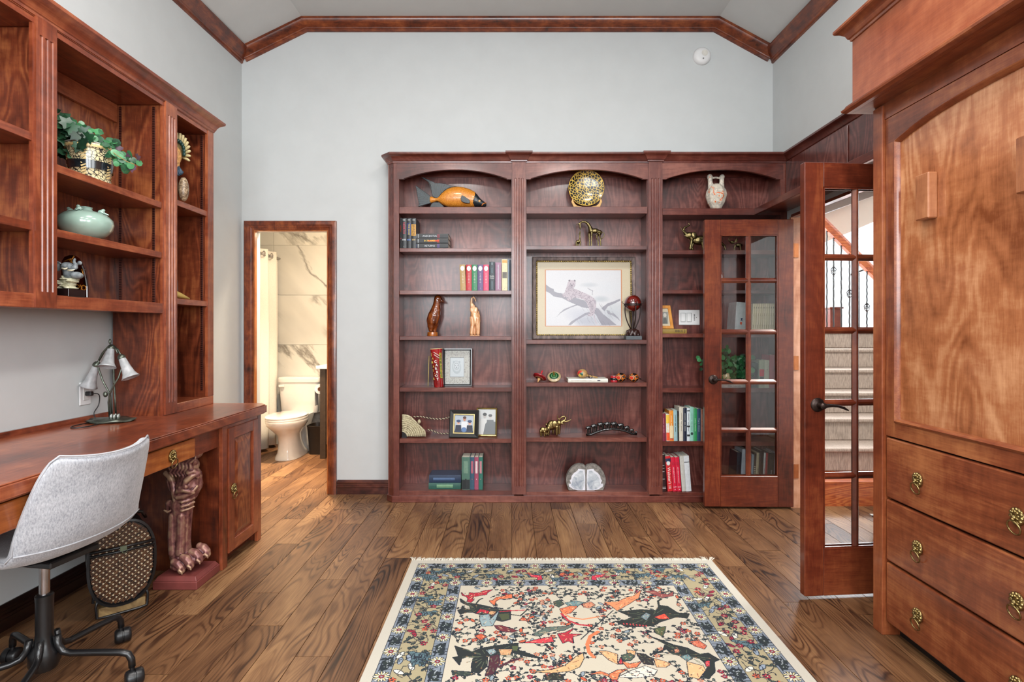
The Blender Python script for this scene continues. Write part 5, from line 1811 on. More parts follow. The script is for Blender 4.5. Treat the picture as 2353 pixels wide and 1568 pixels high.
# black-red-orange painted maracas
bx = P(*cf(1720, 350), 4.06)
bn = thing('lacquered_box', 'red and black lacquered round box left of the painted maracas', 'box', (bx.x, 4.06, z0))
for (za, zb, c) in ((0, .013, '#b0202c'), (.013, .030, '#14161c'), (.030, .046, '#b0202c')):
    MB().lathe([(.001, za), (.026, za), (.027, (za + zb) / 2), (.026, zb), (.001, zb)], (bx.x + .002, 4.06, z0), 26).build('lacquer_band', mat('lacquer ' + c, c, .2, coat=.7), bn, smooth=40)
for (x_, r_, nm, d_) in ((1850, .034, 'orange and black painted maraca beside the lacquered box', 4.055), (2120, .033, 'orange and black painted maraca furthest right on its shelf', 4.05)):
    q = P(*cf(x_, 330), d_)
    mk = thing('maraca', nm, 'maraca', (q.x, d_, z0), 'orange painted maracas')
    c_ = Vector((q.x + .006, d_, z0 + r_))
    MB().sphere(c_, (r_ * 1.15, r_, r_), 24, 16).build('gourd', leopard_mat('orange black pattern', '#c8702c', '#17120f', 34, .10) if 'obp' not in G else G['obp'], mk, smooth=True)
    G['obp'] = bpy.data.materials['orange black pattern']
    for k, (rr_, c) in enumerate(((.62, '#14110e'), (.50, '#d8b070'), (.40, '#c8341c'))):
        b = MB()
        ctr = Vector((-.55, -.83, 0)).normalized()
        n = 20
        uu = ctr.orthogonal().normalized(); ww = ctr.cross(uu)
        vs = [c_ + Vector((ctr.x * r_ * 1.15, ctr.y * r_, 0)) * (1.03 + .012 * k)]
        for i in range(n):
            a = 2 * PI * i / n
            v_ = ctr * math.cos(rr_) + (uu * math.cos(a) + ww * math.sin(a)) * math.sin(rr_)
            vs.append(c_ + Vector((v_.x * r_ * 1.15, v_.y * r_, v_.z * r_)) * 1.0 + ctr * (.0012 + .0009 * k))
        b.add(vs, [(0, 1 + i, 1 + (i + 1) % n) for i in range(n)])
        b.build('painted_medallion', mat('medallion ' + c, c, .3, coat=.4), mk, smooth=True)
    MB().tube([c_ + Vector((r_, 0, -.004)), c_ + Vector((r_ + .022, .006, -.014))], [.006, .004], 8).build('handle', M_BLACK, mk, smooth=True)

# brass elephants on the sixth shelf, carved arch of elephants, geode
cf = crop(1230, 940, 7.84)
d = 4.07
z0 = S[1][4] + eps
T = thing('elephant_figurine', 'large brass elephant with raised curled trunk above the geode shelf', 'figurine', (P(1272, 1000, d).x, d, z0))
pr = [ell(cf, 300, 275, 90, 85, .024, d, 0, -.1), ell(cf, 260, 300, 65, 75, .022, d), ell(cf, 430, 235, 58, 50, .018, d),
      chain(cf, [(470, 225, 32), (525, 195, 26), (550, 150, 20), (520, 118, 16), (470, 135, 14), (440, 168, 12), (405, 160, 10), (400, 110, 9)], d),
      chain(cf, [(530, 215, 18), (590, 205, 12), (640, 178, 7)], d, -.004), chain(cf, [(485, 245, 14), (540, 268, 7)], d, -.012), ell(cf, 345, 250, 55, 62, .006, d, -.022, .35),
      chain(cf, [(385, 300, 36), (385, 440, 24)], d, -.012), chain(cf, [(430, 300, 34), (432, 430, 22)], d, .012), chain(cf, [(320, 330, 34), (325, 425, 22)], d, .014), chain(cf, [(235, 330, 36), (235, 445, 24)], d, -.010),
      chain(cf, [(195, 250, 8), (190, 300, 6)], d)]
o = blob_obj('body', pr, M_BRASS, T, .0022, 1); drop(o, z0)
d = 4.03
T = thing('elephant_figurine', 'small brass elephant calf standing in front of the large one', 'figurine', (P(1250, 1000, d).x, d, z0))
pr = [ell(cf, 140, 350, 62, 52, .016, d), ell(cf, 205, 345, 36, 40, .014, d), chain(cf, [(225, 350, 18), (238, 390, 13), (215, 430, 9), (195, 440, 7)], d), ell(cf, 185, 345, 22, 32, .004, d, -.015),
      chain(cf, [(95, 370, 24), (100, 458, 16)], d, -.008), chain(cf, [(165, 380, 24), (165, 460, 16)], d, -.008), chain(cf, [(190, 380, 20), (195, 455, 14)], d, .008), chain(cf, [(120, 380, 20), (122, 455, 14)], d, .008)]
o = blob_obj('body', pr, M_BRASS, T, .0018, 1); drop(o, z0)
d = 4.06
ca_ = thing('carved_arch', 'black carved bridge of marching elephants forming a low arch', 'carving', (P(1405, 1000, d).x, d, z0))
EB = mat('ebony', (14, 15, 16), .18, coat=.6)
base_pts = [(915, 470), (1010, 460), (1120, 415), (1250, 375), (1390, 362), (1520, 372), (1640, 405), (1740, 448), (1830, 455)]
b = MB()
b.tube([P(*cf(x, y), d) for x, y in base_pts], [.0095] * 9, 8)
b.build('arch_base', EB, ca_, smooth=True)
for i, (x, y, s_) in enumerate(((960, 330, .8), (1060, 300, .95), (1180, 270, 1.05), (1300, 262, 1.05), (1420, 262, 1.05), (1540, 285, 1.0), (1650, 330, .85), (1740, 375, .65), (1810, 410, .45))):
    yb_ = np.interp(x, [p[0] for p in base_pts], [p[1] for p in base_pts]) - 6
    s2 = s_ * 54
    pr = [ell(cf, x + 8, y + 8 * s_, s2 * .95, s2 * .72, .012 * s_, d), ell(cf, x - s2 * .75, y + 4, s2 * .48, s2 * .5, .010 * s_, d), chain(cf, [(x - s2 * 1.0, y + 5, 12 * s_), (x - s2 * 1.25, y + s2 * .8, 8 * s_), (x - s2 * 1.1, y + s2 * 1.5, 6 * s_)], d)]
    for lx in (-.5, .1, .55, .95):
        pr.append(chain(cf, [(x + lx * s2, y + 20 * s_, 13 * s_), (x + lx * s2, yb_, 10 * s_)], d, .006 if lx in (.1, .95) else -.006))
    blob_obj('carved_elephant', pr, EB, ca_, .0030, 1)
# geode halves
d = 4.045
z0 = S[1][5] + eps
cf = crop(1230, 940, 7.84)
GM = tint('geode rind', '#5f5c58', '#8f8a84', .8, scale=40, dist=1)
GC = tint('crystal core', '#8f9aa8', '#d2d8dc', .25, scale=18, coat=.4, c3='#e0e2e0')
GL = mat('chalcedony', (214, 216, 224), .3, coat=.3)
outer_l = [(905, 1020), (870, 990), (790, 972), (720, 990), (650, 1040), (590, 1120), (555, 1210), (552, 1290), (575, 1380), (600, 1440), (900, 1445)]
mid_l = [(885, 1070), (770, 1055), (750, 1090), (690, 1130), (650, 1180), (640, 1240), (615, 1260), (640, 1320), (595, 1320), (600, 1370), (680, 1420), (760, 1440), (895, 1440), (895, 1200)]
core_l = [(850, 1090), (800, 1085), (770, 1120), (710, 1160), (665, 1230), (660, 1290), (640, 1350), (690, 1400), (770, 1430), (850, 1425), (880, 1300), (870, 1180)]
for mir, nm in ((0, 'left half of a cut grey geode with pale crystal centre'), (1, 'right half of a cut grey geode with pale crystal centre')):
    T = thing('geode_half', nm, 'geode', (P(1346, 1125, d).x + (.04 if mir else -.04), d, z0), 'geode bookend halves')
    fx = (lambda x: x) if not mir else (lambda x: 1812 - x)
    pl = lambda pts: [PX(cf, fx(x), y, d) for x, y in pts]
    po = pl(outer_l)
    zl = min(p[1] for p in po)
    po = [(x, z_ - zl + z0) for x, z_ in po]
    cxg = sum(p[0] for p in po) / len(po)
    b = MB()
    n = len(po)
    rings = [(1.0, d - .018), (1.02, d + .012), (.97, d + .045), (.82, d + .075), (.5, d + .09)]
    vs, fs_ = [], []
    for s_, y in rings:
        for (x, z_) in po:
            edge = P(*cf(906, 1200), d).x
            vs.append((edge + (x - edge) * s_, y, z0 + (z_ - z0) * s_))
    for j in range(len(rings) - 1):
        for k in range(n):
            fs_.append((j * n + k, j * n + (k + 1) % n, (j + 1) * n + (k + 1) % n, (j + 1) * n + k))
    fs_ += [tuple(range(n)), tuple(range((len(rings) - 1) * n, len(rings) * n))]
    b.add(vs, fs_).build('rind', GM, T, smooth=50)
    pm_ = [(x, z_ - zl + z0) for x, z_ in pl(mid_l)]
    pc_ = [(x, z_ - zl + z0) for x, z_ in pl(core_l)]
    MB().prism(pm_, lambda p, t: (p[0], t, p[1]), d - .020, d - .0175).build('white_band', GL, T)
    MB().prism(pc_, lambda p, t: (p[0], t, p[1]), d - .0215, d - .0195).build('crystal_core', GC, T)

# wedding vase
d = 4.09
cf = crop(1480, 330, 3.408)
z0 = S[2][0] + eps
wv = thing('wedding_vase', 'cream and orange marbled two-necked pottery vase', 'vase', (P(1646, 478, d).x, d, z0))
pr = [chain(cf, [(564, 490, 52), (564, 450, 72), (564, 415, 82), (563, 392, 68)], d), chain(cf, [(530, 375, 30), (522, 345, 22), (518, 310, 18), (516, 285, 19), (514, 272, 22)], d), chain(cf, [(600, 375, 30), (605, 345, 22), (608, 310, 18), (608, 285, 18), (611, 272, 21)], d),
      chain(cf, [(530, 280, 8), (563, 276, 8), (597, 282, 8)], d)]
m, t, b_ = base_mat('marbled slip')
tc = t.new('ShaderNodeTexCoord').outputs['Object']
nn = t.noise(tc, 11, 3, .5, 2.5)
t.put(b_.inputs['Base Color'], t.ramp(nn, [(.0, lin('#cfc6b6')), (.46, lin('#d6cebe')), (.53, lin('#a8a49c')), (.56, lin('#d8d0c0')), (.60, lin('#d8c4aa')), (.62, lin('#d8602a')), (.67, lin('#d86a34')), (.70, lin('#d4ccbc'))]))
b_.inputs['Roughness'].default_value = .5
o = blob_obj('body', pr, m, wv, .0030, 3); drop(o, z0)

# elephants on the second right shelf
cf = crop(1550, 500, 13.84)
d = 4.05
z0 = S[2][1] + eps
T = thing('elephant_figurine', 'large dark brass elephant, trunk high, half behind the glass door stile', 'figurine', (P(1612, 575, d).x, d, z0))
pr = [ell(cf, 800, 720, 240, 150, .030, d), ell(cf, 1150, 720, 260, 150, .032, d), ell(cf, 480, 560, 120, 110, .022, d),
      chain(cf, [(400, 560, 70), (330, 480, 55), (280, 400, 42), (310, 320, 34), (390, 280, 28), (470, 240, 22), (470, 200, 16), (445, 175, 14)], d),
      chain(cf, [(300, 480, 16), (220, 390, 13), (180, 300, 9)], d, -.010), chain(cf, [(390, 620, 18), (290, 570, 10)], d, -.012), chain(cf, [(420, 660, 20), (400, 630, 20)], d), ell(cf, 590, 580, 90, 110, .009, d, -.026, -.4), ell(cf, 560, 640, 110, 110, .022, d),
      chain(cf, [(520, 760, 60), (500, 880, 42), (475, 985, 40), (500, 1010, 36)], d, -.014), chain(cf, [(600, 820, 50), (560, 940, 40), (600, 1000, 38)], d, .014),
      chain(cf, [(860, 780, 60), (880, 900, 45), (900, 1020, 40)], d, -.014), chain(cf, [(1430, 800, 55), (1560, 900, 36), (1600, 1020, 34)], d, -.014), chain(cf, [(1350, 800, 55), (1300, 900, 40), (1310, 1020, 36)], d, .014),
      chain(cf, [(1390, 640, 16), (1500, 740, 12)], d)]
o = blob_obj('body', pr, M_BRASSG, T, .0026, 1); drop(o, z0)
T = thing('elephant_figurine', 'small dark brass elephant calf seen through the upper door pane', 'figurine', (P(1688, 575, d).x, d, z0))
pr = [ell(cf, 2040, 870, 115, 70, .018, d), ell(cf, 1850, 780, 75, 55, .014, d), chain(cf, [(1800, 780, 34), (1740, 740, 24), (1725, 680, 18), (1760, 640, 14), (1840, 620, 10)], d), chain(cf, [(1760, 770, 9), (1665, 735, 6)], d, -.008), ell(cf, 1945, 730, 40, 75, .005, d, -.012, .35),
      chain(cf, [(1910, 880, 32), (1890, 960, 22), (1870, 1040, 20)], d, -.010), chain(cf, [(1920, 900, 28), (1925, 1040, 18)], d, .010), chain(cf, [(2070, 900, 34), (2070, 960, 22), (2090, 1040, 20)], d, -.010), chain(cf, [(2110, 900, 28), (2125, 1040, 18)], d, .010),
      chain(cf, [(2140, 840, 10), (2170, 900, 8), (2150, 940, 10)], d)]
o = blob_obj('body', pr, M_BRASSG, T, .0022, 1); drop(o, z0)

# woven fan hat with rope, the two photo frames
z0 = S[0][5] + eps
d = 4.05
cf = crop(900, 920, 9.05)
fh = thing('woven_pouch', 'cream coiled-straw quarter-round pouch with striped rope handle', 'basket', (P(925, 1003, d).x, d, z0))
c0 = P(*cf(218, 745), d)
ST = tint('coiled straw', '#8f8468', '#cfc6a4', .8, scale=120)
for k in range(10):
    r_ = .040 + k * .0145
    b = MB()
    pts = []
    for i in range(13):
        a = PI / 2 * i / 12
        # rounded quarter, cut flat by a straight diagonal chord on the upper right
        x, z_ = r_ * math.cos(a), r_ * math.sin(a) * .92
        if k > 5 and x + z_ > .205: s_ = .205 / (x + z_); x, z_ = x * s_, z_ * s_
        pts.append((c0.x + x, d + .004 * math.sin(k), z0 + .007 + z_))
    b.tube(pts, .0078, 7)
    b.build('straw_coil', ST, fh, smooth=True)
pts = [(c0.x, z0)] + [(c0.x + .036 * math.cos(PI / 2 * i / 8), z0 + .036 * 1.2 * math.sin(PI / 2 * i / 8)) for i in range(9)]
MB().prism(pts, lambda p, t: (p[0], t, p[1]), d - .010, d + .010).build('black_centre', M_BLACK, fh)
q = P(*cf(578, 440), d)
MB().sphere((q.x, d - .01, q.z), (.012, .008, .016)).build('knot', ST, fh, smooth=True)
for pts in ([(455, 345), (600, 340), (760, 370), (900, 390), (1050, 390), (1150, 370), (1300, 330)], [(750, 610), (850, 635), (960, 680), (1060, 698), (1180, 690), (1320, 700)]):
    P3 = [P(*cf(x, y), d + .02) for x, y in pts]
    for ph, m_ in ((0, mat('rope cream', (206, 192, 160), .8)), (PI, mat('rope black', (26, 26, 30), .8))):
        fine = []
        L = 0
        for a, c in zip(P3, P3[1:]):
            for i in range(14):
                q = a.lerp(c, i / 14)
                L += (c - a).length / 14
                an = L * 260 + ph
                fine.append(q + Vector((0, math.cos(an) * .0024, math.sin(an) * .0024)))
        b = MB(); b.tube(fine, .0026, 6)
        b.build('rope_strand', m_, fh, smooth=True)
T, w_, h_ = frame('photo_frame', 'black-framed colour photo of three people, two in blue hats', 'photo frame', P(1032, 1003, 4.03).x, P(1100, 1003, 4.03).x, z0, z0 + .205, 4.045,
                  [(0, 0), (0, .018), (.006, .022), (.030, .014), (.032, 0)], mat('ribbed black frame', (26, 28, 28), .5, bump=.4, scale=300), .17, turn=-.12)
MB().sweep([(.030, .030), (w_ - .030, .030), (w_ - .030, h_ - .030), (.030, h_ - .030)], [(0, .012), (0, .017), (.006, .017), (.010, .012)], lambda a, b_2, o: (a, -o, b_2), closed=True).build('gold_liner', mat('pale gold', (205, 185, 130), .3, metal=.6), T)
pa = Paint(w_ - .078, h_ - .078, .0011, '#aab6c2')
w2, h2 = pa.w, pa.h
def person(cx_, hy, s_, hair, skin, top_c):
    pa.poly([(cx_ - .030 * s_, 0), (cx_ + .030 * s_, 0), (cx_ + .024 * s_, hy - .020 * s_), (cx_ - .024 * s_, hy - .020 * s_)], top_c)
    pa.ell(cx_, hy, .0125 * s_, .017 * s_, skin)
    pa.ell(cx_, hy + .010 * s_, .0135 * s_, .010 * s_, hair)
    for sx in (-1, 1): pa.ell(cx_ + sx * .005 * s_, hy - .001, .0016 * s_, .001 * s_, '#3a2a24')
    pa.line([(cx_ - .004 * s_, hy - .008 * s_), (cx_ + .004 * s_, hy - .008 * s_)], .0014, '#a05048')
person(w2 * .52, h2 * .78, .95, '#4a2c20', '#c08468', '#d8dce0')
person(w2 * .20, h2 * .56, .85, '#2c3a5c', '#d8a890', '#1f2438')
person(w2 * .80, h2 * .55, .85, '#2c3a5c', '#d8a890', '#1f2438')
for cx_ in (.20, .80): pa.ell(w2 * cx_, h2 * (.56 if cx_ < .5 else .55) + .012, .017, .0095, '#34466c')
pa.rect(0, w2, 0, .012, '#26324e'); pa.ell(w2 * .5, .02, .02, .018, '#5a7aa8')
pa.build('picture', M_PRINT, T, lambda X, Y: np.stack([.039 + X, np.full_like(X, -.008), .039 + Y], 1))
T, w_, h_ = frame('photo_frame', 'gold-framed black and white photo of a couple', 'photo frame', P(1094, 1003, 4.085).x, P(1142, 1003, 4.085).x, z0, z0 + .212, 4.10,
                  [(0, 0), (0, .010), (.004, .014), (.008, .012), (.012, .008), (.014, 0)], mat('shiny gold', (196, 176, 110), .25, metal=.8), .14, turn=-.08)
pa = Paint(w_ - .026, h_ - .026, .0011, '#c4c8c8')
w2, h2 = pa.w, pa.h
pa.poly([(0, 0), (w2 * .45, 0), (w2 * .40, h2 * .55), (w2 * .1, h2 * .55)], '#d0d2d0')
person(w2 * .38, h2 * .74, 1.15, '#3c3e40', '#b4b4b2', '#cfd0ce')
pa.poly([(w2 * .30, 0), (w2, 0), (w2, h2 * .50), (w2 * .62, h2 * .58), (w2 * .42, h2 * .42)], '#6c7072')
person(w2 * .70, h2 * .70, 1.05, '#55585a', '#c4c4c2', '#6c7072')
pa.build('picture', M_PRINT, T, lambda X, Y: np.stack([.013 + X, np.full_like(X, -.004), .013 + Y], 1))


# ---------------------------------------------------------------- leafy plants
def leaf_mesh(name, kind='round'):
    b = MB()
    if kind == 'round':
        o = [(0, 0), (.35, .18), (.48, .5), (.38, .82), (0, 1.0), (-.38, .82), (-.48, .5), (-.35, .18)]
    else:
        o = [(0, 0), (.30, -.05), (.55, .12), (.40, .35), (.48, .60), (.22, .62), (0, 1.0), (-.22, .62), (-.48, .60), (-.40, .35), (-.55, .12), (-.30, -.05)]
    n = len(o)
    vs = [(0, .45, .03)] + [(x, y, .10 * abs(x) - .10 * y * y) for x, y in o]
    b.add(vs, [(0, 1 + i, 1 + (i + 1) % n) for i in range(n)])
    me = b.mesh(name)
    me.shade_smooth()
    return me


def leaf_mat(name, c1, c2):
    m, t, b = base_mat(name)
    rnd = t.new('ShaderNodeObjectInfo').outputs['Random']
    tc = t.new('ShaderNodeTexCoord').outputs['Object']
    n = t.noise(tc, 3.0, 2)
    t.put(b.inputs['Base Color'], t.ramp(t.math('ADD', t.math('MULTIPLY', rnd, .6), t.math('MULTIPLY', n, .4)), [(.2, lin(c1)), (.8, lin(c2))]))
    b.inputs['Roughness'].default_value = .38
    return m


def foliage(parent, spots, me, m, size, seed, facing=Vector((.3, -1, .4))):
    rr = random.Random(seed)
    me.materials.append(m) if not me.materials else None
    b = Vector(BASE.get(parent.name, (0, 0, 0)))
    for (p, n_) in spots:
        o = bpy.data.objects.new('leaf', me)
        s_ = size * (.7 + .6 * rr.random())
        nz = (facing + Vector((rr.gauss(0, .5), rr.gauss(0, .4), rr.gauss(0, .5)))).normalized()
        xd = nz.orthogonal().normalized()
        M_ = frame_m(Vector(p) - b, xd, nz.cross(xd)) @ Matrix.Rotation(rr.random() * 6.28, 4, 'Z') @ Matrix.Scale(s_, 4)
        COL.objects.link(o)
        o.parent = parent
        o.matrix_local = M_


# ivy behind the glass door
z0 = S[2][4] + .0585
d = 4.05
ip = thing('potted_ivy', 'green ivy in a small white and gold pot behind the door glass', 'plant', (P(1670, 870, d).x, d, z0))
q = P(1669, 870, d)
MB().lathe([(.020, 0), (.030, .010), (.034, .030), (.026, .045), (.024, .05), (.020, .05), (.020, .046), (.001, .046)], (q.x, d, z0), 22).build('pot', mat('gilt porcelain', (214, 196, 150), .2, coat=.8), ip, smooth=40)
LM = leaf_mat('ivy leaf', '#12351f', '#3f8a52')
lr = leaf_mesh('leaf_round')
rr = random.Random(11)
spots = []
for i in range(230):
    u = 1650 + 80 * rr.random()
    vtop = 800 + (0 if u < 1675 else 14) + abs(u - 1665) * .12
    v = vtop + (872 - vtop) * rr.random()
    q = P(u, v, d - .035 + .05 * rr.random())
    spots.append((q, 0))
for (u, v) in ((1609, 822), (1611, 830), (1614, 826), (1615, 849), (1613, 834), (1622, 826), (1630, 820), (1640, 824)):
    spots.append((P(u, v, 4.03), 0))
foliage(ip, spots, lr, LM, .034, 4, Vector((0, -1, .2)))
b = MB()
q = P(1669, 858, d)
for (u, v) in ((1660, 805), (1690, 815), (1715, 830), (1720, 860), (1650, 850), (1612, 830), (1680, 800)):
    e = P(u, v, d)
    b.tube([q, (q + e) / 2 + Vector((0, -.01, .02)), e], .0014, 5)
b.build('stems', mat('ivy stem', (60, 80, 40), .6), ip)
# ---------------------------------------------------------------- rug
RX0, RX1, RY0, RY1 = -.546, 1.092, .52, 2.972
RW, RL = RX1 - RX0, RY1 - RY0
rug = thing('rug', 'cream oriental rug with blue flower borders and hunting riders', 'rug', (RX0, RY0, 0))
pa = Paint(RW, RL, .0025, '#c0bbae')
rr = random.Random(21)
DK, BLU, TAN, CRM, RED, ORG, SAL, OLV, TEAL, PCH, GRN = '#1c2330', '#7c8692', '#a39878', '#c2baa8', '#97223a', '#c25c3c', '#c88466', '#4a5040', '#567078', '#c89c70', '#26302f'
def ring(a, b_, c):
    pa.rect(a, RW - a, a, RL - a, c)
ring(.042, 0, DK); ring(.046, 0, BLU); ring(.099, 0, DK); ring(.103, 0, TAN); ring(.232, 0, DK); ring(.236, 0, BLU); ring(.292, 0, DK); ring(.2955, 0, CRM)
def rosette(x, y, r):
    for k in range(14):
        a = 2 * PI * k / 14
        pa.ell(x + r * .66 * math.cos(a), y + r * .66 * math.sin(a), r * .42, r * .17, DK, a)
    for k in range(14):
        a = 2 * PI * k / 14
        pa.ell(x + r * .66 * math.cos(a), y + r * .66 * math.sin(a), r * .34, r * .10, '#d6d3c4' if k % 2 else '#c7bd8e', a)
    pa.ell(x, y, r * .36, r * .36, DK); pa.ell(x, y, r * .30, r * .30, '#8e2038'); pa.ell(x, y, r * .13, r * .13, '#8aa0a0')
def cluster(x, y, r, ang):
    for k in range(9):
        a = rr.random() * 6.28; q = r * (.2 + .55 * rr.random())
        pa.ell(x + q * math.cos(a), y + q * math.sin(a), r * .42, r * .24, GRN if k % 2 else '#20292f', rr.random() * 3)
    for k in range(5):
        a = rr.random() * 6.28; q = r * .5 * rr.random()
        pa.ell(x + q * math.cos(a), y + q * math.sin(a), r * .09, r * .09, '#aeb7bc')
    for k in range(4):
        a = ang + PI / 2 * k + .5
        pa.line([(x + r * .7 * math.cos(a), y + r * .7 * math.sin(a)), (x + r * 1.15 * math.cos(a + .5), y + r * 1.15 * math.sin(a + .5))], .004, DK)
def band(c, r):
    for (ax, n_, L) in (('x', 0, RW - 2 * c), ('y', 0, RL - 2 * c)):
        n = max(2, int(round(L / .154)))
        st = L / n
        for i in range(n + 1):
            for side in (c, (RL if ax == 'x' else RW) - c):
                p = (c + i * st, side) if ax == 'x' else (side, c + i * st)
                if i < n:
                    q = (p[0] + st / 2, p[1]) if ax == 'x' else (p[0], p[1] + st / 2)
                    for s_ in (-.36, 0, .36):
                        qq = (q[0] + s_ * r * 1.6, q[1]) if ax == 'x' else (q[0], q[1] + s_ * r * 1.6)
                        cluster(qq[0], qq[1], r * .92, 0)
                rosette(p[0], p[1], r)
band(.0725, .0305); band(.264, .030)
def vine(x, y, n, st, c=DK, wd=.0032):
    a = rr.random() * 6.28
    pts = [(x, y)]
    for i in range(n):
        a += rr.gauss(0, .7)
        x += st * math.cos(a); y += st * math.sin(a)
        pts.append((x, y))
    pa.line(pts, wd, c)
    return pts
def flower(x, y, r, c1, c2):
    for k in range(5):
        a = 2 * PI * k / 5 + rr.random()
        pa.ell(x + r * .55 * math.cos(a), y + r * .55 * math.sin(a), r * .45, r * .36, DK, a)
    for k in range(5):
        a = 2 * PI * k / 5 + .3
        pa.ell(x + r * .55 * math.cos(a), y + r * .55 * math.sin(a), r * .36, r * .26, c1, a)
    pa.ell(x, y, r * .24, r * .24, c2)
def leaf(x, y, r, c, a):
    pa.ell(x, y, r + .003, r * .42 + .003, DK, a); pa.ell(x, y, r, r * .42, c, a)
def beast(x, y, s_, c, flip=1):
    a0 = rr.choice((0, 0, PI / 2)) 
    for (dx, dy, rx, ry) in ((0, 0, .030, .012), (.026, .012, .012, .008), (-.020, -.012, .004, .014), (.018, -.013, .004, .014), (-.008, -.012, .004, .012), (-.032, .010, .012, .003)):
        for g_, col in ((.003, DK), (0, c)):
            pa.ell(x + flip * dx * s_, y + dy * s_, rx * s_ + g_, ry * s_ + g_, col)
# tan border scatter
cells = []
def inborder(x, y):
    m = min(x, RW - x, y, RL - y)
    return .112 < m < .224
random_pts = 0
for i in range(6000):
    x, y = rr.random() * RW, rr.random() * RL
    if not inborder(x, y) or any((x - a) ** 2 + (y - b_) ** 2 < c_ ** 2 for a, b_, c_ in cells[-700:]):
        continue
    k = rr.random()
    cells.append((x, y, .024))
    if k < .24: flower(x, y, .017, RED, '#d8c8a0')
    elif k < .30: flower(x, y, .016, ORG, DK)
    elif k < .38: beast(x, y, 1.0, TEAL, rr.choice((-1, 1)))
    elif k < .46: leaf(x, y, .020, '#8a98a8', rr.random() * 3)
    elif k < .54: leaf(x, y, .022, '#d8d6cc', rr.random() * 3); pa.line([(x - .012, y), (x + .012, y)], .002, DK)
    elif k < .60: leaf(x, y, .018, RED, rr.random() * 3)
    else:
        for q in range(3): leaf(x + rr.gauss(0, .010), y + rr.gauss(0, .010), .008, '#3c4a42', rr.random() * 3)
    pts = vine(x, y, 5, .012, DK, .0034)
    vine(x, y, 4, .012, DK, .0030)
def RPT(u, v):
    y = 1587.5 / (v - 757)
    x = (u - 1176) * y / 1250
    return (x - RX0, y - RY0)
A7 = crop(820, 1240, 4.202)
A8 = crop(1300, 1240, 4.057)
clear = [([(980, 500), (1320, 500), (1650, 700), (1640, 860), (1300, 920), (960, 780)], A7), ([(900, 1030), (1800, 1000), (1800, 1340), (900, 1340)], A7), ([(1880, 580), (2353, 560), (2353, 860), (1900, 800)], A7), ([(1600, 860), (2180, 830), (2180, 1060), (1600, 1050)], A7),
         ([(430, 640), (900, 560), (1160, 680), (1000, 920), (450, 840)], A8), ([(780, 900), (1440, 1000), (1440, 1331), (780, 1200)], A8), ([(180, 880), (1000, 1050), (1000, 1331), (200, 1331)], A8)]
CLP = []
for pts, cf in clear:
    q = [RPT(*cf(*p)) for p in pts]
    CLP += [q, [(RW - a_, RL - c_) for a_, c_ in q]]
def inpoly(x, y, q):
    r_ = False
    for (x0, y0), (x1, y1) in zip(q, q[1:] + q[:1]):
        if (y >= y0) != (y >= y1) and x < (x1 - x0) * (y - y0) / (y1 - y0) + x0: r_ = not r_
    return r_
# field filler
for i in range(4200):
    x, y = .31 + rr.random() * (RW - .62), .31 + rr.random() * (RL - .62)
    k = rr.random()
    if any((x - a) ** 2 + (y - b_) ** 2 < .021 ** 2 for a, b_, _ in cells): continue
    if rr.random() < .93 and any(inpoly(x, y, q) for q in CLP): continue
    cells.append((x, y, .03))
    pts = vine(x, y, 5, .014, DK, .0034)
    for p in pts[1::2]: leaf(p[0] + .004, p[1] + .004, .006, '#5c6a62' if rr.random() < .5 else GRN, rr.random() * 3)
    if k < .35: flower(x, y, .014, rr.choice((ORG, SAL, RED, ORG)), '#7a8a8c')
    elif k < .5: leaf(x, y, .014, rr.choice((ORG, '#8a98a0')), rr.random() * 3)
def fig(cf, pts, c, out=True):
    for yo in ((0, 1),):
        q = [RPT(*cf(*p)) for p in pts]
        if out: pa.line(q + [q[0]], .0065, DK)
        pa.poly(q, c)
        # the woven design repeats, turned about, on the near half of the rug
        q = [(RW - a, RL - b_) for a, b_ in q]
        if out: pa.line(q + [q[0]], .0065, DK)
        pa.poly(q, c)
    if out:
        q = [RPT(*cf(*p)) for p in pts]
        cx_, cy_ = sum(p[0] for p in q) / len(q), sum(p[1] for p in q) / len(q)
        lum = sum(lin(c))
        for k, p in enumerate(q):
            e = (cx_ + (p[0] - cx_) * .72, cy_ + (p[1] - cy_) * .72)
            f_ = (cx_ + (p[0] - cx_) * .35, cy_ + (p[1] - cy_) * .35)
            col = '#5a6450' if lum < .2 else ('#e2c49a', '#7a3a34')[k % 2]
            pa.line([f_, e], .0030, col, .8)
            if k % 2 == 0: pa.ell(e[0], e[1], .0042, .003, '#8a6a50' if lum < .2 else DK, k, .8)
def stroke(cf, pts, wd, c):
    q = [RPT(*cf(*p)) for p in pts]
    pa.line(q, wd, c)
    pa.line([(RW - a, RL - b_) for a, b_ in q], wd, c)
fig(A7, [(1010, 530), (1040, 560), (1080, 555), (1090, 530), (1130, 535), (1180, 530), (1230, 510), (1290, 505), (1310, 500), (1260, 530), (1250, 550), (1180, 560), (1130, 570), (1110, 590), (1130, 600), (1100, 625), (1065, 615), (1075, 590), (1060, 570), (1020, 555)], '#b5243a')
fig(A7, [(1280, 610), (1320, 600), (1350, 575), (1400, 570), (1450, 550), (1500, 545), (1500, 580), (1440, 590), (1380, 590), (1340, 610), (1330, 650), (1310, 640)], '#d8714a')
fig(A7, [(1000, 590), (1060, 630), (1150, 640), (1250, 660), (1330, 680), (1380, 700), (1480, 700), (1480, 790), (1400, 810), (1330, 790), (1250, 750), (1180, 740), (1120, 720), (1060, 720), (1000, 740), (975, 700), (1010, 690), (1020, 660), (1050, 690), (1100, 690), (1090, 660), (1050, 645), (1005, 620)], '#262d2e')
fig(A7, [(1370, 740), (1470, 730), (1475, 785), (1400, 800)], '#4a5038', out=False)
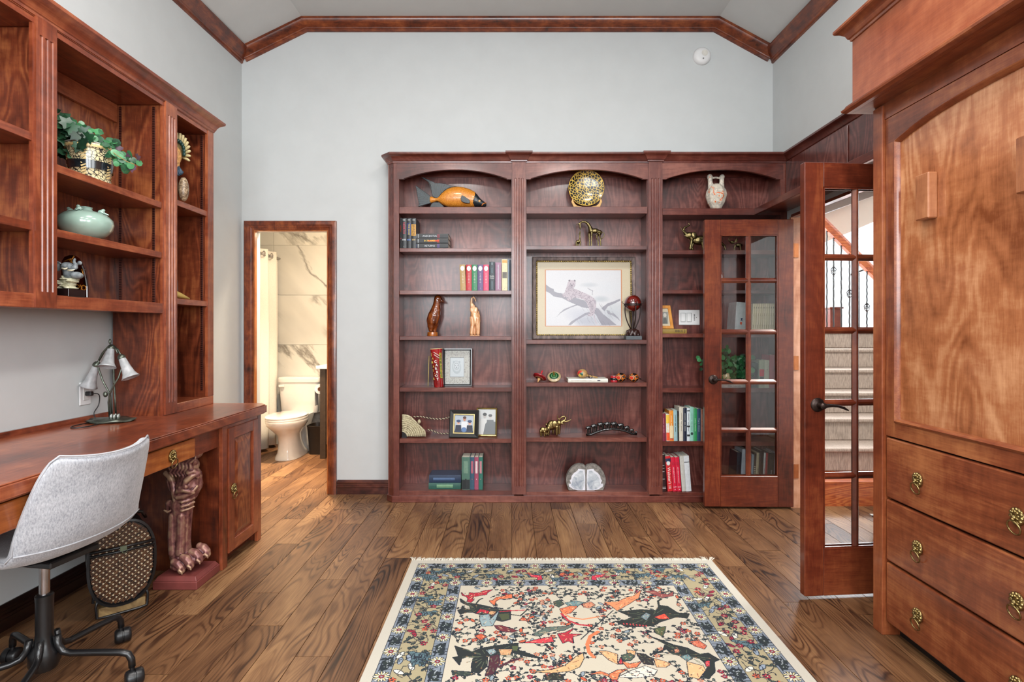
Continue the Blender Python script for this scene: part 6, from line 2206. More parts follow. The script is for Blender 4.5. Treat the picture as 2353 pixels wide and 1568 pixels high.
fig(A7, [(1190, 750), (1280, 740), (1290, 790), (1370, 710), (1340, 790), (1310, 850), (1210, 855), (1190, 800)], '#8ba0a4')
fig(A7, [(1150, 735), (1190, 690), (1260, 705), (1300, 720), (1260, 735), (1200, 715)], '#b5243a')
fig(A7, [(1290, 705), (1345, 715), (1310, 748), (1270, 735)], PCH)
stroke(A7, [(1150, 640), (1180, 600), (1215, 585)], .008, '#262d2e'); stroke(A7, [(1470, 740), (1580, 755), (1640, 700)], .007, '#262d2e'); stroke(A7, [(1380, 715), (1500, 705), (1620, 700)], .006, '#b5243a')
fig(A7, [(1330, 850), (1400, 850), (1490, 880), (1550, 900), (1500, 915), (1400, 905), (1350, 880)], '#6a2a34')
fig(A7, [(1900, 620), (1960, 600), (2000, 640), (1950, 670), (1910, 650)], '#3c4a42')
fig(A7, [(2010, 630), (2110, 610), (2190, 625), (2130, 660), (2040, 655)], '#6b8a8c')
fig(A7, [(1960, 690), (2060, 660), (2130, 665), (2090, 700), (2060, 730), (1990, 740)], '#dc7650')
fig(A7, [(2180, 640), (2260, 620), (2300, 650), (2240, 680), (2190, 670)], SAL)
stroke(A7, [(1975, 735), (2040, 800), (2140, 840), (2240, 850)], .011, '#b02c3c'); stroke(A7, [(1990, 725), (2060, 770), (2180, 790), (2330, 765)], .009, '#dc8a60')
fig(A7, [(1940, 930), (2010, 920), (2090, 880), (2040, 930), (2170, 935), (2080, 960), (2090, 1020), (2040, 1000), (1990, 1020), (1960, 970)], '#b02c3c')
fig(A7, [(1620, 1015), (1760, 980), (1880, 960), (1900, 1005), (1800, 1020)], '#c8404a')
fig(A7, [(1700, 935), (1830, 870), (1950, 860), (2090, 850), (1990, 900), (1880, 900), (1760, 950)], '#5c6a62')
fig(A7, [(950, 1050), (1080, 1090), (1100, 1110), (1200, 1070), (1350, 1045), (1550, 1020), (1560, 1090), (1680, 1130), (1790, 1170), (1640, 1150), (1500, 1110), (1380, 1130), (1260, 1150), (1250, 1250), (1180, 1310), (1110, 1300), (1110, 1230), (1130, 1160), (1070, 1150), (1010, 1170), (990, 1230), (930, 1160), (985, 1150)], '#23292a')
fig(A7, [(1500, 1050), (1555, 1050), (1550, 1095), (1505, 1090)], '#4f5a3c', out=False)
fig(A7, [(1370, 1080), (1500, 1080), (1480, 1135), (1390, 1135)], PCH)
fig(A7, [(1250, 1090), (1320, 1075), (1350, 1110), (1290, 1135)], '#8ba0a4')
fig(A7, [(1290, 1150), (1370, 1130), (1380, 1200), (1320, 1320), (1240, 1340), (1270, 1260)], '#4a2430')
stroke(A7, [(1370, 1250), (1480, 1200), (1570, 1170)], .012, '#4a2430')
fig(A7, [(920, 1290), (1080, 1300), (1140, 1320), (1060, 1340), (930, 1330)], '#2c3836')
fig(A7, [(1710, 1300), (1880, 1280), (2010, 1240), (2120, 1150), (2180, 1120), (2190, 1170), (2150, 1250), (2060, 1290), (1900, 1310)], '#cfa878')
fig(A7, [(1820, 1350), (1900, 1310), (1980, 1330), (2000, 1378), (1830, 1378)], '#2a2c28')
fig(A7, [(1140, 950), (1200, 930), (1250, 960), (1190, 990)], ORG); fig(A7, [(1570, 800), (1600, 770), (1650, 790), (1620, 800)], ORG)
fig(A8, [(360, 600), (480, 600), (560, 560), (640, 540), (700, 490), (680, 560), (600, 610), (550, 640), (480, 680), (430, 640)], '#dc8a60')
fig(A8, [(500, 690), (610, 680), (700, 670), (850, 680), (870, 630), (950, 640), (1040, 700), (1150, 710), (1130, 750), (1030, 740), (960, 760), (870, 790), (820, 820), (700, 830), (560, 830), (460, 780), (560, 770), (620, 740)], '#262c2a')
fig(A8, [(830, 740), (920, 710), (965, 755), (880, 760)], '#e2503c'); fig(A8, [(700, 740), (750, 700), (790, 720), (750, 770)], '#7a8c90')
for i in range(8): fig(A8, [(530 + i * 30, 800 + i * 3), (545 + i * 30, 795 + i * 3), (548 + i * 30, 815 + i * 3)], '#c8404a', out=False)
fig(A8, [(820, 850), (930, 830), (920, 880), (900, 920), (840, 890)], '#4f5a3c')
stroke(A8, [(870, 640), (860, 590), (890, 570)], .010, '#262c2a'); stroke(A8, [(620, 690), (600, 660), (630, 650)], .007, '#262c2a')
fig(A8, [(740, 500), (820, 490), (880, 520), (960, 530), (1000, 500), (1000, 540), (900, 560), (820, 530)], '#8c4a48')
fig(A8, [(780, 920), (900, 960), (1000, 1000), (1130, 1030), (1250, 1090), (1330, 1080), (1430, 1140), (1380, 1160), (1390, 1250), (1330, 1320), (1280, 1300), (1330, 1200), (1250, 1130), (1150, 1110), (1050, 1100), (980, 1080), (940, 1040), (800, 1090), (900, 1070), (930, 990)], '#23292a')
fig(A8, [(1070, 1110), (1140, 1090), (1180, 1130), (1130, 1150)], '#6b8a8c'); fig(A8, [(1130, 1160), (1280, 1200), (1300, 1240), (1240, 1320), (1150, 1300)], '#e0b080'); fig(A8, [(1300, 1160), (1340, 1150), (1340, 1200), (1310, 1200)], '#d83c4c')
fig(A8, [(1010, 1040), (1050, 1040), (1060, 1070), (1020, 1075)], SAL); fig(A8, [(1160, 970), (1240, 960), (1310, 1010), (1290, 1040), (1200, 1010)], '#c86a50')
stroke(A8, [(300, 880), (230, 920), (200, 1000), (215, 1070), (260, 1115)], .016, '#d87850'); stroke(A8, [(140, 950), (250, 850), (440, 680)], .005, DK)
fig(A8, [(310, 1060), (380, 1060), (480, 1090), (480, 1180), (400, 1140)], '#e0a878'); fig(A8, [(570, 1050), (650, 1060), (640, 1100), (580, 1100)], '#e0a878'); fig(A8, [(820, 1130), (930, 1160), (980, 1180), (930, 1210), (850, 1210)], '#e0a878')
fig(A8, [(520, 1100), (600, 1080), (640, 1110), (600, 1150), (540, 1150)], '#4a5a4c'); fig(A8, [(520, 1150), (600, 1180), (700, 1160), (660, 1210), (580, 1220)], '#dc7650'); fig(A8, [(490, 1180), (515, 1120), (530, 1180)], '#b5243a')
fig(A8, [(660, 1080), (740, 1090), (800, 1130), (820, 1190), (730, 1180), (690, 1130)], '#2c2a2c')
fig(A8, [(220, 1280), (320, 1250), (400, 1280), (480, 1240), (570, 1230), (500, 1270), (480, 1325), (430, 1325), (400, 1295), (300, 1270)], '#dc7a50')
fig(A8, [(500, 1300), (600, 1250), (740, 1200), (850, 1240), (820, 1290), (650, 1310)], '#d6d2c6')
for i in range(26): stroke(A8, [(540 + (i * 37) % 280, 1235 + (i * 23) % 60), (546 + (i * 37) % 280, 1240 + (i * 23) % 60)], .004, DK)
A1 = crop(820, 1240, 4.202)
for k_ in (0, 1):
    f_ = (lambda x, y: A1(x, y)) if not k_ else (lambda x, y: A1(4055 - x, y))
    fig(f_, [(1650, 345), (1690, 355), (1780, 365), (1790, 400), (1740, 410), (1750, 385), (1690, 378)], '#c8304a')
fig(A1, [(1960, 340), (2000, 335), (2005, 360), (1960, 365)], ORG); fig(A1, [(2050, 340), (2090, 340), (2095, 362), (2050, 362)], ORG)
for i in range(40):
    x = .05 + (RW - .1) * rr.random()
rp = pa.build('pile', attr_mat('rug wool', .95, bump=.25), rug, lambda X, Y: np.stack([RX0 + X, RY0 + Y, np.full_like(X, .0075)], 1))
MB().box(RX0, RX1, RY0, RY1, .0006, .0070).build('rug_edge', mat('rug binding', (190, 185, 172), .95, var=.08, scale=150), rug)
b = MB()
for i in range(620):
    x = RX0 + .002 + (RW - .004) * i / 619
    for (ye, sg) in ((RY1, 1), (RY0, -1)):
        L = .028 + .014 * rr.random() + (.014 if i < 14 or i > 605 else 0)
        dx = rr.gauss(0, .010) + (-.02 if i < 8 else .022 if i > 611 else 0)
        zz = .004 + rr.random() * .006
        w2 = .0016
        b.add([(x - w2, ye - sg * .003, .006), (x + w2, ye - sg * .003, .006), (x + dx + w2 * .6, ye + sg * L, zz * .6), (x + dx - w2 * .6, ye + sg * L, zz * .6), (x + dx * .5, ye + sg * L * .5, .009 + zz * .5)], [(0, 1, 4), (1, 2, 4), (2, 3, 4), (3, 0, 4)])
b.build('fringe', mat('cotton fringe', (222, 216, 202), .9, var=.06), rug, kind='stuff')

# ---------------------------------------------------------------- office chair
cx0, cy0 = -1.645, 1.915
ch = thing('office_chair', 'light grey fabric swivel chair with black wheeled base at the desk', 'chair', (0, 0, 0))
FAB, t, b_ = base_mat('grey melange fabric')
tc = t.new('ShaderNodeTexCoord').outputs['Object']
n1 = t.noise(t.vmath('MULTIPLY', tc, (1, 1, .35)), 240, 2, .7)
n2 = t.noise(tc, 14, 3, .6)
t.put(b_.inputs['Base Color'], t.ramp(t.math('ADD', t.math('MULTIPLY', n1, .7), t.math('MULTIPLY', n2, .3)), [(.30, lin('#7f8289')), (.5, lin('#a6a8ae')), (.7, lin('#bfc1c6'))]))
b_.inputs['Roughness'].default_value = .95
b_.inputs['Sheen Weight'].default_value = .3
prof = [(.245, .455, .205), (.225, .478, .215), (.15, .470, .225), (.03, .455, .230), (-.07, .452, .232), (-.145, .470, .232), (-.192, .515, .230), (-.220, .580, .228), (-.240, .660, .222), (-.256, .740, .213), (-.270, .810, .203), (-.285, .862, .188), (-.292, .885, .168)]
prof = [(f_, .505 + (z_ - .452) * .825, w_) for f_, z_, w_ in prof]
def shell(off, shrink=1.0):
    NS = 16
    vs, fs_ = [], []
    for i, (f_, z_, w_) in enumerate(prof):
        back = min(1, max(0, (i - 4) / 3.0))
        for j in range(NS + 1):
            s_ = -1 + 2 * j / NS
            lift = (1 - back) * .040 * abs(s_) ** 2.5
            fwd = back * (.075 * abs(s_) ** 2.2) * (1 - .35 * max(0, (i - 8) / 4))
            ztop_c = .006 * (abs(s_) ** 3) * (1 if i >= 11 else 0)
            vs.append((f_ + fwd, s_ * w_ * shrink * (1 - .0 * s_ * s_), z_ + lift + ztop_c - (0.012 * (1 - s_ * s_) * (1 if i >= 11 else 0))))
    for i in range(len(prof) - 1):
        for j in range(NS):
            a = i * (NS + 1) + j
            fs_.append((a, a + 1, a + NS + 2, a + NS + 1))
    return vs, fs_
b = MB(); b.add(*shell(0))
o = b.build('seat_shell', FAB, ch, smooth=True)
sm_ = o.modifiers.new('s', 'SOLIDIFY'); sm_.thickness = .034; sm_.offset = 0
q = o.modifiers.new('ss', 'SUBSURF'); q.levels = q.render_levels = 2
# piped seams
vs, _ = shell(0)
NSR = 17
for row, nm in ((6, 'seam_piping'),):
    pts = []
    for j in range(NSR):
        p = Vector(vs[row * NSR + j]); p.x -= .017
        pts.append(p)
    MB().tube(pts, .0028, 6).build(nm, mat('seam piping', (172, 173, 178), .9), ch, smooth=True)
edge = [Vector(vs[i * NSR]) for i in range(1, len(prof))] + [Vector(vs[(len(prof) - 1) * NSR + j]) for j in range(1, NSR)] + [Vector(vs[i * NSR + NSR - 1]) for i in range(len(prof) - 2, 0, -1)]
MB().tube([p + Vector((-.012, 0, .004)) for p in edge], .0032, 6).build('edge_piping', mat('seam piping', (172, 173, 178), .9), ch, smooth=True)
MB().box(-.13, .12, -.09, .09, .470, .492).build('seat_plate', M_BLACK, ch, bevel=.004)
MB().lathe([(.13, .492), (.135, .488), (.10, .477), (.001, .477)], n=28, sx=.9).build('under_shell', M_BLACK, ch, smooth=40)
MB().cyl((0, 0, .30), (0, 0, .480), .0155, 20).build('gas_cylinder', M_CHROME, ch, smooth=40)
MB().lathe([(.026, .31), (.027, .335), (.022, .34), (.001, .34)], n=20).build('cylinder_collar', M_BLACK, ch, smooth=40)
MB().lathe([(.001, .075), (.038, .078), (.046, .10), (.046, .14), (.030, .165), (.026, .20), (.026, .33), (.020, .335)], n=24).build('column', M_BLACK, ch, smooth=40)
frot = math.atan2(.16, -.987)
for k in range(5):
    a = math.radians(5 + 72 * k) - frot
    ca_, sa_ = math.cos(a), math.sin(a)
    R2 = lambda r_, z_: (r_ * ca_, r_ * sa_, z_)
    lg = MB().tube([R2(.040, .19), R2(.046, .155), R2(.062, .132), R2(.09, .125), R2(.18, .123), R2(.255, .119), R2(.279, .112), R2(.290, .092), R2(.292, .066)], .0115, 12).build('base_leg', M_BLACK, ch, smooth=True)
    wc = MB()
    tx = a + .9 * (1 if k % 2 else -1)
    Mw = Matrix.Translation(R2(.300, .0285)) @ Matrix.Rotation(tx, 4, 'Z') @ Matrix.Rotation(PI / 2, 4, 'X')
    wc.lathe([(.001, -.028), (.020, -.028), (.026, -.024), (.028, -.018), (.028, -.003), (.024, -.002), (.024, .002), (.028, .003), (.028, .018), (.026, .024), (.020, .028), (.001, .028)], M=Mw, n=24)
    wc.cyl(R2(.292, .045), R2(.292, .075), .008, 10)
    wc.build('caster', mat('caster plastic', (20, 20, 22), .35), lg, smooth=40)
ch.location = (cx0, cy0, 0)
ch.rotation_euler = (0, 0, frot)

# ---------------------------------------------------------------- lion-paw pedestal
pl = thing('lion_paw_statue', 'bronze-pink lion paw pedestal on a square base under the desk', 'statue', (-1.64, 2.755, 0))
PLM = mat('plinth paint', (118, 58, 54), .45, var=.10, scale=12)
MB().prism([(-1.748, 2.645), (-1.532, 2.645), (-1.532, 2.857), (-1.748, 2.857)], lambda p, t: (p[0], p[1], t), 0, .040).build('plinth', PLM, pl, bevel=.004, seg=2)
b = MB(); b.hexa([(-1.744, 2.649, .0402), (-1.536, 2.649, .0402), (-1.536, 2.853, .0402), (-1.744, 2.853, .0402), (-1.732, 2.661, .060), (-1.548, 2.661, .060), (-1.548, 2.841, .060), (-1.732, 2.841, .060)])
b.build('plinth_top', PLM, pl, bevel=.002)
cf = crop(340, 1020, 4.48)
d = 2.755
m, t, b_ = base_mat('bronze pink sheen')
tc = t.new('ShaderNodeTexCoord').outputs['Object']
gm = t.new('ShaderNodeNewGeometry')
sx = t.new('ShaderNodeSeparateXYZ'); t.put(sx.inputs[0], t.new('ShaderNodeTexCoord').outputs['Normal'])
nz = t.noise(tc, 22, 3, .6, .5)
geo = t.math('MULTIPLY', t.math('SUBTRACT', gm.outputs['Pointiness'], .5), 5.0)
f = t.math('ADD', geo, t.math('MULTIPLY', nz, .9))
t.put(b_.inputs['Base Color'], t.ramp(f, [(.25, lin('#4c262a')), (.46, lin('#8a5a54')), (.72, lin('#b8987a'))]))  # gold sheen on raised edges and dark creases put into the base colour
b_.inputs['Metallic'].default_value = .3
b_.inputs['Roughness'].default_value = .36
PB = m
pr = [chain(cf, [(340, 1215, 106), (342, 1100, 92), (345, 950, 94), (350, 800, 102), (350, 700, 112), (365, 640, 98), (395, 580, 116), (428, 500, 126), (436, 420, 112), (420, 330, 88)], d),
      chain(cf, [(300, 800, 40), (292, 1000, 40), (300, 1170, 44)], d, -.034), chain(cf, [(386, 800, 40), (382, 1000, 40), (372, 1170, 44)], d, -.034), chain(cf, [(252, 680, 42), (238, 735, 26)], d, -.02)]
# knee folds
for y, r_ in ((640, 17), (684, 17), (728, 13)):
    pr.append(chain(cf, [(360, y + 6, r_ * .7, .004), (410, y + 10, r_, -.002), (460, y, r_, .012), (492, y - 14, r_ * .8, .03)], d, -.046))
pr.append(chain(cf, [(228, 735, 10), (262, 752, 13), (290, 738, 9)], d, -.046))
# acanthus scrolls on the thigh
for pts in ([(335, 590, 10, .006), (370, 600, 15), (430, 590, 16), (500, 560, 14, .008), (540, 500, 9, .022)], [(350, 560, 9, .006), (380, 530, 15, -.004), (440, 520, 17, -.006), (490, 540, 14, 0), (520, 560, 9, .01)],
            [(370, 520, 9, .004), (400, 500, 14, -.004), (460, 490, 15, -.006)], [(440, 480, 12, -.006), (460, 430, 18, -.004), (500, 390, 20, .006), (545, 370, 20, .02), (552, 400, 14, .02)],
            [(330, 640, 13, .012), (318, 560, 18, .012), (300, 470, 18, .018), (262, 400, 22, .026), (215, 372, 18, .03)], [(285, 540, 12, .02), (262, 490, 12, .02), (250, 440, 12, .024)], [(255, 500, 10, .026), (244, 460, 9, .026)],
            [(480, 350, 16, .0), (520, 340, 18, .01), (556, 362, 14, .02)]):
    pr.append(chain(cf, [(p[0], p[1], p[2] * 1.55) + tuple(p[3:]) for p in pts], d, -.052))
pr.append(chain(cf, [(150, 330, 16), (190, 302, 20), (235, 296, 18), (270, 350, 16)], d, -.02))
pr += [ell(cf, 410, 300, 112, 96, .050, d), ell(cf, 495, 178, 60, 56, .042, d), chain(cf, [(500, 250, 34), (470, 280, 34)], d, -.02), chain(cf, [(400, 240, 44), (440, 190, 46), (500, 160, 46)], d)]
for i in range(6):
    x = 290 + i * 36
    pr.append(chain(cf, [(x + 66, 215, 12, .004), (x + 20, 255, 17), (x + 30, 305, 17), (x + 2, 350, 15), (x + 26, 392, 9)], d, -.048))
for i in range(5):
    pr.append(chain(cf, [(455, 130 + i * 22, 8), (500, 122 + i * 22, 10), (545, 146 + i * 18, 8)], d, -.044))
# paw
pr.append(ell(cf, 385, 1290, 118, 66, .075, d, -.01))
pr.append(ell(cf, 470, 1240, 120, 70, .070, d, .0))
for (x, y, dy) in ((420, 1300, -.066), (498, 1262, -.058), (556, 1226, -.030), (596, 1196, .004)):
    pr.append(chain(cf, [(x - 70, y - 62, 34), (x - 30, y - 44, 42), (x, y - 8, 42), (x + 8, y + 22, 38)], d, dy))
    pr.append(chain(cf, [(x + 12, y + 6, 15), (x + 34, y + 22, 13), (x + 40, y + 44, 8)], d, dy - .022))
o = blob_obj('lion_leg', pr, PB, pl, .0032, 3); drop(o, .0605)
# ---------------------------------------------------------------- wicker case
bs = thing('wicker_case', 'oval dark woven rattan case in a black metal stand under the desk', 'basket', (0, 0, 0))
a_, c_ = .122, .185
def oval(x, s=1.0):
    return c_ * s * (max(0, 1 - abs(x / (a_ * s)) ** 2.4)) ** (1 / 2.4)
npts = 40
ov = lambda s, cz: [(a_ * s * math.copysign(abs(math.cos(2 * PI * i / npts)) ** .83, math.cos(2 * PI * i / npts)), cz + c_ * s * math.copysign(abs(math.sin(2 * PI * i / npts)) ** .83, math.sin(2 * PI * i / npts))) for i in range(npts)]
CZ_ = .232
MB().prism(ov(.97, CZ_), lambda p, t: (p[0], t, p[1]), .0, .20).build('drum', mat('black rattan', (20, 14, 12), .6, var=.3, bump=.6), bs, smooth=40)
MB().sweep(ov(1.0, CZ_), [(-.006, .008), (.004, .010), (.008, 0), (.004, -.010), (-.006, -.008)], lambda a, b_2, o: (a, -o, b_2), closed=True).build('front_rim', M_BLACK, bs, smooth=40)
W1 = tint('rattan strip brown', '#24120a', '#5c3618', .4, scale=60, coat=.2)
W2 = tint('rattan strip light', '#4a3020', '#8c6a48', .4, scale=60, coat=.2)
for (nm, ang, m_, y_, w_, pitch) in (('rattan_strip', .72, W1, -.004, .0135, .0215), ('rattan_strip', -.72, W1, -.0025, .010, .0215), ('rattan_cane', .72, W2, -.0065, .0030, .0215)):
    b = MB()
    dx, dz = math.cos(ang), math.sin(ang)
    for k in range(-9, 10):
        ofs = k * pitch + (pitch / 2 if nm == 'rattan_cane' else 0)
        ox, oz = -dz * ofs, dx * ofs
        ts = [i / 200 * .5 - .25 for i in range(201)]
        ins = [t for t in ts if abs(ox + dx * t) < a_ * .93 and abs(oz + dz * t) < oval(ox + dx * t, .94)]
        if len(ins) < 5: continue
        t0, t1 = ins[0], ins[-1]
        nseg = max(2, int((t1 - t0) / (pitch / 2)))
        for s_ in range(nseg):
            ta, tb = t0 + (t1 - t0) * s_ / nseg, t0 + (t1 - t0) * (s_ + 1) / nseg - .001
            yy = y_ - (.002 if (s_ + k) % 2 else 0)
            px, pz = -dz * w_ / 2, dx * w_ / 2
            A_, B_ = (ox + dx * ta, oz + dz * ta), (ox + dx * tb, oz + dz * tb)
            b.hexa([(A_[0] + px, yy, CZ_ + A_[1] + pz), (B_[0] + px, yy, CZ_ + B_[1] + pz), (B_[0] - px, yy, CZ_ + B_[1] - pz), (A_[0] - px, yy, CZ_ + A_[1] - pz),
                    (A_[0] + px, yy + .002, CZ_ + A_[1] + pz), (B_[0] + px, yy + .002, CZ_ + B_[1] + pz), (B_[0] - px, yy + .002, CZ_ + B_[1] - pz), (A_[0] - px, yy + .002, CZ_ + A_[1] - pz)])
    b.build(nm, m_, bs, kind='stuff')
b = MB()
for i in range(-8, 9):
    for j in range(-8, 9):
        u_, v_ = i * .0215, j * .0215
        x = math.cos(.72) * (u_ - v_) * .72; z_ = math.sin(.72) * (u_ + v_) * .85
        if abs(x) < a_ * .9 and abs(z_) < oval(x, .9):
            b.mbox(Matrix.Translation((x, -.0095, CZ_ + z_)) @ Matrix.Rotation(.75, 4, 'Y'), .006, .002, .006)
b.build('cane_knot', mat('pale cane knots', (190, 176, 150), .4), bs, kind='stuff')
for z_ in (.305, .287):
    MB().tube([(-.118, -.012, z_), (0, -.020, z_), (.118, -.012, z_)], .0065, 8).build('lid_band', M_BLACK, bs, smooth=True)
b = MB(); b.box(-.012, .012, -.032, -.022, .292, .312); b.torus(Matrix.Translation((.004, -.030, .290)) @ Matrix.Rotation(PI / 2, 4, 'X'), .009, .002, 14, 6)
b.build('clasp', mat('aged clasp', (110, 120, 100), .4, metal=.8), bs)
MB().tube([(-.09, .10, .385), (-.08, .06, .425), (0, .05, .445), (.08, .06, .425), (.10, .10, .385)], .007, 8).build('handle', M_BLACK, bs, smooth=True)
MB().tube([(-.085, .004, .10), (-.095, .002, .06), (-.092, .0, .012), (-.06, 0, .008), (.06, 0, .008), (.092, 0, .012), (.095, .002, .06), (.085, .004, .10)], .0055, 8).build('stand_frame', M_BLACK, bs, smooth=True)
MB().tube([(-.085, .18, .10), (-.092, .18, .012), (-.06, .18, .008), (.06, .18, .008), (.092, .18, .012), (.085, .18, .10)], .0055, 8).build('stand_frame', M_BLACK, bs, smooth=True)
MB().box(-.085, .085, .002, .176, .010, .050).build('leather_base', tint('tan leather', '#6a5030', '#a08658', .6, scale=14), bs)
bs.location = (-1.735, 2.425, 0)
bs.rotation_euler = (0, 0, math.radians(42))

# ---------------------------------------------------------------- desk lamp
d = 2.70
lb = P(255, 968, d)
lp = thing('tulip_lamp', 'three-arm pewter lamp with frosted white tulip shades on the desk', 'lamp', (lb.x, d, DT))
PW2 = mat('pewter', (96, 102, 92), .34, metal=.85, var=.2)
b = MB()
n = 40
vs = [(lb.x, d, DT + .020)]
for ring_, (rr_, zz) in enumerate(((.045, .016), (.085, .011), (.112, .006))):
    for i in range(n):
        a = 2 * PI * i / n
        wv_ = .006 * math.sin(5 * a) * ring_ / 2
        vs.append((lb.x + rr_ * (1 + .05 * math.sin(5 * a)) * math.cos(a), d + rr_ * .8 * math.sin(a), DT + .003 + zz + max(-.005, wv_)))
for i in range(n):
    a = 2 * PI * i / n
    vs.append((lb.x + .10 * math.cos(a), d + .078 * math.sin(a), DT + .001))
fs_ = [(0, 1 + i, 1 + (i + 1) % n) for i in range(n)]
for r_ in range(3):
    for i in range(n):
        fs_.append((1 + r_ * n + i, 1 + r_ * n + (i + 1) % n, 1 + (r_ + 1) * n + (i + 1) % n, 1 + (r_ + 1) * n + i))
fs_.append(tuple(range(1 + 3 * n, 1 + 4 * n)))
b.add(vs, fs_).build('lily_pad_base', PW2, lp, smooth=True)
b = MB()
for k in range(7):
    b.sphere((lb.x + .035 + .018 * math.cos(k), d - .02 + .014 * math.sin(k), DT + .028), (.007, .007, .014), 8, 6)
b.build('base_flower', mat('pewter light', (150, 156, 150), .3, metal=.85), lp, smooth=True)
SHM, t, b_ = base_mat('frosted tulip glass')
tc = t.new('ShaderNodeTexCoord').outputs['Object']
t.put(b_.inputs['Base Color'], t.ramp(t.noise(tc, 40, 3, .6), [(.3, lin('#b4b8ba')), (.7, lin('#dcdee0'))]))
b_.inputs['Roughness'].default_value = .35
b_.inputs['Transmission Weight'].default_value = .35
b_.inputs['Subsurface Weight'].default_value = .0
cf = crop(170, 770, 7.13)
def pt3(x, y, dy=0):
    q = P(*cf(x, y), d); q.y = d + dy
    return q
arms = [([(585, 1345, 0), (590, 1100, -.01), (620, 970, -.015), (700, 820, -.02), (775, 700, -.02), (800, 560, -.01), (790, 380, .0), (720, 240, .0), (640, 180, .0), (560, 190, .01), (480, 260, .01), (410, 420, 0)], None),
        ([(640, 1300, .02), (625, 1050, .02), (605, 700, .02), (600, 400, .02), (610, 200, .01)], None),
        ([(600, 1340, .01), (590, 970, 0), (500, 760, -.01), (430, 560, -.01), (400, 430, 0), (440, 300, .01), (540, 190, .01), (660, 185, 0), (740, 300, -.01)], None)]
for pts, _ in arms:
    MB().tube([pt3(*p) for p in pts], .0042, 8).build('stem', PW2, lp, smooth=True)
b = MB(); q = pt3(590, 110); b.sphere(q, (.006, .006, .014), 8, 6); q = pt3(540, 970, -.01); b.sphere(q, (.011, .010, .014), 10, 8)
b.build('bud', PW2, lp, smooth=True)
for (top_, mouth, rm) in (((615, 200), (630, 520), 130), ((775, 360), (930, 700), 135), ((375, 480), (235, 850), 128)):
    A_, B_ = pt3(*top_), pt3(*mouth)
    if mouth[0] == 630: B_.y -= .035
    ax = (B_ - A_)
    L = ax.length
    Mq = Matrix.Translation(A_) @ Vector((0, 0, 1)).rotation_difference(ax.normalized()).to_matrix().to_4x4()
    R_ = rm / 7.13 * d / F
    s_ = MB().lathe([(R_ * .35, 0), (R_ * .42, L * .2), (R_ * .52, L * .5), (R_ * .66, L * .78), (R_ * .86, L * .93), (R_ * 1.0, L * 1.0), (R_ * .94, L * 1.0), (R_ * .6, L * .78), (R_ * .46, L * .5), (R_ * .34, L * .1)], M=Mq, n=24, caps=False).build('tulip_shade', SHM, lp, smooth=True)
    MB().lathe([(.001, -.014), (.010, -.012), (.017, -.002), (.018, .006), (.014, .014), (.010, .014)], M=Mq, n=16).build('shade_cap', PW2, s_, smooth=40)
# outlet, plug and cord
oy = 2.72
ox = XL(oy)
oz = P(195, 905, 2.71).z
ot = thing('wall_outlet', 'white wall outlet behind the tulip lamp', 'outlet', (ox, oy, oz))
b = MB(); b.box(ox, ox + .006, oy - .036, oy + .036, oz - .058, oz + .058)
b.build('cover_plate', M_WHITE, ot, bevel=.003)
MB().box(ox + .006, ox + .009, oy - .017, oy + .017, oz - .034, oz + .034).build('receptacle', mat('off white plastic', (214, 214, 210), .4), ot, bevel=.002)
pg_ = thing('power_cord', 'black lamp cord plugged into the outlet and coiled on the desk', 'cord', (ox, oy, oz))
MB().box(ox + .0095, ox + .040, oy - .012, oy + .012, oz - .012, oz + .010).build('plug', M_BLACK, pg_, bevel=.004)
cd_ = [(ox + .035, oy, oz), (ox + .05, oy + .03, oz - .01), (ox + .045, oy + .035, oz - .06), (ox + .04, oy + .01, oz - .10), (ox + .05, oy + .01, DT + .010), (ox + .10, oy - .03, DT + .005)]
for k in range(26):
    a = k * .55
    cd_.append((ox + .10 + .035 * math.cos(a) + .01 * math.sin(k), oy - .045 + .045 * math.sin(a), DT + .0045 + .0035 * (k % 3)))
cd_ += [(ox + .08, oy - .16, DT + .004), (ox + .12, oy - .22, DT + .004), (ox + .16, oy - .18, DT + .004), (ox + .155, oy - .07, DT + .004)]
def smooth_path(pts, n=5):
    pts = [Vector(p) for p in pts]
    out = []
    for i in range(len(pts) - 1):
        p0, p1, p2, p3 = pts[max(i - 1, 0)], pts[i], pts[i + 1], pts[min(i + 2, len(pts) - 1)]
        for k in range(n):
            t = k / n
            out.append(.5 * ((2 * p1) + (p2 - p0) * t + (2 * p0 - 5 * p1 + 4 * p2 - p3) * t * t + (3 * p1 - p0 - 3 * p2 + p3) * t ** 3))
    return out + [pts[-1]]
MB().tube(smooth_path(cd_), .0026, 6).build('cable', M_BLACK, pg_, smooth=True)

# ---------------------------------------------------------------- hutch ornaments
z0 = 1.940 + eps
pc_ = Vector((-1.935, 2.50, z0))
pp = thing('potted_plant', 'artificial ivy in a leopard-patterned pot on the hutch', 'plant', tuple(pc_))
MB().lathe([(.070, 0), (.078, .004), (.078, .014), (.072, .020), (.080, .05), (.088, .10), (.090, .140), (.096, .146), (.098, .158), (.094, .165), (.086, .165), (.084, .15), (.001, .15)], tuple(pc_), 40).build('pot', leopard_mat('leopard pot glaze', '#1b1f22', '#d2c69c', 70, .075), pp, smooth=40)
for (za, zb, r_, c) in ((.052, .088, .0885, '#1a2024'), (.146, .157, .0985, '#c9b078')):
    MB().lathe([(r_ - .0045 * (1 if za < .1 else 0), za), (r_ + .0005, zb)], tuple(pc_), 40, caps=False).build('glazed_band', mat('glaze ' + c, c, .2, coat=.7, var=.3, scale=60), pp, smooth=True)
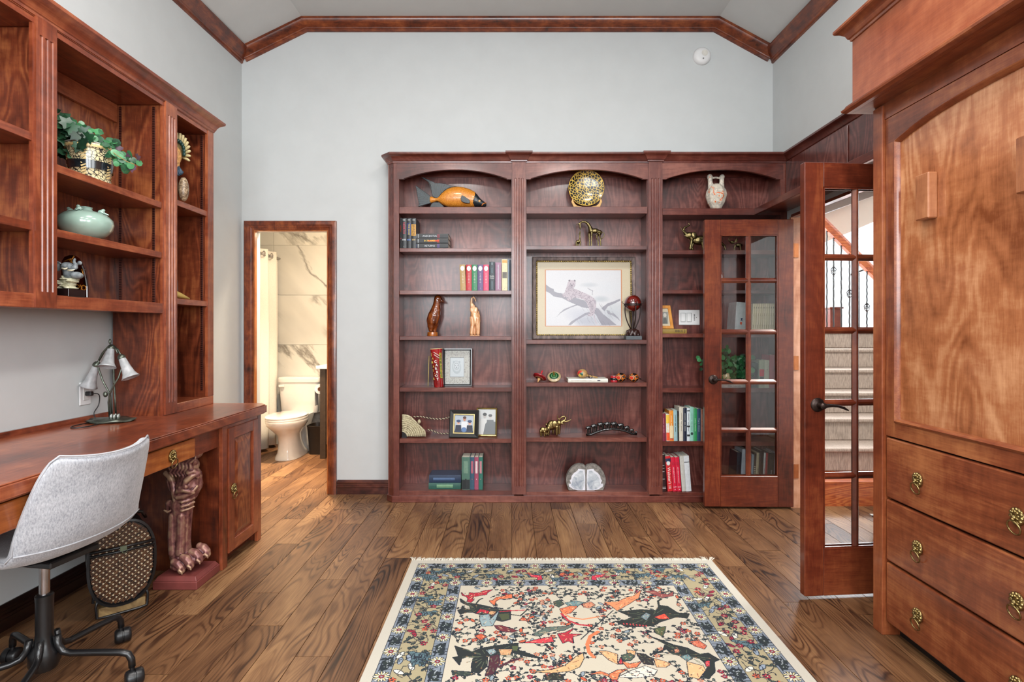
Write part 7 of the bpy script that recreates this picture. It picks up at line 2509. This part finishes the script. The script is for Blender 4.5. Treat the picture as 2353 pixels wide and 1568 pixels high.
for k in range(5):
    a = -PI / 2 + .35 + (k - 2) * 1.2
    b = MB()
    for i in range(9):
        zz = .024 + i * .013
        r_ = .0805 + .066 * zz
        b.mbox(Matrix.Translation((pc_.x + r_ * math.cos(a), pc_.y + r_ * math.sin(a), pc_.z + zz)) @ Matrix.Rotation(a, 4, 'Z') @ Matrix.Rotation(.5, 4, 'X'), .0022, .022, .0065)
    b.build('rope_stripe', mat('stripe gold', (206, 180, 126), .3, coat=.5), pp)
MB().lathe([(.094, .166), (.097, .1665), (.097, .169), (.086, .169)], tuple(pc_), 40, caps=False).build('pot_rim', mat('grey white glaze', (200, 200, 200), .25), pp)
LM2 = leaf_mat('plant leaf', '#143a26', '#4f9460')
LM3 = leaf_mat('dark plant leaf', '#0c2418', '#2c5a3c')
lr2 = leaf_mesh('leaf_round'); lr2.materials.append(LM2)
li2 = leaf_mesh('leaf_ivy', 'ivy'); li2.materials.append(LM3)
rr = random.Random(5)
cf = crop(100, 240, 7.84)
s1, s2 = [], []
for (x, y) in [(250, 200), (260, 330), (330, 300), (400, 380), (480, 420), (300, 430), (380, 480), (240, 520), (300, 600), (560, 520), (680, 560), (760, 620), (820, 640), (260, 850), (340, 880), (430, 900), (480, 960), (640, 640), (720, 700), (230, 700), (560, 460), (420, 560)]:
    for k in range(2):
        s2.append((P(*cf(x + rr.gauss(0, 25), y + rr.gauss(0, 25)), 2.40 + .08 * rr.random()), 0))
for (x, y) in [(640, 350), (580, 400), (700, 410), (650, 470), (760, 430), (800, 520), (720, 500), (850, 560), (560, 580), (540, 660), (600, 720), (480, 740), (680, 690), (900, 620), (950, 640), (1000, 690), (1060, 700), (1120, 720), (1180, 740), (1220, 780), (1280, 700), (1300, 830), (1340, 870), (1240, 980), (1300, 960), (1420, 940), (1400, 900), (1340, 1090), (1450, 1090), (1500, 1060), (1580, 980), (1600, 1040), (1650, 1090), (1540, 1090), (1320, 1130), (1150, 700), (1200, 820), (1260, 900), (960, 580), (980, 500), (520, 270), (880, 500), (1430, 1010)]:
    for k in range(2):
        s1.append((P(*cf(x + rr.gauss(0, 18), y + rr.gauss(0, 18)), 2.44 + .06 * rr.random() + max(0, x - 1000) * .0001), 0))
foliage(pp, s1, lr2, LM2, .030, 8, Vector((.6, -1, .3)))
foliage(pp, s2, li2, LM3, .055, 9, Vector((.6, -1, .3)))
pm2 = leaf_mat('purple leaf', '#3a2434', '#6a4a5c')
li3 = leaf_mesh('leaf_purple', 'ivy'); li3.materials.append(pm2)
foliage(pp, [(P(*cf(x, y), 2.52), 0) for x, y in ((1490, 900), (1500, 960), (1680, 970), (1320, 750), (1400, 830), (1610, 1110))], li3, pm2, .030, 3)
b = MB()
for pts in ([(470, 560), (300, 650), (230, 700), (200, 780)], [(290, 660), (305, 720), (300, 800)], [(1100, 740), (1300, 900), (1500, 1030), (1640, 1080)], [(900, 620), (700, 560), (500, 480), (300, 350)], [(960, 640), (900, 560), (820, 470), (640, 360)]):
    b.tube([P(*cf(x, y), 2.47) for x, y in pts], .0018, 5)
b.build('stems', mat('bare stem', (150, 120, 76), .6), pp)

z0 = 1.677 + eps
vc = Vector((-1.935, 2.47, z0))
va = thing('celadon_vase', 'squat pale green celadon vase with little frogs on its shoulder', 'vase', tuple(vc))
CEL = mat('celadon glaze', (146, 172, 160), .16, coat=.8, var=.04, scale=8)
MB().lathe([(.042, 0), (.050, .002), (.080, .020), (.100, .045), (.107, .070), (.103, .092), (.085, .112), (.055, .125), (.028, .131), (.024, .140), (.027, .146), (.022, .146), (.019, .136), (.001, .132)], tuple(vc), 44).build('body', CEL, va, smooth=50)
for k, a in enumerate((-2.9, -1.3, .4, 1.9)):
    q = vc + Vector((.058 * math.cos(a), .058 * math.sin(a), .130))
    pr = [('e', q, (.013, .013, .009)), ('e', q + Vector((.008 * math.cos(a), .008 * math.sin(a), .008)), (.008, .008, .007))]
    for s_ in (-1, 1):
        pr.append(('c', [q + Vector((-.008 * math.sin(a) * s_, .008 * math.cos(a) * s_, 0)), q + Vector((.016 * math.cos(a + .7 * s_), .016 * math.sin(a + .7 * s_), -.008))], [.004, .003]))
    pr.append(('c', [q, q + Vector((.028 * math.cos(a), .028 * math.sin(a), -.012))], [.006, .003]))
    blob_obj('frog', pr, CEL, va, .002, 2)

# elephant bust and agate plaque
z0 = 1.406 + eps
cf = crop(120, 560, 11.2)
d = 2.30
be = thing('elephant_bust', 'grey elephant bust with raised trunk on rocks and black plinth', 'figurine', (P(165, 685, d).x, d, z0))
GE = tint('grey resin', '#4c5358', '#868d90', .5, scale=30)
RK = tint('pale rock', '#8c8a6c', '#d2ceb4', .7, scale=50)
pr = [ell(cf, 400, 590, 130, 110, .030, d), chain(cf, [(480, 600, 90), (560, 640, 70), (640, 620, 62), (660, 550, 46), (610, 480, 36), (630, 410, 30)], d, -.01),
      ell(cf, 640, 820, 100, 95, .03, d), chain(cf, [(400, 680, 120), (420, 800, 120), (500, 830, 110)], d), ell(cf, 170, 590, 110, 130, .008, d, -.006, .2), chain(cf, [(180, 470, 20), (260, 500, 18), (290, 560, 16)], d, -.012), ell(cf, 560, 480, 60, 60, .008, d, .03)]
o = blob_obj('head', pr, GE, be, .0024, 3)
for pts in ([(420, 660, 24), (500, 680, 22), (560, 650, 12)], [(570, 710, 22), (680, 710, 20), (745, 690, 11)]):
    b = MB(); c3 = chain(cf, pts, d, -.034); b.tube(c3[1], c3[2], 8); b.build('tusk', mat('ivory', (214, 206, 180), .3), be, smooth=True)
b = MB(); q = P(*cf(375, 560), d); b.sphere((q.x, d - .030, q.z), .003, 8, 6); b.build('eye', M_BLACK, be)
rr = random.Random(2)
pr = []
for (x, y, w_) in ((330, 850, 90), (400, 920, 120), (520, 920, 90), (250, 980, 110), (400, 1000, 150), (560, 980, 90), (300, 1040, 110), (450, 1060, 140), (420, 1110, 150), (300, 1150, 110), (500, 1150, 130)):
    pr.append(ell(cf, x, y, w_, 34, .034, d, rr.gauss(0, .006)))
blob_obj('rock', pr, RK, be, .0028, 1)
q0, q1 = P(*cf(40, 1190), d), P(*cf(455, 1190), d)
MB().box(q0.x, P(*cf(640, 1190), d).x, d - .045, d + .045, z0, P(*cf(0, 1180), d).z).build('plinth', mat('black plinth', (26, 16, 16), .2, coat=.6), be, bevel=.001)
d = 2.46
ap = thing('amber_plaque', 'dark amber oval resin plaque with golden figures behind the elephant bust', 'plaque', (P(185, 690, d).x, d, z0))
pts = []
c1 = P(*cf(600, 300), d)
outl_ = [(250, 1400), (240, 1000), (240, 600), (260, 440), (330, 340), (450, 300), (580, 305), (680, 370), (770, 500), (840, 680), (890, 900), (920, 1100), (925, 1400)]
po = [PX(cf, x, y, d) for x, y in outl_]
zl = min(p[1] for p in po)
po = [(x, max(z0, z_)) for x, z_ in po]
MB().prism(po, lambda p, t: (p[0], t, p[1]), d - .006, d + .006).build('slab', tint('amber resin', '#140605', '#5a1a0c', .08, scale=12, coat=1.0, stops=(.45, .8)), ap, bevel=.003)
GO = mat('amber gold', (176, 112, 34), .3, metal=.5)
b = MB()
for pts in ([(600, 320), (540, 420), (520, 500)], [(540, 400), (420, 430), (340, 470)], [(480, 400), (500, 460), (560, 500)], [(740, 760), (800, 880), (830, 780), (790, 660)], [(560, 1040), (680, 1060), (760, 1120), (600, 1160)], [(840, 1080), (900, 1110), (905, 1170), (850, 1210), (790, 1180), (790, 1110), (840, 1080)], [(700, 1100), (760, 1070), (800, 1130), (760, 1200)], [(760, 1200), (800, 1280), (760, 1330)]):
    MB().tube([P(*cf(x, y), d) + Vector((.0, -.008, 0)) for x, y in pts], .0024, 6).build('gold_relief', GO, ap, smooth=True)

# tower ornaments
z0 = 1.985 + eps
cf = crop(380, 290, 3.65)
d = 3.12
tk = thing('turkey_figurine', 'painted turkey figurine with fanned cream tail and red wattle on tower shelf', 'figurine', (P(417, 400, d).x, d, z0))
TW = [mat('cream feather', (206, 190, 140), .5), mat('dark green feather', (24, 58, 52), .4), mat('blue grey feather', (60, 84, 104), .4), mat('wattle red', (186, 44, 26), .35), mat('tan feather', (200, 150, 92), .6, var=.3, scale=80)]
c1 = P(*cf(95, 240), d)
b = MB()
for k in range(17):
    a = -PI * .12 + PI * 1.24 * k / 16
    b.tube([(c1.x + .025 * math.cos(a), d + .01, c1.z + .035 * math.sin(a)), (c1.x + .062 * math.cos(a), d + .008, c1.z + .095 * math.sin(a) + .01), (c1.x + .076 * math.cos(a), d + .004, c1.z + .118 * math.sin(a) + .01)], [.006, .0085, .006], 6)
b.build('tail_fan', TW[0], tk, smooth=True)
b = MB()
for k in range(13):
    a = -PI * .05 + PI * 1.1 * k / 12
    b.sphere((c1.x + .045 * math.cos(a), d - .006, c1.z + .068 * math.sin(a) + .012), (.011, .008, .013), 8, 6)
b.build('inner_feathers', TW[1], tk, smooth=True)
blob_obj('body', [('e', c1 + Vector((0, -.015, -.01)), (.035, .032, .055)), ('e', c1 + Vector((0, -.022, -.055)), (.028, .028, .045)), ('e', c1 + Vector((0, -.03, .055)), (.017, .018, .020)), ('c', [c1 + Vector((0, -.028, .02)), c1 + Vector((0, -.03, .05))], [.016, .013])], TW[4], tk, .004, 3)
b = MB(); b.tube([c1 + Vector((.004, -.050, .062)), c1 + Vector((.016, -.048, .05)), c1 + Vector((.018, -.046, .015)), c1 + Vector((.026, -.040, -.012))], [.005, .007, .006, .004], 8)
b.build('wattle', TW[3], tk, smooth=True)
b = MB()
for k in range(11):
    a = -PI + PI * k / 10
    b.tube([(c1.x + .02 * math.cos(a), d - .02, c1.z - .075), (c1.x + .046 * math.cos(a), d - .025 + .01 * math.sin(a), c1.z - .112 + .02 * math.sin(a))], [.008, .010], 6)
b.build('blue_wing_feathers', TW[2], tk, smooth=True)
blob_obj('branch_stand', [('c', [(c1.x - .01, d, z0 + .006), (c1.x - .012, d, z0 + .05), (c1.x - .004, d - .01, c1.z - .09)], [.022, .015, .016])], mat('branch green gold', (70, 74, 44), .5, var=.4), tk, .004, 2)
eg = thing('brown_egg', 'large mottled brown stone egg under the turkey figurine', 'egg', (P(417, 440, 3.06).x, 3.05, z0))
ec = P(417, 432, 3.05)
b = MB(); b.sphere((ec.x + .012, 3.05, z0 + .070), (.027, .027, .068), 20, 16)
o = b.build('shell', tint('mottled stone', '#4a3020', '#b09a7c', .35, scale=45, dist=2), eg, smooth=True)
z0 = 1.440 + eps
bo = thing('small_bottle', 'small dark bottle with pale neck on the lower tower shelf', 'bottle', (-1.99, 3.16, z0))
MB().lathe([(.030, 0), (.032, .01), (.032, .11), (.022, .135), (.012, .145), (.011, .175), (.014, .178), (.014, .19), (.001, .19)], (-1.965, 3.145, z0 + .05 * 0), 20).build('glass_body', mat('dark bottle glass', (30, 12, 10), .1, coat=.8), bo, smooth=40)
MB().lathe([(.0125, .150), (.0135, .155), (.0155, .19), (.0155, .205), (.001, .206)], (-1.965, 3.145, z0), 16).build('gold_cap', mat('gold foil', (190, 160, 90), .35), bo, smooth=40)
hn = thing('carved_horn', 'tan pointed horn carving lying on the lower tower shelf', 'carving', (-1.93, 3.18, z0))
MB().tube([(-2.00, 3.10, z0 + .045), (-1.96, 3.12, z0 + .040), (-1.92, 3.15, z0 + .025), (-1.89, 3.19, z0 + .008)], [.030, .026, .016, .005], 12).build('horn', mat('horn', (176, 150, 84), .35), hn, smooth=True)
MB().box(-2.03, -1.95, 3.06, 3.14, z0, z0 + .016).build('horn_base', M_BLACK, hn, bevel=.002)

# ---------------------------------------------------------------- bathroom
BWY = 6.02
TL, t, b_ = base_mat('marble tile')
tc = t.new('ShaderNodeTexCoord').outputs['Object']
rnd = t.new('ShaderNodeObjectInfo').outputs['Random']
p_ = t.vmath('ADD', tc, t.vmath('MULTIPLY', rnd, (9., 0, 13.)))
m1_ = t.new('ShaderNodeMapping'); m1_.inputs['Rotation'].default_value = (0, -.80, 0); t.put(m1_.inputs['Vector'], p_)
m2_ = t.new('ShaderNodeMapping'); m2_.inputs['Scale'].default_value = (.38, 1, 1.15); t.put(m2_.inputs['Vector'], m1_.outputs[0]); p_ = m2_.outputs[0]
n0 = t.new('ShaderNodeTexNoise'); t.put(n0.inputs['Vector'], p_); n0.inputs['Scale'].default_value = 1.9; n0.inputs['Detail'].default_value = 7; n0.inputs['Roughness'].default_value = .56
f1 = t.math('ABSOLUTE', t.math('SUBTRACT', n0.outputs[0], .5))
n5 = t.noise(p_, 2.1, 2)
vein = t.math('MULTIPLY', t.math('SUBTRACT', 1.0, t.math('MULTIPLY', f1, 30.0), clamp=True), t.math('MULTIPLY', t.math('SUBTRACT', n5, .42, clamp=True), 7.0, clamp=True), clamp=True)
cl = t.ramp(t.noise(p_, 2.6, 3), [(.4, lin('#d6d2c8')), (.75, lin('#bdbab2'))])
t.put(b_.inputs['Base Color'], t.mix(vein, cl, lin('#858078')))
b_.inputs['Roughness'].default_value = .18
MB().box(-3.3, -.9, BWY, BWY + .1, 0, 2.6).build('wall_bath_back', mat('bath paint', (212, 208, 200), .8, var=.01), None, kind='structure')
wbk = bpy.data.objects['wall_bath_back']
for i in range(4):
    for j in range(5):
        x0_, z0_ = -3.24 + i * .61, .0 + j * .55
        if z0_ > 2.3: continue
        MB().box(x0_, x0_ + .607, BWY - .010, BWY - .0005, z0_ + .0, min(2.56, z0_ + .547)).build('tile', TL, wbk, bevel=.001)
MB().box(-3.35, -3.25, YB + .12, BWY, 0, 2.6).build('wall_bath_left', mat('bath paint', (212, 208, 200), .8), None, kind='structure')
MB().box(-1.05, -.95, YB + .12, BWY, 0, 2.6).build('wall_bath_right', mat('bath paint', (212, 208, 200), .8), None, kind='structure')
MB().box(-3.35, -.95, YB + .12, BWY + .1, 2.55, 2.65).build('ceiling_bath', M_CEIL, None, kind='structure')
MB().box(-2.43, -1.06, BWY - .025, BWY - .0105, 0, .12).build('baseboard_bath', M_WHITE, None, kind='structure', bevel=.004)
for (a, c) in ((DX1 - .012, DX1 + .05),):
    MB().box(a, c, YB + .101, YB + .118, 0, DZ + .05).build('trim_%d' % (8 if a < -1.9 else 9), M_WHITE, None, kind='structure')
to = thing('toilet', 'white two-piece toilet with closed lid in the bathroom', 'toilet', (-2.22, 5.5, 0))
POR = mat('porcelain', (226, 220, 212), .08, coat=.8, var=.01)
def loft(rings, nm, m, par, n=32, cap=True, smooth=50):
    vs, fs_ = [], []
    for (z_, cx_, cy_, rx, ry, e) in rings:
        for k in range(n):
            a = 2 * PI * k / n
            c_, s_ = math.cos(a), math.sin(a)
            vs.append((cx_ + rx * math.copysign(abs(c_) ** e, c_), cy_ + ry * math.copysign(abs(s_) ** e, s_), z_))
    for j in range(len(rings) - 1):
        for k in range(n):
            fs_.append((j * n + k, j * n + (k + 1) % n, (j + 1) * n + (k + 1) % n, (j + 1) * n + k))
    if cap:
        fs_ += [tuple(range(n))[::-1], tuple(range((len(rings) - 1) * n, len(rings) * n))]
    b = MB(); b.add(vs, fs_)
    return b.build(nm, m, par, smooth=smooth)
tx = -2.215
loft([(0, tx, 5.48, .118, .235, .7), (.02, tx, 5.48, .118, .232, .7), (.06, tx, 5.47, .100, .20, .75), (.16, tx, 5.44, .088, .165, .85), (.24, tx, 5.42, .100, .18, .95), (.30, tx, 5.39, .145, .235, 1), (.345, tx, 5.37, .178, .272, 1), (.385, tx, 5.365, .186, .282, 1), (.392, tx, 5.365, .183, .280, 1)], 'bowl', POR, to)
loft([(0.0, tx, 5.70, .10, .12, .6), (.14, tx, 5.72, .07, .10, .7), (.26, tx, 5.74, .08, .12, .7), (.37, tx - .02, 5.76, .12, .17, .6), (.385, tx - .02, 5.76, .12, .17, .6)], 'pedestal_rear', POR, to)
loft([(.393, tx, 5.36, .186, .272, 1), (.405, tx, 5.36, .188, .275, 1), (.412, tx, 5.36, .186, .273, 1)], 'seat_ring', POR, to)
loft([(.414, tx, 5.36, .184, .272, 1), (.426, tx, 5.36, .186, .274, 1), (.434, tx, 5.36, .178, .266, 1), (.437, tx, 5.36, .15, .24, 1)], 'lid', POR, to)
txx = -2.270
loft([(.375, txx, 5.895, .190, .090, .28), (.39, txx, 5.895, .200, .096, .28), (.60, txx, 5.892, .212, .102, .26), (.705, txx, 5.89, .216, .104, .26)], 'tank', POR, to)
loft([(.706, txx, 5.888, .224, .112, .24), (.735, txx, 5.888, .228, .116, .24), (.752, txx, 5.888, .226, .114, .24), (.758, txx, 5.888, .21, .10, .3)], 'tank_lid', POR, to)
MB().box(txx - .205, txx - .145, 5.766, 5.784, .655, .680).build('flush_lever', POR, to, bevel=.004)
MB().lathe([(.018, 0), (.016, .02), (.001, .026)], (tx + .085, 5.44, .02), 12).build('bolt_cap', POR, to, smooth=40)
# shower curtain
cu = thing('shower_curtain', 'white waffle shower curtain hanging from a rod beside the toilet', 'curtain', (-2.45, 5.3, 2.1))
b = MB()
nx, nz = 90, 10
vs, fs_ = [], []
for j in range(nz + 1):
    z_ = .035 + (2.10 - .035) * j / nz
    for i in range(nx + 1):
        y = 4.60 + 1.38 * i / nx
        amp = .030 + .012 * (1 - j / nz)
        vs.append((-2.565 + amp * math.sin(i * 2 * PI / 13.0) + .008 * math.sin(i * .9 + j * .3), y + .01 * math.sin(j * .4), z_))
for j in range(nz):
    for i in range(nx):
        a = j * (nx + 1) + i
        fs_.append((a, a + 1, a + nx + 2, a + nx + 1))
b.add(vs, fs_)
o = b.build('curtain_panel', mat('curtain cloth', (226, 220, 208), .9, var=.03, scale=120, bump=.3), cu, smooth=True)
sm_ = o.modifiers.new('s', 'SOLIDIFY'); sm_.thickness = .003
MB().cyl((-2.565, YB + .125, 2.05), (-2.565, BWY - .011, 2.05), .012, 14).build('rod', M_CHROME, cu, smooth=40)
for i in range(7):
    y = 4.68 + i * .178
    b = MB(); b.torus(Matrix.Translation((-2.535, y, 2.045)) @ Matrix.Rotation(PI / 2, 4, 'Y'), .026, .005, 20, 8)
    b.build('grommet', M_CHROME, cu, smooth=True)
# bath tub front wall (behind the curtain)
MB().box(-3.24, -2.64, YB + .13, BWY - .012, 0, .50).build('bath_tub', POR, None, bevel=.02, seg=2, label='white bath tub behind the shower curtain', category='bath tub')
# vanity
vn = thing('vanity', 'dark brown bathroom vanity with white top', 'vanity', (-1.6, 5.6, 0))
VD = mat('espresso wood', (58, 44, 32), .45, var=.12)
MB().box(-1.880, -1.825, 5.33, 5.38, 0, .882).build('front_leg', VD, vn, bevel=.002)
MB().box(-1.870, -1.08, 5.345, 5.99, .14, .882).build('cabinet_box', VD, vn)
MB().box(-1.80, -1.10, 5.335, 5.3445, .72, .87).build('drawer_front', VD, vn, bevel=.003)
MB().box(-1.80, -1.10, 5.335, 5.3445, .16, .70).build('door_front', VD, vn, bevel=.003)
MB().box(-1.875, -1.83, 5.94, 5.99, 0, .139).build('back_leg', VD, vn)
MB().box(-1.13, -1.08, 5.345, 5.99, 0, .139).build('back_leg', VD, vn)
MB().box(-1.910, -1.06, 5.30, 6.0, .883, .912).build('counter_top', mat('white quartz', (224, 220, 214), .2), vn, bevel=.003)
tp = thing('toilet_paper', 'white toilet paper roll in a holder on the vanity side', 'toilet paper', (-1.93, 5.55, .68))
Mx = Matrix.Translation((-1.925, 5.50, .67)) @ Matrix.Rotation(PI / 2, 4, 'X')
MB().lathe([(.020, -.05), (.050, -.05), (.050, .05), (.020, .05), (.020, -.05)], M=Mx, n=24, caps=False).build('roll', mat('tissue', (224, 220, 214), .9), tp, smooth=40)
MB().lathe([(.001, -.052), (.018, -.052), (.018, .055), (.001, .055)], M=Mx, n=16).build('spindle', mat('copper spindle', (120, 76, 56), .3, metal=.7), tp, smooth=40)
MB().box(-1.925, -1.871, 5.553, 5.562, .66, .68).build('bracket', M_CHROME, tp)
MB().box(-1.977, -1.975, 5.45, 5.55, .50, .67).build('hanging_sheet', mat('tissue', (224, 220, 214), .9), tp)
tr = thing('waste_bin', 'black plastic waste bin between toilet and vanity', 'bin', (-1.98, 5.68, 0))
loft([(0, -1.985, 5.60, .080, .095, .5), (.28, -1.985, 5.60, .098, .115, .5), (.285, -1.985, 5.60, .102, .119, .5), (.292, -1.985, 5.60, .102, .119, .5), (.292, -1.985, 5.60, .094, .110, .5), (.02, -1.985, 5.60, .076, .09, .5)], 'body', mat('black bin plastic', (34, 26, 20), .4), tr)
MB().lathe([(.11, 0), (.13, -.012), (.13, -.03), (.10, -.07), (.001, -.085)], (-1.75, 5.0, 2.549), 28, caps=False).build('bathroom_ceiling_lamp', mat('lamp dome', (255, 230, 190), .4, emit=(255, 214, 160), emits=4.0), None, smooth=True, label='round frosted dome lamp on the bathroom ceiling', category='ceiling lamp')

# ---------------------------------------------------------------- hall with carpeted stairs
MB().box(2.16, 2.22, YB + .12, 7.6, 0, 3.5).build('wall_hall_left', M_WALL, None, kind='structure')
MB().box(5.5, 5.6, -2.4, 7.6, 0, 3.5).build('wall_hall_right', M_WALL, None, kind='structure')
MB().box(2.2, 5.5, 1.0, 1.1, 0, 3.5).build('wall_hall_front', M_WALL, None, kind='structure')
MB().box(2.17, 5.6, 1.0, 5.0, 3.45, 3.55).build('ceiling_hall', M_CEIL, None, kind='structure')
st = thing('staircase', 'grey-beige carpeted stairs with orange wood base seen through the glass door', 'stairs', (3.0, 3.9, 0))
CP, t, b_ = base_mat('loop carpet')
tc = t.new('ShaderNodeTexCoord').outputs['Object']
n1 = t.noise(t.vmath('MULTIPLY', tc, (1, 1, .12)), 150, 2, .7)
t.put(b_.inputs['Base Color'], t.ramp(n1, [(.35, lin('#94857a')), (.65, lin('#bcaa9c'))]))
b_.inputs['Roughness'].default_value = .95
OW = wood('orange oak', '#6a2a14', '#b4562c', '#d07840', 'x', ring=.8, rscale=2.0)
MB().box(2.225, 4.0, 3.90, 6.0, 0, .175).build('wood_riser', OW, st)
for k in range(1, 7):
    y0_ = 3.90 + .285 * k
    b = MB()
    b.box(2.225, 3.75, y0_, 6.0, .18 * k - .004, .18 * (k + 1) - .004)
    b.box(2.225, 3.75, y0_ - .022, y0_ + .02, .18 * (k + 1) - .034, .18 * (k + 1) - .003)
    b.build('carpet_step', CP, st, bevel=.010, seg=2)
MB().box(2.225, 4.9, 5.63, 6.6, 1.20, 1.285).build('landing', OW, st)
rl = thing('stair_railing', 'descending wooden handrail on twisted black iron balusters above the stairs', 'railing', (3.5, 5.66, 1.3))
yr = 5.70
ra, rb_ = P(1885, 505, yr), P(2060, 680, yr)
dv_ = (rb_ - ra).normalized()
up = Vector((-dv_.z, 0, dv_.x))
MB().prism([(-.03, -.028), (.03, -.028), (.034, .01), (.02, .032), (-.02, .032), (-.034, .01)], lambda p, t: tuple(ra + dv_ * t + up * p[1] * 1.4 + Vector((0, p[0], 0))), 0, (rb_ - ra).length).build('handrail', OW, rl, bevel=.003)
for i, u in enumerate((1900, 1915.5, 1933, 1952, 1972, 1992, 2011, 2030)):
    q = P(u, 745, yr)
    zt_ = ra.z + (q.x - ra.x) / (rb_.x - ra.x) * (rb_.z - ra.z) - .03
    b = MB()
    n = 26
    pts = [(q.x + .0018 * math.sin(k * 2.2), yr + .0018 * math.cos(k * 2.2), 1.286 + (zt_ - 1.286) * k / n) for k in range(n + 1)]
    b.tube(pts, .0075, 6)
    if i % 2 == 1:
        zc_ = 1.286 + (zt_ - 1.286) * (.62 if i == 1 else .45 if i == 3 else .35)
        for s_ in range(4):
            b.tube([(q.x + .026 * math.sin(PI * k / 8) * math.cos(s_ * PI / 2 + k * .5), yr + .026 * math.sin(PI * k / 8) * math.sin(s_ * PI / 2 + k * .5), zc_ - .05 + .10 * k / 8) for k in range(9)], .0042, 5)
    b.build('baluster', M_BLACK, rl, smooth=40)
fb = thing('far_railing', 'distant curved black balcony railing in the bright hall', 'railing', (4.4, 6.5, 1.3))
b = MB(); b.tube([(4.02, 6.45, 1.92), (4.2, 6.5, 1.98), (4.5, 6.52, 2.0), (5.0, 6.5, 2.0)], .012, 8); b.build('top_rail', M_BLACK, fb, smooth=True)
for k in range(10):
    MB().cyl((4.05 + k * .09, 6.48, 1.286), (4.05 + k * .09, 6.48, 1.94 + .006 * k), .006, 6).build('baluster', M_BLACK, fb)
sb = thing('stair_box', 'small brown wood newel block at the foot of the balusters', 'newel post', (3.35, 5.9, 1.286))
MB().box(3.42, 3.55, 5.84, 5.97, 1.286, 1.49).build('block', W_D['z'], sb, bevel=.004)
MB().box(3.41, 3.56, 5.83, 5.98, 1.491, 1.51).build('block_cap', W_D['z'], sb, bevel=.004)
# bulkheads above the stairs
BGE = mat('beige paint', (202, 194, 182), .85, var=.01)
ub = lambda u, v, d_: PX(lambda a, c: (a, c), u, v, d_)
MB().prism([ub(1850, 400, 6.3), ub(2100, 400, 6.3), ub(2100, 470, 6.3), ub(1950, 535, 6.3), ub(1850, 575, 6.3)], lambda p, t: (p[0], t, p[1]), 6.3, 6.42).build('wall_hall_upper', BGE, None, kind='structure')
MB().prism([ub(1850, 380, 6.0), ub(2100, 380, 6.0), ub(2100, 392, 6.0), ub(1985, 437, 6.0), ub(1850, 500, 6.0)], lambda p, t: (p[0], t, p[1]), 6.0, 6.2).build('trim_10', mat('dark beam', (44, 50, 56), .35, var=.5, scale=5), None, kind='structure')
MB().prism([ub(2100, 392, 5.99), ub(1985, 437, 5.99), ub(1850, 500, 5.99), ub(1850, 512, 5.99), ub(1985, 449, 5.99), ub(2100, 404, 5.99)], lambda p, t: (p[0], t, p[1]), 5.96, 6.21).build('trim_11', M_WHITE, None, kind='structure')
hr = thing('hall_rug', 'small cream and blue striped rug in the hall', 'rug', (2.4, 3.6, 0))
for k in range(7):
    y0_ = 3.52 + k * .030
    MB().box(2.30, 2.95, y0_, y0_ + .0295, .0005, .007).build('woven_stripe', mat('stripe cream', (206, 204, 196), .9) if k % 2 == 0 else mat('stripe navy', (62, 70, 84), .9), hr)
hr.location = (2.4 + .13, 3.6 - .02, 0)
hr.rotation_euler = (0, 0, -.12)
